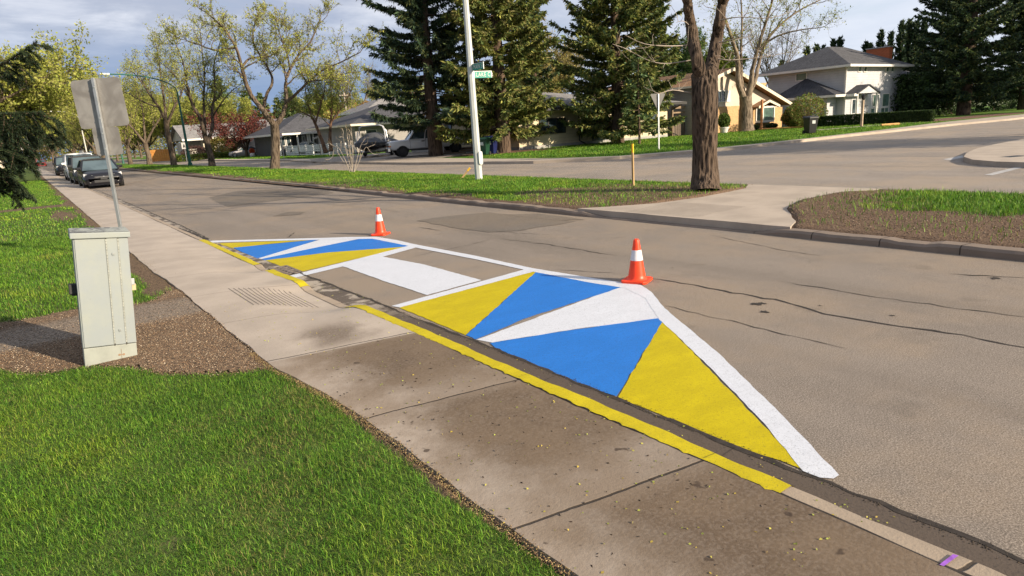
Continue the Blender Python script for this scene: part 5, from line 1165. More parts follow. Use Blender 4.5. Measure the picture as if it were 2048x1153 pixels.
e = empty('utility_pole', (x_at(697,110,3),110,.1), 'pale wooden utility pole behind the roofs near the boat', 'utility pole'); mb = MB(); mb.tube([(0,0,0),(0,0,9.3)], [.17,.12], 8); mb.build('pole', plain('pole_wood', (.42,.36,.29), .85), e)
mb = MB(); mb.box(-.9,-.06,8.8,.9,.06,8.95); mb.build('crossarm', plain('pole_wood', (.42,.36,.29), .85), e)
e = empty('garden_lamp', (x_at(1724,24.0,.8),24.0,.12), 'wooden garden lamp post standing before the hedge of the white house', 'garden lamp'); mb = MB(); mb.box(-.07,-.07,0,.07,.07,1.9); mb.build('post', plain('lamp_wood', (.36,.27,.19), .8), e); mb = MB(); mb.lathe([(.06,1.9),(.11,2.0),(.13,2.2),(.16,2.22),(.03,2.36)], 10); mb.build('lantern', MAT_BLACK, e); mb = MB(); mb.box(.05,-.03,1.45,.75,.03,1.5); mb.build('arm', MAT_BLACK, e)
e = empty('porch_post', (x_at(1523,33.2,.8),33.2,.12), 'thin brown wooden post in front of the bay window', 'post'); mb = MB(); mb.box(-.07,-.07,0,.07,.07,2.5); mb.box(-.09,-.09,2.5,.09,.09,2.56); mb.build('shaft', plain('post_brown', (.36,.17,.07), .8), e)
e = empty('garden_edging', (0,0,0), 'orange timber edging of the flower bed by the brick house', 'garden edging'); mb = MB()
a, b = x_at(1512,33.9,.1), x_at(1612,30.0,.1)
mb.tube([(a,33.9,.17),((a+b)/2,32.2,.17),(b,30.0,.17)], .09, 6); mb.build('timbers', plain('edging_timber', (.50,.27,.09), .85), e)
e = empty('garden_edging', (0,0,0), 'short orange timber edging before the hedge of the white house', 'garden edging'); mb = MB(); a, b = x_at(1762,22.2,.1), x_at(1786,22.0,.1); mb.tube([(a,22.2,.19),(b,21.6,.19)], .1, 6); mb.build('timbers', plain('edging_timber', (.50,.27,.09), .85), e)
# kerb inlet at the corner
e = empty('kerb_inlet', (18.58,5.62,0), 'dark storm inlet opening in the corner kerb at the right', 'drain'); 
iy = [ground(2000, 322, .05), ground(2022, 322, .05)]
mb = MB(); a, b = Vector((*ground(1999,323.5,.0),0)), Vector((*ground(2021,324.5,.0),0)); e.location = (0,0,0)
dd = (b-a).normalized(); nn = Vector((-dd.y,dd.x,0)); nn = nn if nn.x < 0 else -nn
mb.add([tuple(a+nn*.03+Vector((0,0,.01))),tuple(b+nn*.03+Vector((0,0,.01))),tuple(b+nn*.03+Vector((0,0,.125))),tuple(a+nn*.03+Vector((0,0,.125))),tuple(a-nn*.5+Vector((0,0,.01))),tuple(b-nn*.5+Vector((0,0,.01))),tuple(b-nn*.5+Vector((0,0,.131))),tuple(a-nn*.5+Vector((0,0,.131)))], [(0,1,2,3),(7,6,5,4),(0,4,5,1),(1,5,6,2),(2,6,7,3),(3,7,4,0)]); mb.build('opening', MAT_BLACK, e)
mb = MB(); 
for f in (0,.33,.66,1.): q = a+(b-a)*f; mb.tube([tuple(q+nn*.035+Vector((0,0,.0))),tuple(q+nn*.035+Vector((0,0,.13)))], .01, 6)
mb.build('bars', plain('rusty_iron', (.16,.13,.11), .8, .3, var=.35, vs=20), e)
# ------------------------------------------------------------------ trees
class TB:
    """many tapered tubes as numpy arrays"""
    def __init__(s): s.V = []; s.F = []; s.n = 0
    def tube(s, P, R, n=5):
        P = np.asarray(P, float); k = len(P); T = np.gradient(P, axis=0); T /= np.linalg.norm(T, axis=1, keepdims=True)+1e-9
        ref = np.array([.37,.21,.9]) if abs(T[0]@np.array([.37,.21,.9])) < .9 else np.array([1,.1,.1])
        U = np.cross(T, ref); U /= np.linalg.norm(U, axis=1, keepdims=True)+1e-9; W = np.cross(T, U)
        a = np.arange(n)*2*pi/n; R = np.asarray(R, float)
        V = P[:,None,:]+(U[:,None,:]*np.cos(a)[None,:,None]+W[:,None,:]*np.sin(a)[None,:,None])*R[:,None,None]
        i = np.arange(k*n).reshape(k, n); j = np.roll(i, -1, 1)
        F = np.stack([i[:-1], j[:-1], j[1:], i[1:]], -1).reshape(-1, 4)+s.n
        s.V.append(V.reshape(-1,3)); s.F.append(F); s.n += k*n
    def arrays(s): return np.concatenate(s.V), np.concatenate(s.F)
def smooth_path(P, m=4):
    P = np.asarray(P, float)
    if len(P) < 3: return P
    E = np.vstack([2*P[0]-P[1], P, 2*P[-1]-P[-2]]); out = []
    for i in range(1, len(E)-2):
        for t_ in np.arange(m)/m:
            p0,p1,p2,p3 = E[i-1],E[i],E[i+1],E[i+2]
            out.append(.5*((2*p1)+(-p0+p2)*t_+(2*p0-5*p1+4*p2-p3)*t_**2+(-p0+3*p1-3*p2+p3)*t_**3))
    out.append(P[-1]); return np.array(out)
def unit(v): return v/(np.linalg.norm(v)+1e-9)
def branch(r, p, d, L, n, wob=.25, up=.1):
    P = [p]; d = unit(d)
    for i in range(n):
        d = unit(d+r.normal(0, wob, 3)+np.array([0,0,up])); P.append(P[-1]+d*L/n)
    return np.array(P)
def leaves(r, C, size, cols, flat=.0, aspect=.6, hang=0.):
    """one small pointed leaf face per centre"""
    n = len(C); d = r.normal(0,1,(n,3)); d[:,2] = d[:,2]*(1-flat)-hang; d /= np.linalg.norm(d,axis=1,keepdims=True)
    e = np.cross(d, r.normal(0,1,(n,3))); e /= np.linalg.norm(e,axis=1,keepdims=True)+1e-9
    s = size*r.uniform(.6,1.35,n)[:,None]
    V = np.stack([C-d*s, C+e*s*aspect, C+d*s, C-e*s*aspect], 1).reshape(-1,3)
    F = np.arange(4*n).reshape(n,4); cols = np.asarray(cols); c = cols[r.integers(0,len(cols),n)]*r.uniform(.75,1.25,(n,1))
    return V, F, np.repeat(c, 4, 0)
YG = [(.29,.315,.055),(.36,.37,.08),(.22,.26,.04),(.34,.335,.085)]
YGREEN = [(.13,.19,.03),(.17,.22,.035),(.21,.23,.04)]; BROWNISH = [(.22,.17,.08),(.26,.20,.09),(.19,.16,.07),(.24,.23,.06)]
RED = [(.10,.025,.02),(.15,.035,.028),(.20,.06,.045),(.07,.02,.018)]; ORANGE = [(.32,.19,.06),(.28,.18,.07)]
def deciduous(name, label, base, limbs, seed, cols, leaf=.06, nleaf=9, l2=(1.6,.5), l2n=1.6, l3n=8, l3=.75, bark=None, group=None, cat='tree', l4=3, twig_r=.005, scatter=.10, bark_flare=1.25, nside=9, droop=0., crownmat=None, bare=0., wob=1.):
    """limbs: list of (points, r0, r1, spawn_from) in local metres; the first is the trunk"""
    r = np.random.default_rng(seed); root = empty(name, base, label, cat, group)
    tb = TB(); tw = TB(); C = []
    for li, (P, r0, r1, sp) in enumerate(limbs):
        P = smooth_path(P, 5); k = len(P); f = np.linspace(0,1,k); R = r0+(r1-r0)*f**.8
        P = P+r.normal(0,1,P.shape)*R[:,None]*(.10 if li else .03)*(f>0)[:,None]*wob
        if li == 0 and bark_flare: z = P[:,2]-P[0,2]; R = R*(1+(bark_flare-1)*np.exp(-z/.28))
        tb.tube(P, R, nside if li == 0 else 7)
        if sp is None: continue
        Ls = np.linalg.norm(P[-1]-P[0]); nb = max(2, int(Ls*(1-sp)*l2n))
        ends = [(P[-1], unit(P[-1]-P[-3]), R[-1], 1.)]
        for q in range(nb):
            fq = sp+(1-sp)*(q+r.uniform(0,1))/nb; i = min(int(fq*(k-1)), k-2); t_ = unit(P[i+1]-P[i])
            side = r.normal(0,1,3); side -= t_*(side@t_); side = unit(side)
            ends.append((P[i], unit(side*.85+t_*.55+np.array([0,0,.22-droop])), R[i]*.55, fq))
        for (p, d, rad, fq) in ends:
            L = (l2[0]*(1-.45*fq)+l2[1])*r.uniform(.65,1.25); B = branch(r, p, d, L, 5, .22, .10-droop)
            rad = min(rad, .055); tb.tube(B, np.linspace(rad, .012, 6), 5)
            for q in range(l3n):
                i = r.integers(1,6) if q else 5; t_ = unit(B[i]-B[i-1]); side = unit(r.normal(0,1,3)); L3 = l3*r.uniform(.5,1.3)
                T = branch(r, B[i], t_*.6+side*.8+np.array([0,0,.2-droop]), L3, 4, .25, .08-droop); tw.tube(T, np.linspace(twig_r*2.0, twig_r, 5), 3)
                for w in range(l4):
                    j = r.integers(1,5); side = unit(r.normal(0,1,3)); T2 = branch(r, T[j], unit(T[j]-T[j-1])*.6+side*.8+np.array([0,0,.15-droop]), L3*.55*r.uniform(.5,1.2), 3, .3, .05-droop)
                    tw.tube(T2, np.linspace(twig_r*1.3, twig_r*.7, 4), 3)
                    if r.random() > bare:
                        m = r.integers(1, max(2, nleaf)); f_ = r.uniform(0,3,m); i0 = np.minimum(f_.astype(int),2); C.append(T2[i0]+(T2[i0+1]-T2[i0])*(f_-i0)[:,None]+r.normal(0,scatter,(m,3)))
                if r.random() > bare:
                    m = r.integers(1, max(2, nleaf)); f_ = r.uniform(.5,4,m); i0 = np.minimum(f_.astype(int),3); C.append(T[i0]+(T[i0+1]-T[i0])*(f_-i0)[:,None]+r.normal(0,scatter,(m,3)))
    V, F = tb.arrays(); npmesh('trunk', V, [F], bark or MAT_BARK, root, smooth=True)
    V, F = tw.arrays(); LV, LF, LC = leaves(r, np.concatenate(C), leaf, cols)
    npmesh('crown', np.concatenate([V, LV]), [F, LF+len(V)], [MAT_TWIG, crownmat or MAT_LEAF], root, col=np.concatenate([np.full((len(V),3),.15), LC]), fm=[np.zeros(len(F)), np.ones(len(LF))])
    return root
def vase(H, fork, n, spread, r0, seed, lean=(0,0), wig=.25, top=None):
    r = np.random.default_rng(seed); t0 = np.array([lean[0]*fork, lean[1]*fork, fork])
    L = [([(0,0,-.15), t0*.5+r.normal(0,.05,3)*(1,1,0), t0], r0, r0*.8, None)]; a0 = r.uniform(0,6.28)
    for i in range(n):
        a = a0+2*pi*i/n+r.uniform(-.4,.4); s = spread*r.uniform(.55,1.1); h = (H-fork)*r.uniform(.7,1.0); P = [t0-np.array([0,0,.1])]
        for f in (.25,.5,.75,1.): P.append(t0+np.array([cos(a)*s*f**.85, sin(a)*s*f**.85, h*f**1.1])+r.normal(0,wig*f,3))
        L.append((P, r0*.58, .03, .22))
        f1 = P[2]; a2 = a+r.uniform(.6,1.2)*r.choice([-1,1]); s2 = spread*.6
        L.append(([f1, f1+np.array([cos(a2)*s2*.5, sin(a2)*s2*.5, h*.2]), f1+np.array([cos(a2)*s2, sin(a2)*s2, h*.45])+r.normal(0,wig,3)], r0*.28, .02, .15))
    return L
def px_limb(base, pts, r0, r1, sp, seed=0, depth=0.):
    """limb traced at its real distance; alternate points step nearer or farther so that it is round in plan"""
    r = random.Random(seed); out = []; n = len(pts); rd = Vector((RIGHT.x, RIGHT.y))
    b2 = Vector((base[0], base[1]))
    for i, (x, y) in enumerate(pts):
        off = depth*i/max(1,n-1)+(r.uniform(-.2,.2) if i else 0)
        p0 = b2+Vector((FWD.x, FWD.y))*off
        lo, hi = -9., 9.
        for _ in range(40):
            m = (lo+hi)/2; q = p0+rd*m; z = height_at2(y, q.x, q.y)
            if project(q.x, q.y, z)[0] < x: lo = m
            else: hi = m
        q = p0+rd*lo; out.append((q.x-base[0], q.y-base[1], z-base[2]))
    return (out, r0, r1, sp)
def height_at2(py, X, Y):
    lo, hi = -2., 26.
    for _ in range(36):
        m = (lo+hi)/2
        if project(X, Y, m)[1] > py: lo = m
        else: hi = m
    return lo
def gp(x, y, z=.12): X, Y = ground(x, y, z); return (X, Y, z)
GM = 'elms standing along the grass median'
# the Y-shaped elm
b = gp(549, 339, .15)
deciduous('elm_tree', 'Y-shaped budding elm on the median, in front of the charcoal bungalow', b, [px_limb(b, [(549,341),(551,300),(550,268),(549,250)], .27, .25, None),
    px_limb(b, [(549,253),(530,225),(505,195),(492,165),(484,135),(472,95),(450,60),(425,35)], .19, .04, .42, 1, -2.0),
    px_limb(b, [(527,216),(533,190),(545,165),(538,140),(520,110),(505,80),(510,45)], .11, .03, .40, 2, 1.5),
    px_limb(b, [(550,253),(566,228),(573,200),(571,165),(580,140),(600,105),(620,85),(640,40)], .17, .035, .40, 3, 1.6),
    px_limb(b, [(573,204),(595,185),(618,163),(645,140),(680,125),(720,105)], .10, .025, .30, 4, -2.2),
    px_limb(b, [(484,135),(500,117),(540,112),(565,90),(580,65)], .08, .02, .2, 5, 2.0),
    px_limb(b, [(472,95),(430,100),(400,90),(370,80)], .07, .02, .25, 6, 1.0),
    px_limb(b, [(580,140),(575,110),(560,70),(555,50)], .06, .02, .2, 7, -1.0),
    px_limb(b, [(618,163),(640,160),(680,150),(700,145)], .05, .02, .2, 8, 1.6)], 21, YG, .046, 9, (1.25,.45), 2.6, 11, .70, group=GM, l4=4, scatter=.045)
b = gp(424, 333, .14)
deciduous('elm_tree', 'dark-trunked elm forking into upright limbs, beside the Y-shaped elm', b, [px_limb(b, [(425,335),(421,310),(415,290),(411,272)], .26, .24, None),
    px_limb(b, [(411,276),(402,240),(388,215),(378,190),(372,160),(365,120),(350,85)], .18, .03, .35, 1, -1.5),
    px_limb(b, [(411,278),(409,240),(407,200),(409,160),(405,110),(400,60)], .15, .03, .35, 2, .5),
    px_limb(b, [(412,285),(425,255),(424,220),(430,180),(428,130),(440,85)], .17, .03, .35, 3, 1.5),
    px_limb(b, [(424,235),(440,210),(460,185),(480,170)], .08, .02, .3, 4, -1.5),
    px_limb(b, [(378,190),(360,165),(340,140),(320,125)], .08, .02, .3, 5, 1.5)], 22, YG, .055, 7, (1.3,.4), 2.5, 9, .75, m_bark('bark_dark', (.085,.065,.05), (.015,.011,.008)), GM, l4=4, scatter=.1)
b = gp(348, 332, .14)
deciduous('elm_tree', 'slim straight elm left of the green lamp post', b, [px_limb(b, [(349,333),(342,300),(336,270),(332,240)], .27, .24, None),
    px_limb(b, [(332,243),(318,215),(300,190),(280,160),(262,140)], .15, .03, .3, 1, -2),
    px_limb(b, [(332,243),(328,200),(322,160),(318,120),(312,90)], .15, .03, .3, 2, 1.5),
    px_limb(b, [(334,250),(348,215),(362,190),(370,160),(378,130)], .15, .03, .3, 3, -.5),
    px_limb(b, [(318,215),(290,205),(262,190),(240,180)], .09, .02, .25, 4, 2.)], 23, YG, .065, 7, (1.7,.5), 2.2, 9, .85, group=GM, l4=4, scatter=.12)
b = gp(298, 330, .14)
deciduous('elm_tree', 'wide spreading elm between the parked cars and the green lamp post', b, [px_limb(b, [(300,331),(297,310),(292,295),(290,285)], .30, .27, None),
    px_limb(b, [(291,287),(270,262),(250,240),(232,215),(222,190)], .17, .03, .3, 1, -2),
    px_limb(b, [(291,287),(288,250),(284,215),(275,180),(270,150)], .15, .03, .3, 2, 1.5),
    px_limb(b, [(292,288),(304,262),(318,240),(335,215),(340,185)], .15, .03, .3, 3, 1)], 24, YG, .08, 7, (2.0,.6), 2.2, 9, 1.0, group=GM, l4=4, scatter=.14)
b = gp(262, 329, .14)
t5 = deciduous('elm_tree', 'forked elm right behind the plates of the grey-backed sign', b, vase(9.5, 2.6, 4, 4.6, .3, 5), 25, YG, .09, 7, (2.0,.6), 2.1, 9, 1.0, group=GM, l4=4, scatter=.16)
for i, (s_, rz, sc, lab) in enumerate([(122, 1.1, 1.0, 'elm on the far median, first beyond the forked one behind the sign plates'), (141, 2.4, 1.08, 'brownish elm on the far median, above the white suv'), (162, 4.0, .95, 'elm on the far median above the black suv'), (190, 5.2, 1.1, 'farthest elm of the median at the end of the street')]):
    c = copy_tree(t5); c.location = (10.2+.4*i, s_, .1); c.rotation_euler = (0,0,rz); c.scale = (sc,)*3; c['label'] = lab
# the big trunk in front
b = gp(1411, 381, .16)
def bigtrunk(name, label, b):
    L = [px_limb(b, [(1411,384),(1410,340),(1410,290),(1410,235),(1409,185),(1409,150)], .235, .25, None),
         px_limb(b, [(1404,165),(1394,120),(1385,75),(1379,35),(1374,0),(1362,-60),(1330,-150),(1290,-260)], .155, .06, .66, 1, -.8),
         px_limb(b, [(1416,165),(1426,120),(1434,75),(1440,35),(1446,0),(1462,-60),(1490,-150),(1530,-280)], .17, .06, .66, 2, .8),
         px_limb(b, [(1446,0),(1440,-60),(1420,-140),(1400,-250)], .13, .06, .3, 3, -1.5),
         px_limb(b, [(1374,0),(1390,-60),(1370,-160),(1350,-300)], .11, .05, .3, 4, 1.8)]
    r = np.random.default_rng(77)
    return deciduous(name, label, b, L, 31, YG, .06, 5, (1.9,.6), 1.5, 6, .8, MAT_BARKBIG, GM, l4=2, scatter=.08, bark_flare=1.32, nside=36, wob=0.)
big = bigtrunk('elm_tree', 'big rough-barked elm trunk forking low, standing by the path across the median', b)
# furrowed bark: push the trunk surface in and out along upright ridges that split and join
tm = [c for c in big.children if c.name.startswith('trunk')][0]
sub = tm.modifiers.new('sub', 'SUBSURF'); sub.levels = sub.render_levels = 2
tx_ = bpy.data.textures.new('bark_ridges', 'STUCCI'); tx_.noise_scale = .055; tx_.turbulence = 6
em = bpy.data.objects.new('bark_grain', None); COL.objects.link(em); em.parent = big; em.scale = (1,1,9); em['label'] = 'grain direction of the bark'
dm = tm.modifiers.new('ridges', 'DISPLACE'); dm.texture = tx_; dm.texture_coords = 'OBJECT'; dm.texture_coords_object = em; dm.strength = .04; dm.mid_level = .5
# thin whippy side shoots of the big trunk
tb = TB(); r = np.random.default_rng(5); C = []
bb = Vector(b)
for pts in ([(1394,118),(1360,124),(1330,127),(1300,122),(1262,103)], [(1262,103),(1245,95),(1225,88)], [(1378,40),(1376,25),(1372,0),(1366,-20)], [(1436,118),(1460,120),(1500,117),(1540,112),(1580,104)], [(1438,85),(1470,78),(1510,72)], [(1395,70),(1378,50),(1366,42),(1352,45)], [(1383,186),(1345,180),(1318,187),(1300,178)], [(1436,150),(1452,128),(1475,112),(1490,95)], [(1440,40),(1480,34),(1540,36),(1590,20)], [(1386,90),(1340,92),(1290,88),(1250,70)]):
    L = px_limb(b, pts, 0, 0, None, len(pts), -.4); P = smooth_path(L[0], 3); tb.tube(P, np.linspace(.014,.004,len(P)), 4)
    for q in range(5):
        i = r.integers(1,len(P)-1); T = branch(r, P[i], r.normal(0,1,3)+np.array([0,0,.6]), r.uniform(.2,.5), 3, .2, .1); tb.tube(T, np.linspace(.005,.0025,4), 3)
V, F = tb.arrays(); npmesh('shoots', V, [F], plain('twig_pale', (.33,.28,.23), .9, var=.2), big)

# yard trees on the far side
b = gp(1492, 263, .13)
deciduous('yard_tree', 'pale-barked yard tree forking into four limbs before the brick house', b, [px_limb(b, [(1494,265),(1492,235),(1492,210),(1491,190)], .55, .50, None),
    px_limb(b, [(1488,200),(1478,170),(1476,140),(1474,110),(1466,85),(1455,50),(1440,10),(1425,-40)], .30, .05, .4, 1, -2),
    px_limb(b, [(1490,196),(1483,165),(1482,130),(1482,90),(1484,40),(1480,-30)], .22, .05, .4, 2, 2),
    px_limb(b, [(1494,196),(1502,165),(1506,135),(1516,95),(1530,50),(1545,0),(1560,-60)], .28, .05, .4, 3, -1),
    px_limb(b, [(1496,196),(1510,160),(1518,125),(1532,85),(1560,50),(1600,20),(1640,0)], .22, .04, .4, 4, 1.5),
    px_limb(b, [(1532,85),(1560,70),(1600,60),(1640,55)], .1, .03, .3, 5, -1.5)], 41, YG+YGREEN, .065, 5, (2.4,.7), 1.7, 8, 1.1, MAT_BARKPALE, l4=4, scatter=.12, bark_flare=1.3)
gB = 'trees in the yards behind the houses'
def yard(px, Y, H, fork, n, spread, r0, seed, cols, label, name='yard_tree', leaf=.1, nleaf=10, l2=(2.2,.7), dens=1.7, grp=gB, x=None, l3n=8, l4=3, bark=None, **k):
    return deciduous(name, label, (x if x is not None else x_at(px, Y, .5), Y, .1), vase(H, fork, n, spread, r0, seed), seed, cols, leaf, nleaf, l2, dens, l3n, 1.0, bark, grp, l4=l4, scatter=k.pop('scatter', .18), **k)
yard(20, 62, 8.6, 2.8, 10, 7.6, .8, 51, YG, 'large yellow-green tree with a massive trunk behind the spruce branches at the left edge', leaf=.10, nleaf=11, l2=(2.6,.8), dens=2.9, grp=None, x=-3.0, l3n=10, droop=.05)
yb = yard(300, 150, 12, 2.5, 6, 5.5, .3, 52, YG, 'yellow-green tree filling the gap left of the pale bungalow', leaf=.14, nleaf=12, dens=2.0)
for px, Y, rz, sc, lab in ((350, 138, 1., .9, 'yellow-green tree just left of the pale bungalow porch'), (235, 175, 2., .95, 'yellow-green tree behind the sign plates and the far lamp post'), (455, 125, 3., .78, 'round yellow-green tree rising behind the roof of the pale bungalow'), (395, 132, 4.2, .72, 'yellow-green tree seen between the dark-trunked elm and the green post')):
    c = copy_tree(yb); c.location = (x_at(px,Y,.5),Y,.1); c.rotation_euler = (0,0,rz); c.scale = (sc,)*3; c['label'] = lab
for px, Y, rz, sc, lab in ((640,135,.5,.85,'yellow-green tree behind the roof of the charcoal bungalow'), (560,200,1.7,.8,'yellow-green tree far behind the Y-shaped elm'), (420,210,2.9,.8,'distant yellow-green tree behind the pale bungalow'), (270,210,3.9,.9,'distant yellow-green tree between the elms left of the green post'), (690,160,5.,.9,'yellow-green tree behind the utility pole'), (800,130,.9,1.0,'yellow-green tree behind the dark spruce'), (1080,110,2.,1.,'distant tree between the spruces')):
    c = copy_tree(yb); c.location = (x_at(px,Y,.5),Y,.1); c.rotation_euler = (0,0,rz); c.scale = (sc,)*3; c['label'] = lab
bt = yard(150, 215, 13, 2.5, 6, 6.5, .4, 53, BROWNISH, 'brownish budding tree above the white suv at the end of the street', leaf=.18, nleaf=9, l2=(2.8,.9), dens=1.8, grp='trees at the end of the street')
for x, Y, rz, sc, lab, cl in ((15, 235, 1., 1.05, 'brownish tree at the end of the street, right of the far lamp post', 0), (-6, 250, 2.2, 1.1, 'brownish tree at the end of the street, left of the far lamp post', 0), (-9, 200, 3.3, 1.0, 'brownish tree over the far red car', 0), (4, 330, 4, 1.3, 'farthest hazy tree closing the view down the street', 0), (22, 290, 5, 1.2, 'tall tree behind the far elms of the median', 0), (34, 250, 1.5, 1., 'brownish tree behind the far green lamp post', 0), (26, 205, .4, .9, 'brownish tree across the service road far away', 0), (-24, 260, .9, 1.2, 'brownish tree far off behind the white building', 0), (-2.5, 300, 3.1, 1.35, 'tall brownish tree rising at the left end of the street', 0), (5, 400, 4.4, 1.9, 'big hazy tree closing the street, left one', 0), (14, 410, 5.6, 2.0, 'big hazy tree closing the street, right one', 0), (9, 300, .2, 1.1, 'brownish tree at the end of the median far away', 0), (-40, 220, 2.7, 1.2, 'brownish tree far left behind the spruce branches', 0)):
    c = copy_tree(bt); c.location = (x,Y,.1); c.rotation_euler = (0,0,rz); c.scale = (sc,)*3; c['label'] = lab
yl = yard(90, 120, 11, 2.5, 6, 5.0, .35, 54, YG, 'yellow-green street tree beyond the two thin steel posts', leaf=.13, nleaf=9, l2=(2.4,.7), dens=1.8, grp='trees along the left side of the street', x=-4.5)
for x, Y, rz, sc, lab in ((-5, 150, 2, 1., 'yellow-green street tree near the far white building'), (-11, 112, 4, .9, 'yellow-green tree on the left lawn behind the spruce branches')):
    c = copy_tree(yl); c.location = (x,Y,.1); c.rotation_euler = (0,0,rz); c.scale = (sc,)*3; c['label'] = lab
# red-leaved tree, two-stemmed tree, bushes
X = x_at(494, 93, .3)
deciduous('red_leaf_tree', 'dark red-leaved ornamental tree before the pale bungalow', (X,93,.12), [([(0,0,-.1),(0,0,.5),(.05,0,.9)], .2, .18, None)]+[([(.05,0,.8),(a*.5,b_*.5,2.2),(a*1.3,b_*1.3,3.4),(a*2.1,b_*2.1,4.6)], .11, .03, .2) for a,b_ in ((-2.0,-.6),(-1.2,1.0),(.4,-.8),(1.5,.3),(-.3,.2),(-2.6,.5),(.9,1.0))], 61, RED, .10, 13, (1.4,.5), 3., 5, .8, l4=2, scatter=.16, bark=m_bark('bark_dark', (.10,.075,.055), (.015,.011,.008)))
X = x_at(652, 62, .3)
deciduous('twin_stem_tree', 'two-stemmed yellow-green tree behind the white slatted fence', (X,62,.12), [px_limb((X,62,.12), [(652,305),(645,285),(635,258),(625,235)], .22, .12, None), px_limb((X,62,.12), [(625,238),(618,215),(612,190),(610,165)], .12, .03, .1, 2, 1), px_limb((X,62,.12), [(630,248),(640,215),(648,185),(650,160)], .10, .03, .1, 3, -1),
    px_limb((X,62,.12), [(662,303),(660,270),(662,240),(664,205),(660,165)], .22, .03, .4, 4, .5), px_limb((X,62,.12), [(662,245),(680,220),(695,195),(705,175)], .09, .03, .15, 5, -1), px_limb((X,62,.12), [(625,235),(600,222),(585,215)], .08, .02, .1, 6, 1)], 62, YG+YGREEN, .065, 8, (1.3,.45), 2.6, 9, .8, m_bark('bark_red', (.17,.10,.065)), l4=4, scatter=.14)
X, Y = ground(705, 345, .15)
deciduous('median_shrub', 'bare many-stemmed shrub on the median near the covered boat', (X,Y,.13), [([(0,0,-.05),(.02,0,.1)], .03, .02, None)]+[([(r_.uniform(-.1,.1),r_.uniform(-.1,.1),0),(dx*.4,dy*.4,.5),(dx*.8,dy*.8,1.1),(dx,dy,h_)], .018, .006, .3) for r_ in [random.Random(3)] for dx,dy,h_ in ((-.2,.1,1.7),(.15,-.1,1.75),(.5,-.3,1.3),(-.5,.25,1.2),(.05,.2,1.9),(-.65,.5,.8),(.75,-.5,.9),(.3,.3,1.5),(-.1,-.3,1.3))], 63, [(.22,.2,.06)], .022, 2, (.35,.12), 3.0, 3, .25, plain('twig_pale', (.33,.28,.23), .9, var=.2), None, 'shrub', 1, .003, .04, bare=.75, bark_flare=0)
def bush(name, label, loc, rx, ry, rz_, n, leaf, cols, seed, cat='shrub', stems=7, group=None, box=False, mat=None):
    r = np.random.default_rng(seed); root = empty(name, loc, label, cat, group); tb = TB()
    for i in range(stems):
        a = r.uniform(0,6.28); q = r.uniform(.2,.8); P = np.array([[cos(a)*.1*rx,sin(a)*.1*ry,-.05],[cos(a)*.4*q*rx,sin(a)*.4*q*ry,rz_*.7],[cos(a)*q*rx,sin(a)*q*ry,rz_*1.4]]); tb.tube(smooth_path(P,3), np.linspace(.03,.01,7), 5)
    V, F = tb.arrays(); npmesh('stems', V, [F], MAT_TWIG, root)
    if box:
        f = r.integers(0,5,n); U = r.uniform(-1,1,(n,3)); 
        U[f==0,2] = 1; U[f==1,0] = 1; U[f==2,0] = -1; U[f==3,1] = 1; U[f==4,1] = -1; U += r.normal(0,.04,(n,3)); C = U*[rx,ry,rz_]+[0,0,rz_]
    else:
        U = r.normal(0,1,(n,3)); U /= np.linalg.norm(U,axis=1,keepdims=True); rad = r.uniform(.45,1.,n)**.5; lump = .78+.45*fnoise(U[:,0]*2.2+U[:,2]*1.7+seed, U[:,1]*2.2-U[:,2]*1.1, seed)
        C = U*(rad*lump)[:,None]*[rx,ry,rz_]+[0,0,rz_*1.02]; C = C[C[:,2] > .02]
    V, F, c = leaves(r, C, leaf, cols); npmesh('foliage', V, [F], mat or MAT_LEAF, root, col=c); return root
DG = [(.03,.055,.018),(.045,.075,.02),(.025,.045,.015)]; MG = [(.08,.13,.02),(.10,.15,.025),(.06,.11,.02)]
hd = [Vector((x_at(1640,29.0,.2),29.0,.12)), Vector((x_at(1856,21.9,.2),21.9,.12))]; hc = (hd[0]+hd[1])/2; 
h_ = bush('clipped_hedge', 'long low clipped hedge in front of the white two-storey house', hc, (hd[1]-hd[0]).length/2, .45, .42, 42000, .055, DG+[(.055,.09,.022)], 71, 'hedge', 12, None, True); h_.rotation_euler = (0,0,atan2((hd[1]-hd[0]).y,(hd[1]-hd[0]).x))
X = x_at(1592,32,.5); bush('garden_shrub', 'rounded green and orange-tinged shrub at the right corner of the brick house', (X,32,.12), 1.35, 1.2, .95, 9000, .07, MG+ORANGE, 72)
X = x_at(1572,32.5,.5); bush('garden_shrub', 'small yellow-green shrub below the darker one at the brick house', (X-.1,31.6,.12), .55, .5, .45, 2500, .06, [(.15,.2,.03),(.12,.17,.025)], 73)
X = x_at(1632,29,.5); bush('garden_shrub', 'thin tall shrub in young leaf before the white garage wing', (X,29.8,.12), 1.9, 1.3, 1.35, 3200, .075, [(.14,.2,.03),(.11,.15,.03),(.2,.14,.05)], 74, stems=22)
X = x_at(1442,34.2,.8); bush('garden_shrub', 'round dark shrub beside the big elm trunk at the brick house', (X,33.9,.5), .55, .5, .62, 3000, .06, MG, 75)
e = empty('plant_pot', (X,33.9,.10), 'white pot holding the round shrub at the brick house', 'plant pot'); mb = MB(); mb.lathe([(.25,0),(.38,.45),(.42,.46),(.42,.52),(.36,.52)], 16); mb.build('pot', MAT_WTRIM, e); mb = MB(); mb.lathe([(.36,.45),(.30,.47),(.02,.48)], 12); mb.build('soil', MAT_CRACK, e)
for px, w_, lab in ((1512,.35,'small low dark shrub at the foot of the bay window post'), (1545,.8,'low dark hedge under the bay window')): X = x_at(px,33.8,.3); bush('low_shrub', lab, (X,33.9,.12), w_, .35, .26, 1800, .05, DG, int(px))
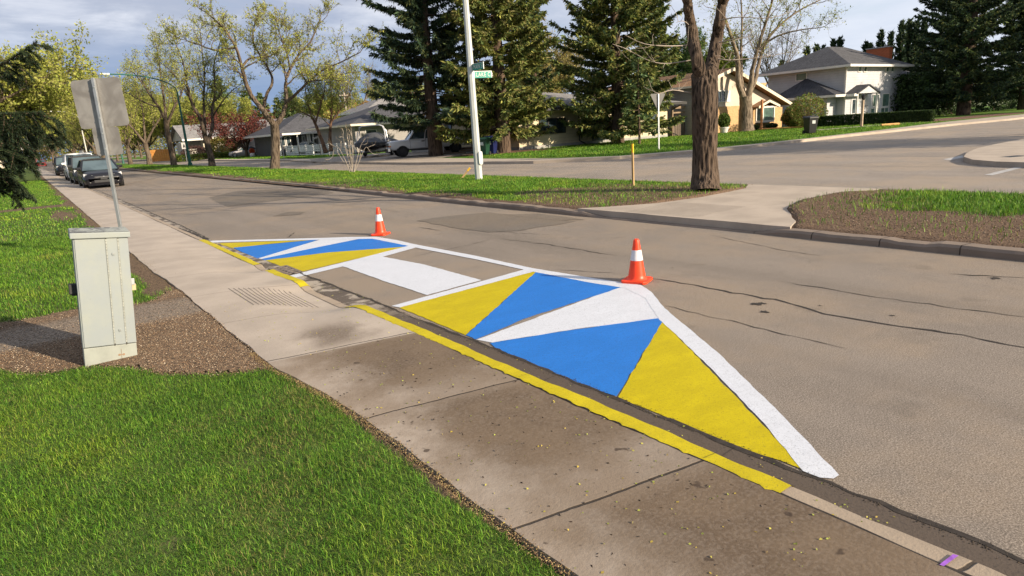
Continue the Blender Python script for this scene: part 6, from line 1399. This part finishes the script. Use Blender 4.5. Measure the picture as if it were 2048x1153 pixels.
X = x_at(446,101,.8); bush('garden_shrub', 'yellow-green shrub before the windows of the pale bungalow', (X,101,.1), 2.2, 1.6, 1.5, 3500, .12, [(.2,.2,.04),(.25,.19,.05)], 76)
X = x_at(394,101,.8); bush('garden_shrub', 'reddish bare bush below the porch of the pale bungalow', (X,102,.1), 2.0, 1.2, 1.0, 3000, .08, [(.16,.08,.06),(.2,.11,.08)], 77)
X = x_at(392,99,.5); bush('clipped_hedge', 'low yellow-green hedge in front of the pale bungalow', (X+1,99,.1), 3.2, .6, .4, 5000, .09, MG+[(.2,.2,.03)], 78, 'hedge', 7, None, True)
X = x_at(1838,31,1.); bush('tall_hedge', 'tall dark green hedge beside the right wall of the white house', (X,31,.1), 2.2, 1.4, 1.7, 16000, .09, DG, 79, 'hedge')
bush('backdrop_hedge', 'tall hedge added as a dark backdrop behind the trunks of the right-hand spruces', (96,29.5,.1), 24, 1.4, 2.1, 30000, .14, DG, 85, 'hedge', 16, None, True)  # added hedge: its dark leaves stand in for the shade between the trunks
X = x_at(735,100,3); bush('autumn_shrub', 'orange-leaved tall shrub left of the dark spruce, behind the boat', (X,100,.1), 3.2, 2.5, 3.6, 5000, .16, ORANGE, 80, 'shrub')
X = x_at(690,104,3); bush('autumn_shrub', 'olive tall shrub behind the utility pole', (X,106,.1), 5, 2.5, 3.2, 7000, .16, YG+ORANGE, 81, 'shrub')
yard(712, 118, 15, 4, 4, 4.0, .35, 55, BROWNISH, 'nearly bare tall tree left of the dark spruce', leaf=.09, nleaf=4, bare=.5, l3n=8, dens=2.2, bark=MAT_BARKPALE)
yard(1545, 62, 15, 4, 5, 4.0, .3, 56, BROWNISH, 'nearly bare pinkish tree behind the brick house chimney', leaf=.08, nleaf=3, bare=.5, l3n=6, dens=2.2, bark=MAT_BARKPALE)
yard(1345, 62, 12, 2.5, 6, 4.5, .3, 57, [(.05,.10,.02),(.07,.13,.025),(.09,.14,.03)], 'dense green tree behind the brown roof of the brick house', leaf=.13, nleaf=14, dens=2.2)
yard(1430, 70, 13, 2.5, 6, 4.5, .3, 59, YGREEN, 'green tree rising behind the peak of the brick house', leaf=.14, nleaf=12, dens=2.2)
yard(1100, 75, 13, 3, 6, 4.5, .3, 58, [(.33,.25,.08),(.30,.26,.09),(.26,.24,.08)], 'golden budding tree between the middle and right spruces', leaf=.12, nleaf=10, dens=2.2)
# off to the right, out of the frame: a street tree whose shadow crosses the side street
c = copy_tree(yl); c.location = (78.5,10.,.1); c['label'] = 'street tree on the corner lot to the right, throwing shade on the white house'
c = copy_tree(yl); c.location = (36.,-1.0,.1); c.scale = (.9,)*3; c.rotation_euler = (0,0,2.); c['label'] = 'street tree on the near corner lot to the right of the crossing'

# ------------------------------------------------------------------ spruces
def spruce(name, label, base, H, Rb, seed, cols, zlow=1.2, step=.42, per=6, shoot=.34, dens=.16, curl=.25, group=None, cat='spruce', needles=3, lop=None, nw=.11, hang=.35, power=.85, tr=None):
    r = np.random.default_rng(seed); root = empty(name, base, label, cat, group); tb = TB(); S = []; D = []
    tr = tr or H*.021; tb.tube([(0,0,-.2),(0,0,H*.3),(r.normal(0,.05),r.normal(0,.05),H*.65),(0,0,H)], [tr*1.25,tr*.85,tr*.5,.02], 10)
    z = zlow
    while z < H-.15:
        f = (z-zlow)/(H-zlow); R = Rb*(1-f)**power*(.80+.2*sin(z*5.1+seed)); R = max(R, .12)
        for q in range(per):
            a = r.uniform(0,6.283); L = R*r.uniform(.62,1.15)
            if lop: L *= lop(a, z)
            n = 7; s = np.linspace(0,1,n); dz = -L*(.22*(1-f)*s*1.4-curl*s**2.2)+(.35*f*L*s); zz = z+r.uniform(-.2,.2)+dz
            bend = r.uniform(-.25,.25); aa = a+bend*s**2
            P = np.stack([np.cos(aa)*s*L, np.sin(aa)*s*L, zz], 1)
            if L > .5: tb.tube(P, np.linspace(max(.012,L*.012), .006, n), 4)
            m = max(3, int(L/dens*2.2)); fs = r.uniform(.12,1,m)**.75; i0 = np.minimum((fs*(n-1)).astype(int), n-2); pt = P[i0]+(P[i0+1]-P[i0])*(fs*(n-1)-i0)[:,None]
            t_ = P[i0+1]-P[i0]; t_ /= np.linalg.norm(t_,axis=1,keepdims=True)+1e-9; side = np.cross(t_, [0,0,1.]); sg = r.choice([-1.,0.,1.],m,p=[.4,.2,.4])[:,None]
            d = t_*r.uniform(.35,.9,(m,1))+side*sg*r.uniform(.5,1.1,(m,1))+np.array([0,0,-1.])*(-.15+(hang*2+.15)*r.random((m,1))); d /= np.linalg.norm(d,axis=1,keepdims=True)
            S.append(pt); D.append(d)
        z += step*r.uniform(.7,1.2)*(1-.35*f)
    S = np.concatenate(S); D = np.concatenate(D); n = len(S); L = shoot*r.uniform(.55,1.35,(n,1)); Vs = []; cs = []
    hue = r.integers(0,len(cols),n); base_c = np.asarray(cols)[hue]*r.uniform(.6,1.4,(n,1))
    for k in range(needles):
        e = np.cross(D, r.normal(0,1,(n,3))); e /= np.linalg.norm(e,axis=1,keepdims=True)+1e-9; dd = D+r.normal(0,.28,(n,3)); o = r.normal(0,.05,(n,3)); w = nw*r.uniform(.6,1.3,(n,1))
        Vs.append(np.stack([S+o, S+o+dd*L*.45+e*w, S+o+dd*L, S+o+dd*L*.5-e*w], 1)); cs.append(np.repeat(base_c[:,None,:]*r.uniform(.8,1.2,(n,1,1)), 4, 1))
    V = np.concatenate(Vs).reshape(-1,3); c = np.concatenate(cs).reshape(-1,3); F = np.arange(len(V)).reshape(-1,4)
    TV, TF = tb.arrays(); npmesh('trunk', TV, [TF], MAT_SPRBARK, root, smooth=True); npmesh('crown', V, [F], MAT_NEEDLE, root, col=c); return root
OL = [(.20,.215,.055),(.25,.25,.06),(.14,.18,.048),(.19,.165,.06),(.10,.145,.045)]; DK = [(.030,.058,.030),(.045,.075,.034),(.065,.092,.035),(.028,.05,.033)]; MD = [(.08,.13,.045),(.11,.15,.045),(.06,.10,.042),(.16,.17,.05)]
GS = 'tall spruces before the cream bungalow'
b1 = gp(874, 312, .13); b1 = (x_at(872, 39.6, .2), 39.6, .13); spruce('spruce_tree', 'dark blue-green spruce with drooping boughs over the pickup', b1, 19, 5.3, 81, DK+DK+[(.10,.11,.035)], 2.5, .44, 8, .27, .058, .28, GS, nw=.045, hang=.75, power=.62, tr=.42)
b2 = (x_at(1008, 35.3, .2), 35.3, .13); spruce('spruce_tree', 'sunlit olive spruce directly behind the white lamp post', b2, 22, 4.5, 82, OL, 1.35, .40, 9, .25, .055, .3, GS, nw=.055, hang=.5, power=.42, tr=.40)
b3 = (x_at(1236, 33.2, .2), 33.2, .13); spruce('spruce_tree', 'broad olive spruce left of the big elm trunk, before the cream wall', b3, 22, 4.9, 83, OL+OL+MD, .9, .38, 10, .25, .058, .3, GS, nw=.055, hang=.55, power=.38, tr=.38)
spruce('young_spruce', 'thin young spruce beside the yield sign, against the sunlit cream wall', (x_at(1279,29.0,.2),29.0,.12), 5.2, 1.9, 84, MD, 1.1, .42, 5, .26, .16, .2, None, nw=.06, tr=.07)
spruce('spruce_tree', 'slim dark spruce standing behind, between the olive spruces', (x_at(1075,48,.2),48,.1), 15.5, 2.9, 85, MD+DK, 2., .5, 7, .36, .15, .3, 'spruces behind the houses', nw=.09)
spruce('spruce_tree', 'mid green spruce behind the right olive spruce', (x_at(1310,50,.2),50,.1), 16, 3.6, 86, MD, 2., .5, 7, .36, .15, .3, 'spruces behind the houses', nw=.1)
sp = spruce('spruce_tree', 'green spruce behind the roof between the two bungalows, right of the Y-shaped elm', (x_at(592,120,.2),120,.1), 11, 3.8, 87, MD, 1., .6, 7, .5, .2, .25, 'spruces behind the houses', nw=.13)
for px, Y, sc, rz, lab in ((458,150,1.45,1,'tall dark spruce above the red-leaved tree'), (507,170,1.3,2,'blue-green spruce left of the Y-shaped elm fork'), (536,150,1.12,3,'dark spruce seen through the Y-shaped elm fork'), (568,150,1.02,4.4,'short spruce just right of the elm fork'), (1592,90,.95,1.6,'small spruce left of the white house roof'), (482,165,.85,5,'small spruce poking up right of the red-leaved tree'), (1560,75,1.0,2.2,'dark spruce behind the brick chimney')):
    c = copy_tree(sp); c.location = (x_at(px,Y,.2),Y,.1); c.scale = (sc,)*3; c.rotation_euler = (0,0,rz); c['label'] = lab
gR = 'large spruces at the right of the white house'
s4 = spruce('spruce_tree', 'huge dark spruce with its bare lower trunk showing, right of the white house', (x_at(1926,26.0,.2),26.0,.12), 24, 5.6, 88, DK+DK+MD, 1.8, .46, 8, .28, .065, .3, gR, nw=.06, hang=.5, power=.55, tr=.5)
for X, Y, rz, sc, lab in ((x_at(2046,25.0,.2),25.0,2.,.92,'dark spruce cut by the right edge of the photo'), (84,31,4.,1.0,'dark spruce behind the two nearest ones on the right'), (99,27,3.,1.,'spruce farther along the street on the right'), (112,30,5.,1.1,'farthest dark spruce at the right end of the street')):
    c = copy_tree(s4); c.location = (X,Y,.1); c.rotation_euler = (0,0,rz); c.scale = (sc,)*3; c['label'] = lab
# the wood that closes the view at the end of the street
r = np.random.default_rng(97); n = 46000; X_ = r.uniform(-160,330,n); hN = 5+7*fnoise(X_*.06,X_*0,3)+2*fnoise(X_*.5,X_*0,4); C_ = np.stack([X_, 440+r.normal(0,6,n), hN*r.random(n)**.7], 1)
V, F, c = leaves(r, C_, .55, BROWNISH+YG); tag(npmesh('far_wood', V, [F], MAT_LEAF, col=c*.8), 'distant brown and green wood closing the view at the end of the street', 'wood', kind='stuff')
# columnar cedars behind the white house
cd = spruce('cedar_tree', 'slender cedar at the left end of the cedar row behind the white house', (x_at(1645,48,6),48,.1), 9.5, .85, 89, DK+[(.05,.08,.03)], .3, .28, 8, .30, .14, .6, 'columnar cedars behind the white house', 'cedar', nw=.07, hang=-.3, power=.42)
for px, py, Y, lab in ((1612,97,48,'short cedar left of the roof peak of the white house'), (1631,93,48,'second short cedar left of the roof peak'), (1664,82,48,'cedar just right of the slender one above the roof peak'), (1677,78,47,'cedar right of the roof peak, leftmost of the taller pair'), (1728,87,45,'low cedar left of the brick chimney, first of two'), (1737,90,45,'low cedar left of the brick chimney, second of two'), (1757,64,44,'tall cedar right behind the brick chimney'), (1777,67,43,'tall cedar just right of the brick chimney'), (1798,46,42,'very tall cedar beside the dark spruce'), (1812,43,42,'very tall cedar, second beside the dark spruce'), (1826,45,41,'very tall cedar, third beside the dark spruce'), (1842,44,41,'very tall cedar nearest the dark spruce')):
    X = x_at(px,Y,6); h = height_at2(py,X,Y); c = copy_tree(cd); c.location = (X,Y,.1); k = h/9.5; w_ = 1.0 if k < 1.2 else 1.15; c.scale = (w_,w_,k); c.rotation_euler = (0,0,px*1.3); c['label'] = lab

# ------------------------------------------------------------------ the near spruce at the left edge: a few boughs reach into view
def near_spruce():
    cd_ = 6.6; bx_ = FWD*cd_+RIGHT*(-(1024+330)/FOC*cd_*1.0); base = (bx_.x, bx_.y, .1)
    root = empty('spruce_tree', base, 'near spruce reaching dark needled boughs in from the left edge', 'spruce'); tb = TB(); r = np.random.default_rng(91); NV_ = []; NC = []
    tb.tube([(0,0,-.2),(0,0,3),(0,0,7),(0,0,9.5)], [.17,.14,.07,.01], 10)
    def shoot(P, n_per=210, ln=.024):
        P = np.asarray(P); L = np.linalg.norm(np.diff(P,axis=0),axis=1).sum(); m = int(n_per*L/.25)+8
        f = r.uniform(0,len(P)-1.001,m); i = f.astype(int); pt = P[i]+(P[i+1]-P[i])*(f-i)[:,None]; t_ = P[i+1]-P[i]; t_ /= np.linalg.norm(t_,axis=1,keepdims=True)+1e-9
        d = r.normal(0,1,(m,3)); d -= t_*(d*t_).sum(1,keepdims=True)*.4; d /= np.linalg.norm(d,axis=1,keepdims=True); d = d+t_*.55; e = np.cross(d,t_); e /= np.linalg.norm(e,axis=1,keepdims=True)+1e-9; l = ln*r.uniform(.7,1.3,(m,1))
        NV_.append(np.stack([pt-e*.0032, pt+e*.0032, pt+d*l+e*.0018, pt+d*l-e*.0018],1)); NC.append(np.repeat((np.asarray(DK+[(.04,.065,.028),(.05,.07,.028)])[r.integers(0,6,m)]*r.uniform(.4,1.0,(m,1)))[:,None,:],4,1))
    def bough(P, nside, sl, droop):
        P = smooth_path(P, 6); k = len(P); tb.tube(P, np.linspace(.020,.004,k), 5); shoot(P[k//4:], 230)
        for q in range(nside):
            f = .12+.88*(q+r.uniform(0,1))/nside; i = min(int(f*(k-1)),k-2); t_ = unit(P[i+1]-P[i]); s = unit(np.cross(t_,[0,0,1.]))*r.choice([-1,1]); L = sl*(1.08-.75*f)*r.uniform(.6,1.2)
            d = t_*.75+s*.75+np.array([0,0,-droop*r.uniform(.3,1.2)]); T = branch(r, P[i], d, L, 4, .10, -.04*droop); tb.tube(T, np.linspace(.007,.003,5), 4); shoot(T)
            for w in range(2+int(L*7)):
                j = r.integers(1,5); s2 = unit(np.cross(unit(T[j]-T[j-1]),[0,0,1.]))*r.choice([-1,1]); T2 = branch(r, T[j], unit(T[j]-T[j-1])*.7+s2*.6+np.array([0,0,-droop*r.uniform(.2,1.3)]), L*.42*r.uniform(.6,1.2), 3, .1, -.05*droop); tb.tube(T2, np.linspace(.004,.002,4), 3); shoot(T2)
    for pts, dep, ns, sl, dr in (([(-330,190),(-180,185),(-60,155),(10,125),(74,84)], -.3, 30, .46, .75), ([(-330,395),(-160,385),(-50,362),(10,358),(45,382)], .1, 22, .42, .8), ([(-330,320),(-180,310),(-60,300),(0,300),(50,318)], -.7, 26, .5, 1.), ([(-330,230),(-200,215),(-80,175),(28,147)], .5, 16, .30, .4), ([(-330,300),(-200,270),(-60,232),(20,228),(86,226)], -.5, 46, .6, 1.2), ([(-330,330),(-200,310),(-60,290),(40,285),(128,262)], .2, 34, .46, .8), ([(-330,360),(-160,350),(-60,340),(-10,335),(42,372)], -.2, 18, .40, .6), ([(-330,280),(-220,255),(-100,245),(-20,250),(62,250)], .9, 22, .5, 1.1)):
        bough(px_limb(base, pts, 0, 0, None, 3, dep)[0], ns, sl, dr)
    for q in range(40):       # the rest of the tree, out of the picture
        z = .7+q*.21; a = r.uniform(0,6.28); R = 1.75*(1-z/10.5)
        d2 = Vector((cos(a),sin(a),0)); 
        if d2.dot(RIGHT) > .2: R *= .45
        bough([(0,0,z),(cos(a)*R*.5,sin(a)*R*.5,z-.12),(cos(a)*R,sin(a)*R,z-.05)], 6, .3, .6)
    V, F = tb.arrays(); npmesh('trunk', V, [F], MAT_SPRBARK, root, smooth=True); V = np.concatenate(NV_).reshape(-1,3); npmesh('crown', V, [np.arange(len(V)).reshape(-1,4)], MAT_NEEDLE, root, col=np.concatenate(NC).reshape(-1,3))
near_spruce()
# ------------------------------------------------------------------ grass, pebbles, fallen buds
def blades(name, X, Y, Z, hmin, hmax, w, cols, seed, label=None, dry=.08, lean=.55):
    r = np.random.default_rng(seed); n = len(X); B = np.stack([X,Y,Z],1); h = r.uniform(hmin,hmax,(n,1))*(.55+.9*fnoise(X*3.4,Y*3.4,seed+9)**1.2)[:,None]*np.where(r.random((n,1))<.06,1.45,1.); a = r.uniform(0,6.283,n)
    d = np.stack([np.cos(a),np.sin(a),np.zeros(n)],1); e = np.stack([-np.sin(a),np.cos(a),np.zeros(n)],1)*(w*r.uniform(.6,1.3,(n,1))); l = lean*np.where(r.random((n,1))<.3, r.uniform(1.2,2.1,(n,1)), r.uniform(.1,1.2,(n,1)))
    up = np.array([0,0,1.]); m = B+up*h*.55+d*h*l*.3; t_ = B+up*h*np.maximum(1-.32*l,.3)+d*h*l
    V = np.stack([B-e, B+e, m+e*.8, m-e*.8, t_], 1).reshape(-1,3); i = np.arange(n)*5
    Q = np.stack([i,i+1,i+2,i+3],1); T = np.stack([i+3,i+2,i+4],1)
    patch = fnoise(X*1.1, Y*1.1, seed)[:,None]; fine = fnoise(X*6, Y*6, seed+2)[:,None]; cols = np.asarray(cols); c = cols[r.integers(0,len(cols),n)]*r.uniform(.4,1.55,(n,1))*(.5+.55*patch+.45*fine)*(1+np.array([.38,.08,0])*sstep(.5,.8,patch))
    dr = r.random(n) < dry*(.12+3.2*sstep(.52,.85,fnoise(X*1.7, Y*1.7, seed+1))); c[dr] = np.array([.25,.235,.07])*r.uniform(.6,1.3,(dr.sum(),1))
    o = npmesh(name, V, [Q, T], MAT_BLADE, col=np.repeat(c,5,0)); return tag(o, label, 'grass', kind='stuff')
GR = [(.075,.195,.014),(.105,.235,.018),(.145,.265,.022),(.05,.14,.012),(.19,.29,.04)]
def scatter(x0,x1,y0,y1,n,seed,bare,thin=1.):
    r = np.random.default_rng(seed); X = r.uniform(x0,x1,n); Y = r.uniform(y0,y1,n); b = bare(X,Y); k = r.random(n) > np.clip(b*1.25-.12,0,1)*thin; return X[k], Y[k]
X1, Y1 = scatter(-2.6,1.24,1.0,6.6,430000,1,lambda x,y: np.maximum(bare_left(x,y), (x>np.vectorize(walk_left)(y)-.01)*2)); k = (Y1 < gravel_front(X1)+.06)
X1, Y1 = X1[k], Y1[k]; tall = fnoise(X1*1.2,Y1*1.2,3)
lb = blades('grass', X1, Y1, zleft(X1,Y1)-.004, .010, .043, .00115, GR, 2, 'short green lawn in the foreground beside the pavement', .14, .9)
X2, Y2 = scatter(-5,1.1,7.4,16,130000,3,bare_left); blades('grass', X2, Y2, zleft(X2,Y2)-.004, .03, .065, .0026, GR, 4, 'green lawn behind the utility cabinet', .06)
X3, Y3 = scatter(-14,1.1,16,60,190000,5,bare_left); blades('grass', X3, Y3, zleft(X3,Y3)-.004, .04, .075, .007, GR, 6, 'green lawn along the pavement beyond the traffic sign', .05)
XM, YM = scatter(8.3,12.6,8.0,32,130000,7,lambda x,y: np.clip(bare_med(x,y)*.86+2*in_path(x,y),0,2)); dens = np.random.default_rng(8).random(len(XM)) < 1.0; blades('grass', XM, YM, zmed(XM,YM)-.004, .03, .09, .005, GR, 8, 'green grass on the median around the white lamp post', .10)
XM, YM = scatter(8.3,12.6,32,90,60000,9,bare_med); blades('grass', XM, YM, zmed(XM,YM)-.004, .05, .12, .012, GR, 10, 'green grass on the far median under the elms', .05)
XM, YM = scatter(8.3,12.6,.5,6.0,46000,11,lambda x,y: np.clip(bare_med(x,y)*.86+2*in_path(x,y),0,2)); blades('grass', XM, YM, zmed(XM,YM)-.004, .035, .11, .004, GR, 12, 'grass mound on the median right of the concrete path', .08)
r = np.random.default_rng(13); n = 110000; X = r.uniform(20,62,n); Y = r.uniform(19,37,n)
inn = np.interp(X, [a for a,b in inner], [b for a,b in inner]); ok = (Y > inn+.15)&~((X<29.4)&(Y>33-.0*X)&(Y<39))&~((X > 45)&(X<57)&(Y < 26.0-.29*(X-45.5)+.2)&(Y>24.4-.22*(X-45.5)))&~((X>45)&(Y>34.3))&~((X<43.1)&(X>27.5)&(Y>36.2))&~((X>54.0)&(Y<24.6)); ok &= X*.0+Y < 36.5
blades('grass', X[ok], Y[ok], np.full(ok.sum(),.118), .05, .13, .012, GR, 14, 'green lawn before the cream bungalow and the brick house', .04)
X = r.uniform(20.9,34,45000); Y = r.uniform(62,100,45000); blades('grass', X, Y, np.full(len(X),.118), .06, .14, .022, GR, 15, 'green lawn before the bungalows beyond the drive', .03)
# pebbles
def pebbles(name, X, Y, Z, s0, s1, cols, seed, label, cat):
    r = np.random.default_rng(seed); n = len(X); base = np.array([[1,0,0],[-1,0,0],[0,1,0],[0,-1,0],[0,0,.8],[0,0,-.8]]); S = r.uniform(s0,s1,(n,1,1))*r.uniform(.55,1.3,(n,1,3)); a = r.uniform(0,6.28,n)
    P = base[None]*S; ca, sa = np.cos(a)[:,None], np.sin(a)[:,None]; P = np.stack([P[:,:,0]*ca-P[:,:,1]*sa, P[:,:,0]*sa+P[:,:,1]*ca, P[:,:,2]*.7],2)+r.normal(0,s0*.15,(n,6,3))
    V = (P+np.stack([X,Y,Z],1)[:,None,:]).reshape(-1,3); f = np.array([[0,2,4],[2,1,4],[1,3,4],[3,0,4],[2,0,5],[1,2,5],[3,1,5],[0,3,5]]); F = (np.arange(n)[:,None,None]*6+f[None]).reshape(-1,3)
    c = np.asarray(cols)[r.integers(0,len(cols),n)]*r.uniform(.6,1.3,(n,1)); o = npmesh(name, V, [F], MAT_STONE, col=np.repeat(c,6,0)); return tag(o, label, cat, kind='stuff')
t = NT('loose_stone'); a_ = t.n('ShaderNodeAttribute'); a_.attribute_name = 'tint'; MAT_STONE = t.finish(a_.outputs['Color'], .9, 0, None, .25)
r = np.random.default_rng(17); X = r.uniform(-2.2,1.16,60000); Y = r.uniform(4.3,8.6,60000); ga = gravel_amt(X,Y); path = (Y > 6.75)&(Y < 7.65); k = (r.random(len(X)) < ga*np.where(path,.25,1.))&(X < np.vectorize(walk_left)(Y)+.012)
pebbles('gravel', X[k], Y[k], zleft(X[k],Y[k])+.011, .002, .0062, [(.28,.18,.105),(.24,.15,.09),(.36,.27,.17),(.16,.10,.06),(.12,.08,.05),(.42,.35,.26)], 18, 'brown pea gravel and bark chips around the utility cabinet', 'gravel')
X = np.concatenate([r.normal(-.012,.016,4200), r.normal(0,.06,2600)])+0; Y = np.concatenate([r.uniform(1.,5.,4200), r.uniform(8,26,2600)]); X = np.vectorize(walk_left)(Y)+X-.012; k = X > -1
pebbles('leaf_litter', X[k], Y[k], np.full(k.sum(),.111), .0015, .0045, [(.20,.12,.06),(.28,.19,.09),(.11,.07,.04),(.35,.27,.12)], 19, 'brown bark chips and dead bits along the edge of the pavement', 'litter')
X = np.concatenate([r.uniform(8.3,12.2,9000), r.uniform(8.3,12.,6000)]); Y = np.concatenate([r.uniform(8.2,14,9000), r.uniform(2.,6.,6000)]); b_ = bare_med(X,Y)*(1-in_path(X,Y)); k = r.random(len(X)) < b_
pebbles('leaf_litter', X[k], Y[k], zmed(X[k],Y[k])+.003, .004, .013, [(.17,.105,.065),(.24,.16,.10),(.10,.065,.042),(.28,.22,.15)], 20, 'bark chips and dead leaves on the bare soil of the median', 'litter')
X = np.concatenate([2.62+r.normal(0,.018,3400), 2.36+r.normal(0,.012,900)]); Y = np.concatenate([r.uniform(.3,8.6,3400), r.uniform(.3,8.6,900)]); X[:3400] += np.interp(Y[:3400],[0,6.3,8.6],[.01,0,-.05])
pebbles('gutter_grit', X, Y, np.full(len(X),.006), .0012, .0042, [(.05,.04,.03),(.09,.07,.05),(.03,.025,.02)], 21, 'dark grit collected along the gutter seam', 'grit')
def buds(n, xf, y0, y1, zf, seed, s=.006):
    X = xf(n); Y = r.uniform(y0,y1,n); return X, Y
n = 620; X = r.uniform(1.25,2.62,n); Y = 1.0+6.2*r.random(n)**1.4; f_ = np.clip((X-1.2)/1.04,0,1); Z = np.array([ (walk_z(a,b) if x < 2.245 else (kerb_h(b) if x < 2.36 else .004)) for a,b,x in zip(f_,Y,X)])+.003
C = np.stack([X,Y,Z],1); rr = np.random.default_rng(23); V, F, c = leaves(rr, C, .0062, [(.50,.46,.10),(.38,.42,.08),(.30,.34,.07),(.55,.42,.08)], .9, .8); V[:,2] = np.maximum(V[:,2], np.repeat(Z,4)-.001)
tag(npmesh('fallen_buds', V, [F], MAT_LEAF, col=c), 'yellow-green tree buds fallen on the pavement and gutter', 'fallen buds', kind='stuff')
n = 260; X = r.uniform(1.28,2.22,n); Y = r.uniform(1.,4.6,n); C = np.stack([X,Y,np.full(n,.1125)],1); V, F, c = leaves(rr, C, .0075, [(.03,.02,.012),(.05,.03,.02),(.02,.015,.012)], .97, .45); V[:,2] = np.maximum(V[:,2], .1105)
tag(npmesh('dark_debris', V, [F], MAT_LEAF, col=c), 'dark crumbs of dirt on the silt-stained pavement slabs', 'debris', kind='stuff')
# ------------------------------------------------------------------ sky, sun, camera
SUN_EL, SUNV = radians(21.5), Vector((.40,-.917,0)).normalized()      # towards the sun, on the ground
sv = Vector((SUNV.x*cos(SUN_EL), SUNV.y*cos(SUN_EL), sin(SUN_EL)))
sun = bpy.data.lights.new('sun', 'SUN'); sun.energy = 5.0; sun.angle = radians(.6); sun.color = (1.,.85,.65)
so = bpy.data.objects.new('sun', sun); COL.objects.link(so); so.rotation_euler = (-sv).to_track_quat('-Z', 'Y').to_euler(); so.location = (10,-30,40)
w = bpy.data.worlds.new('World'); SC.world = w; w.use_nodes = True; nt = w.node_tree; nt.nodes.clear(); N = nt.nodes.new; Lk = nt.links.new
sky = N('ShaderNodeTexSky'); sky.sky_type = 'NISHITA'; sky.sun_disc = False; sky.sun_elevation = SUN_EL; sky.sun_rotation = atan2(SUNV.x, SUNV.y); sky.air_density = 1.; sky.dust_density = 1.2
bg1 = N('ShaderNodeBackground'); Lk(sky.outputs[0], bg1.inputs[0]); bg1.inputs[1].default_value = .10
tc = N('ShaderNodeTexCoord'); sp_ = N('ShaderNodeSeparateXYZ'); Lk(tc.outputs['Generated'], sp_.inputs[0])
def mth(op, a, b=None, c=None):
    n = N('ShaderNodeMath'); n.operation = op
    for i, x in enumerate((a,b,c)):
        if x is None: continue
        if isinstance(x,(int,float)): n.inputs[i].default_value = x
        else: Lk(x, n.inputs[i])
    return n.outputs[0]
def rmp(f, a, b, lo=0, hi=1):
    n = N('ShaderNodeMapRange'); n.interpolation_type = 'SMOOTHSTEP'; Lk(f, n.inputs[0])
    for i, v in enumerate((a,b,lo,hi)): n.inputs[i+1].default_value = v
    return n.outputs[0]
def mixc(f, a, b):
    n = N('ShaderNodeMix'); n.data_type = 'RGBA'
    if isinstance(f,(int,float)): n.inputs[0].default_value = f
    else: Lk(f, n.inputs[0])
    for i, x in ((6,a),(7,b)):
        if isinstance(x, tuple): n.inputs[i].default_value = (*x,1)
        else: Lk(x, n.inputs[i])
    return n.outputs[2]
zz = mth('MAXIMUM', sp_.outputs[2], .0); den = mth('ADD', zz, .12)     # cloud deck: project the view direction on a high layer
cx = mth('DIVIDE', sp_.outputs[0], den); cy = mth('DIVIDE', sp_.outputs[1], den); cv = N('ShaderNodeCombineXYZ'); Lk(cx, cv.inputs[0]); Lk(cy, cv.inputs[1])
def noi(scale, detail, rough, dist=0, vec=None):
    n = N('ShaderNodeTexNoise'); Lk(vec or cv.outputs[0], n.inputs['Vector']); n.inputs['Scale'].default_value = scale; n.inputs['Detail'].default_value = detail; n.inputs['Roughness'].default_value = rough; n.inputs['Distortion'].default_value = dist; return n.outputs['Fac']
n1 = noi(.8, 7, .55, .4); n2 = noi(2.4, 6, .6, .3)
# away from the sun and low down the deck is a dark slate blue, overhead and to the right it is pale
east = mth('ADD', mth('MULTIPLY', sp_.outputs[0], .9), mth('MULTIPLY', sp_.outputs[1], -.62))
low = rmp(sp_.outputs[2], .20, .04); 
pale = mixc(rmp(n2, .35, .7), (.50,.54,.65), (.86,.88,.95)); pale = mixc(rmp(n1, .38, .62), (.40,.455,.60), pale)
slate = mixc(n2, (.19,.30,.53), (.27,.385,.60))
white = mixc(n2, (.66,.74,.90), (.88,.92,1.0))
cc = mixc(mth('MULTIPLY', low, rmp(east, .35, -.15)), pale, slate); cc = mixc(mth('MULTIPLY', rmp(east, -.15, .55), .85), cc, white)
bg2 = N('ShaderNodeBackground'); Lk(cc, bg2.inputs[0]); bg2.inputs[1].default_value = .58
cov = rmp(mth('ADD', n1, mth('MULTIPLY', n2, .25)), .38, .60, .72, .97)
mx = N('ShaderNodeMixShader'); Lk(cov, mx.inputs[0]); Lk(bg1.outputs[0], mx.inputs[1]); Lk(bg2.outputs[0], mx.inputs[2])
wo = N('ShaderNodeOutputWorld'); Lk(mx.outputs[0], wo.inputs[0])
cam = bpy.data.cameras.new('camera'); co = bpy.data.objects.new('camera', cam); COL.objects.link(co); SC.camera = co
cam.sensor_fit = 'HORIZONTAL'; cam.sensor_width = 36; cam.lens = 36*FOC/2048; cam.clip_end = 3000; cam.clip_start = .05
cam.shift_y = 0.0
R3 = Vector((RIGHT.x,RIGHT.y,0)); F3 = Vector((FWD.x,FWD.y,0)); U3 = Vector((0,0,1))
R3.normalize(); F3.normalize()
fwd = F3*cos(PITCH)-U3*sin(PITCH); up = F3*sin(PITCH)+U3*cos(PITCH)
xa = R3*cos(ROLL)-up*sin(ROLL); ya = R3*sin(ROLL)+up*cos(ROLL)
co.matrix_world = Matrix(((xa.x,ya.x,-fwd.x,0),(xa.y,ya.y,-fwd.y,0),(xa.z,ya.z,-fwd.z,CAMH),(0,0,0,1)))
SC.view_settings.view_transform = 'Standard'; SC.view_settings.look = 'None'; SC.view_settings.exposure = 0.86; SC.view_settings.gamma = 1; SC.view_settings.use_curve_mapping = False
SC.cycles.use_denoising = True; SC.cycles.max_bounces = 6; SC.cycles.diffuse_bounces = 3; SC.cycles.glossy_bounces = 3; SC.cycles.transmission_bounces = 3; SC.cycles.use_adaptive_sampling = True; SC.cycles.adaptive_threshold = .015
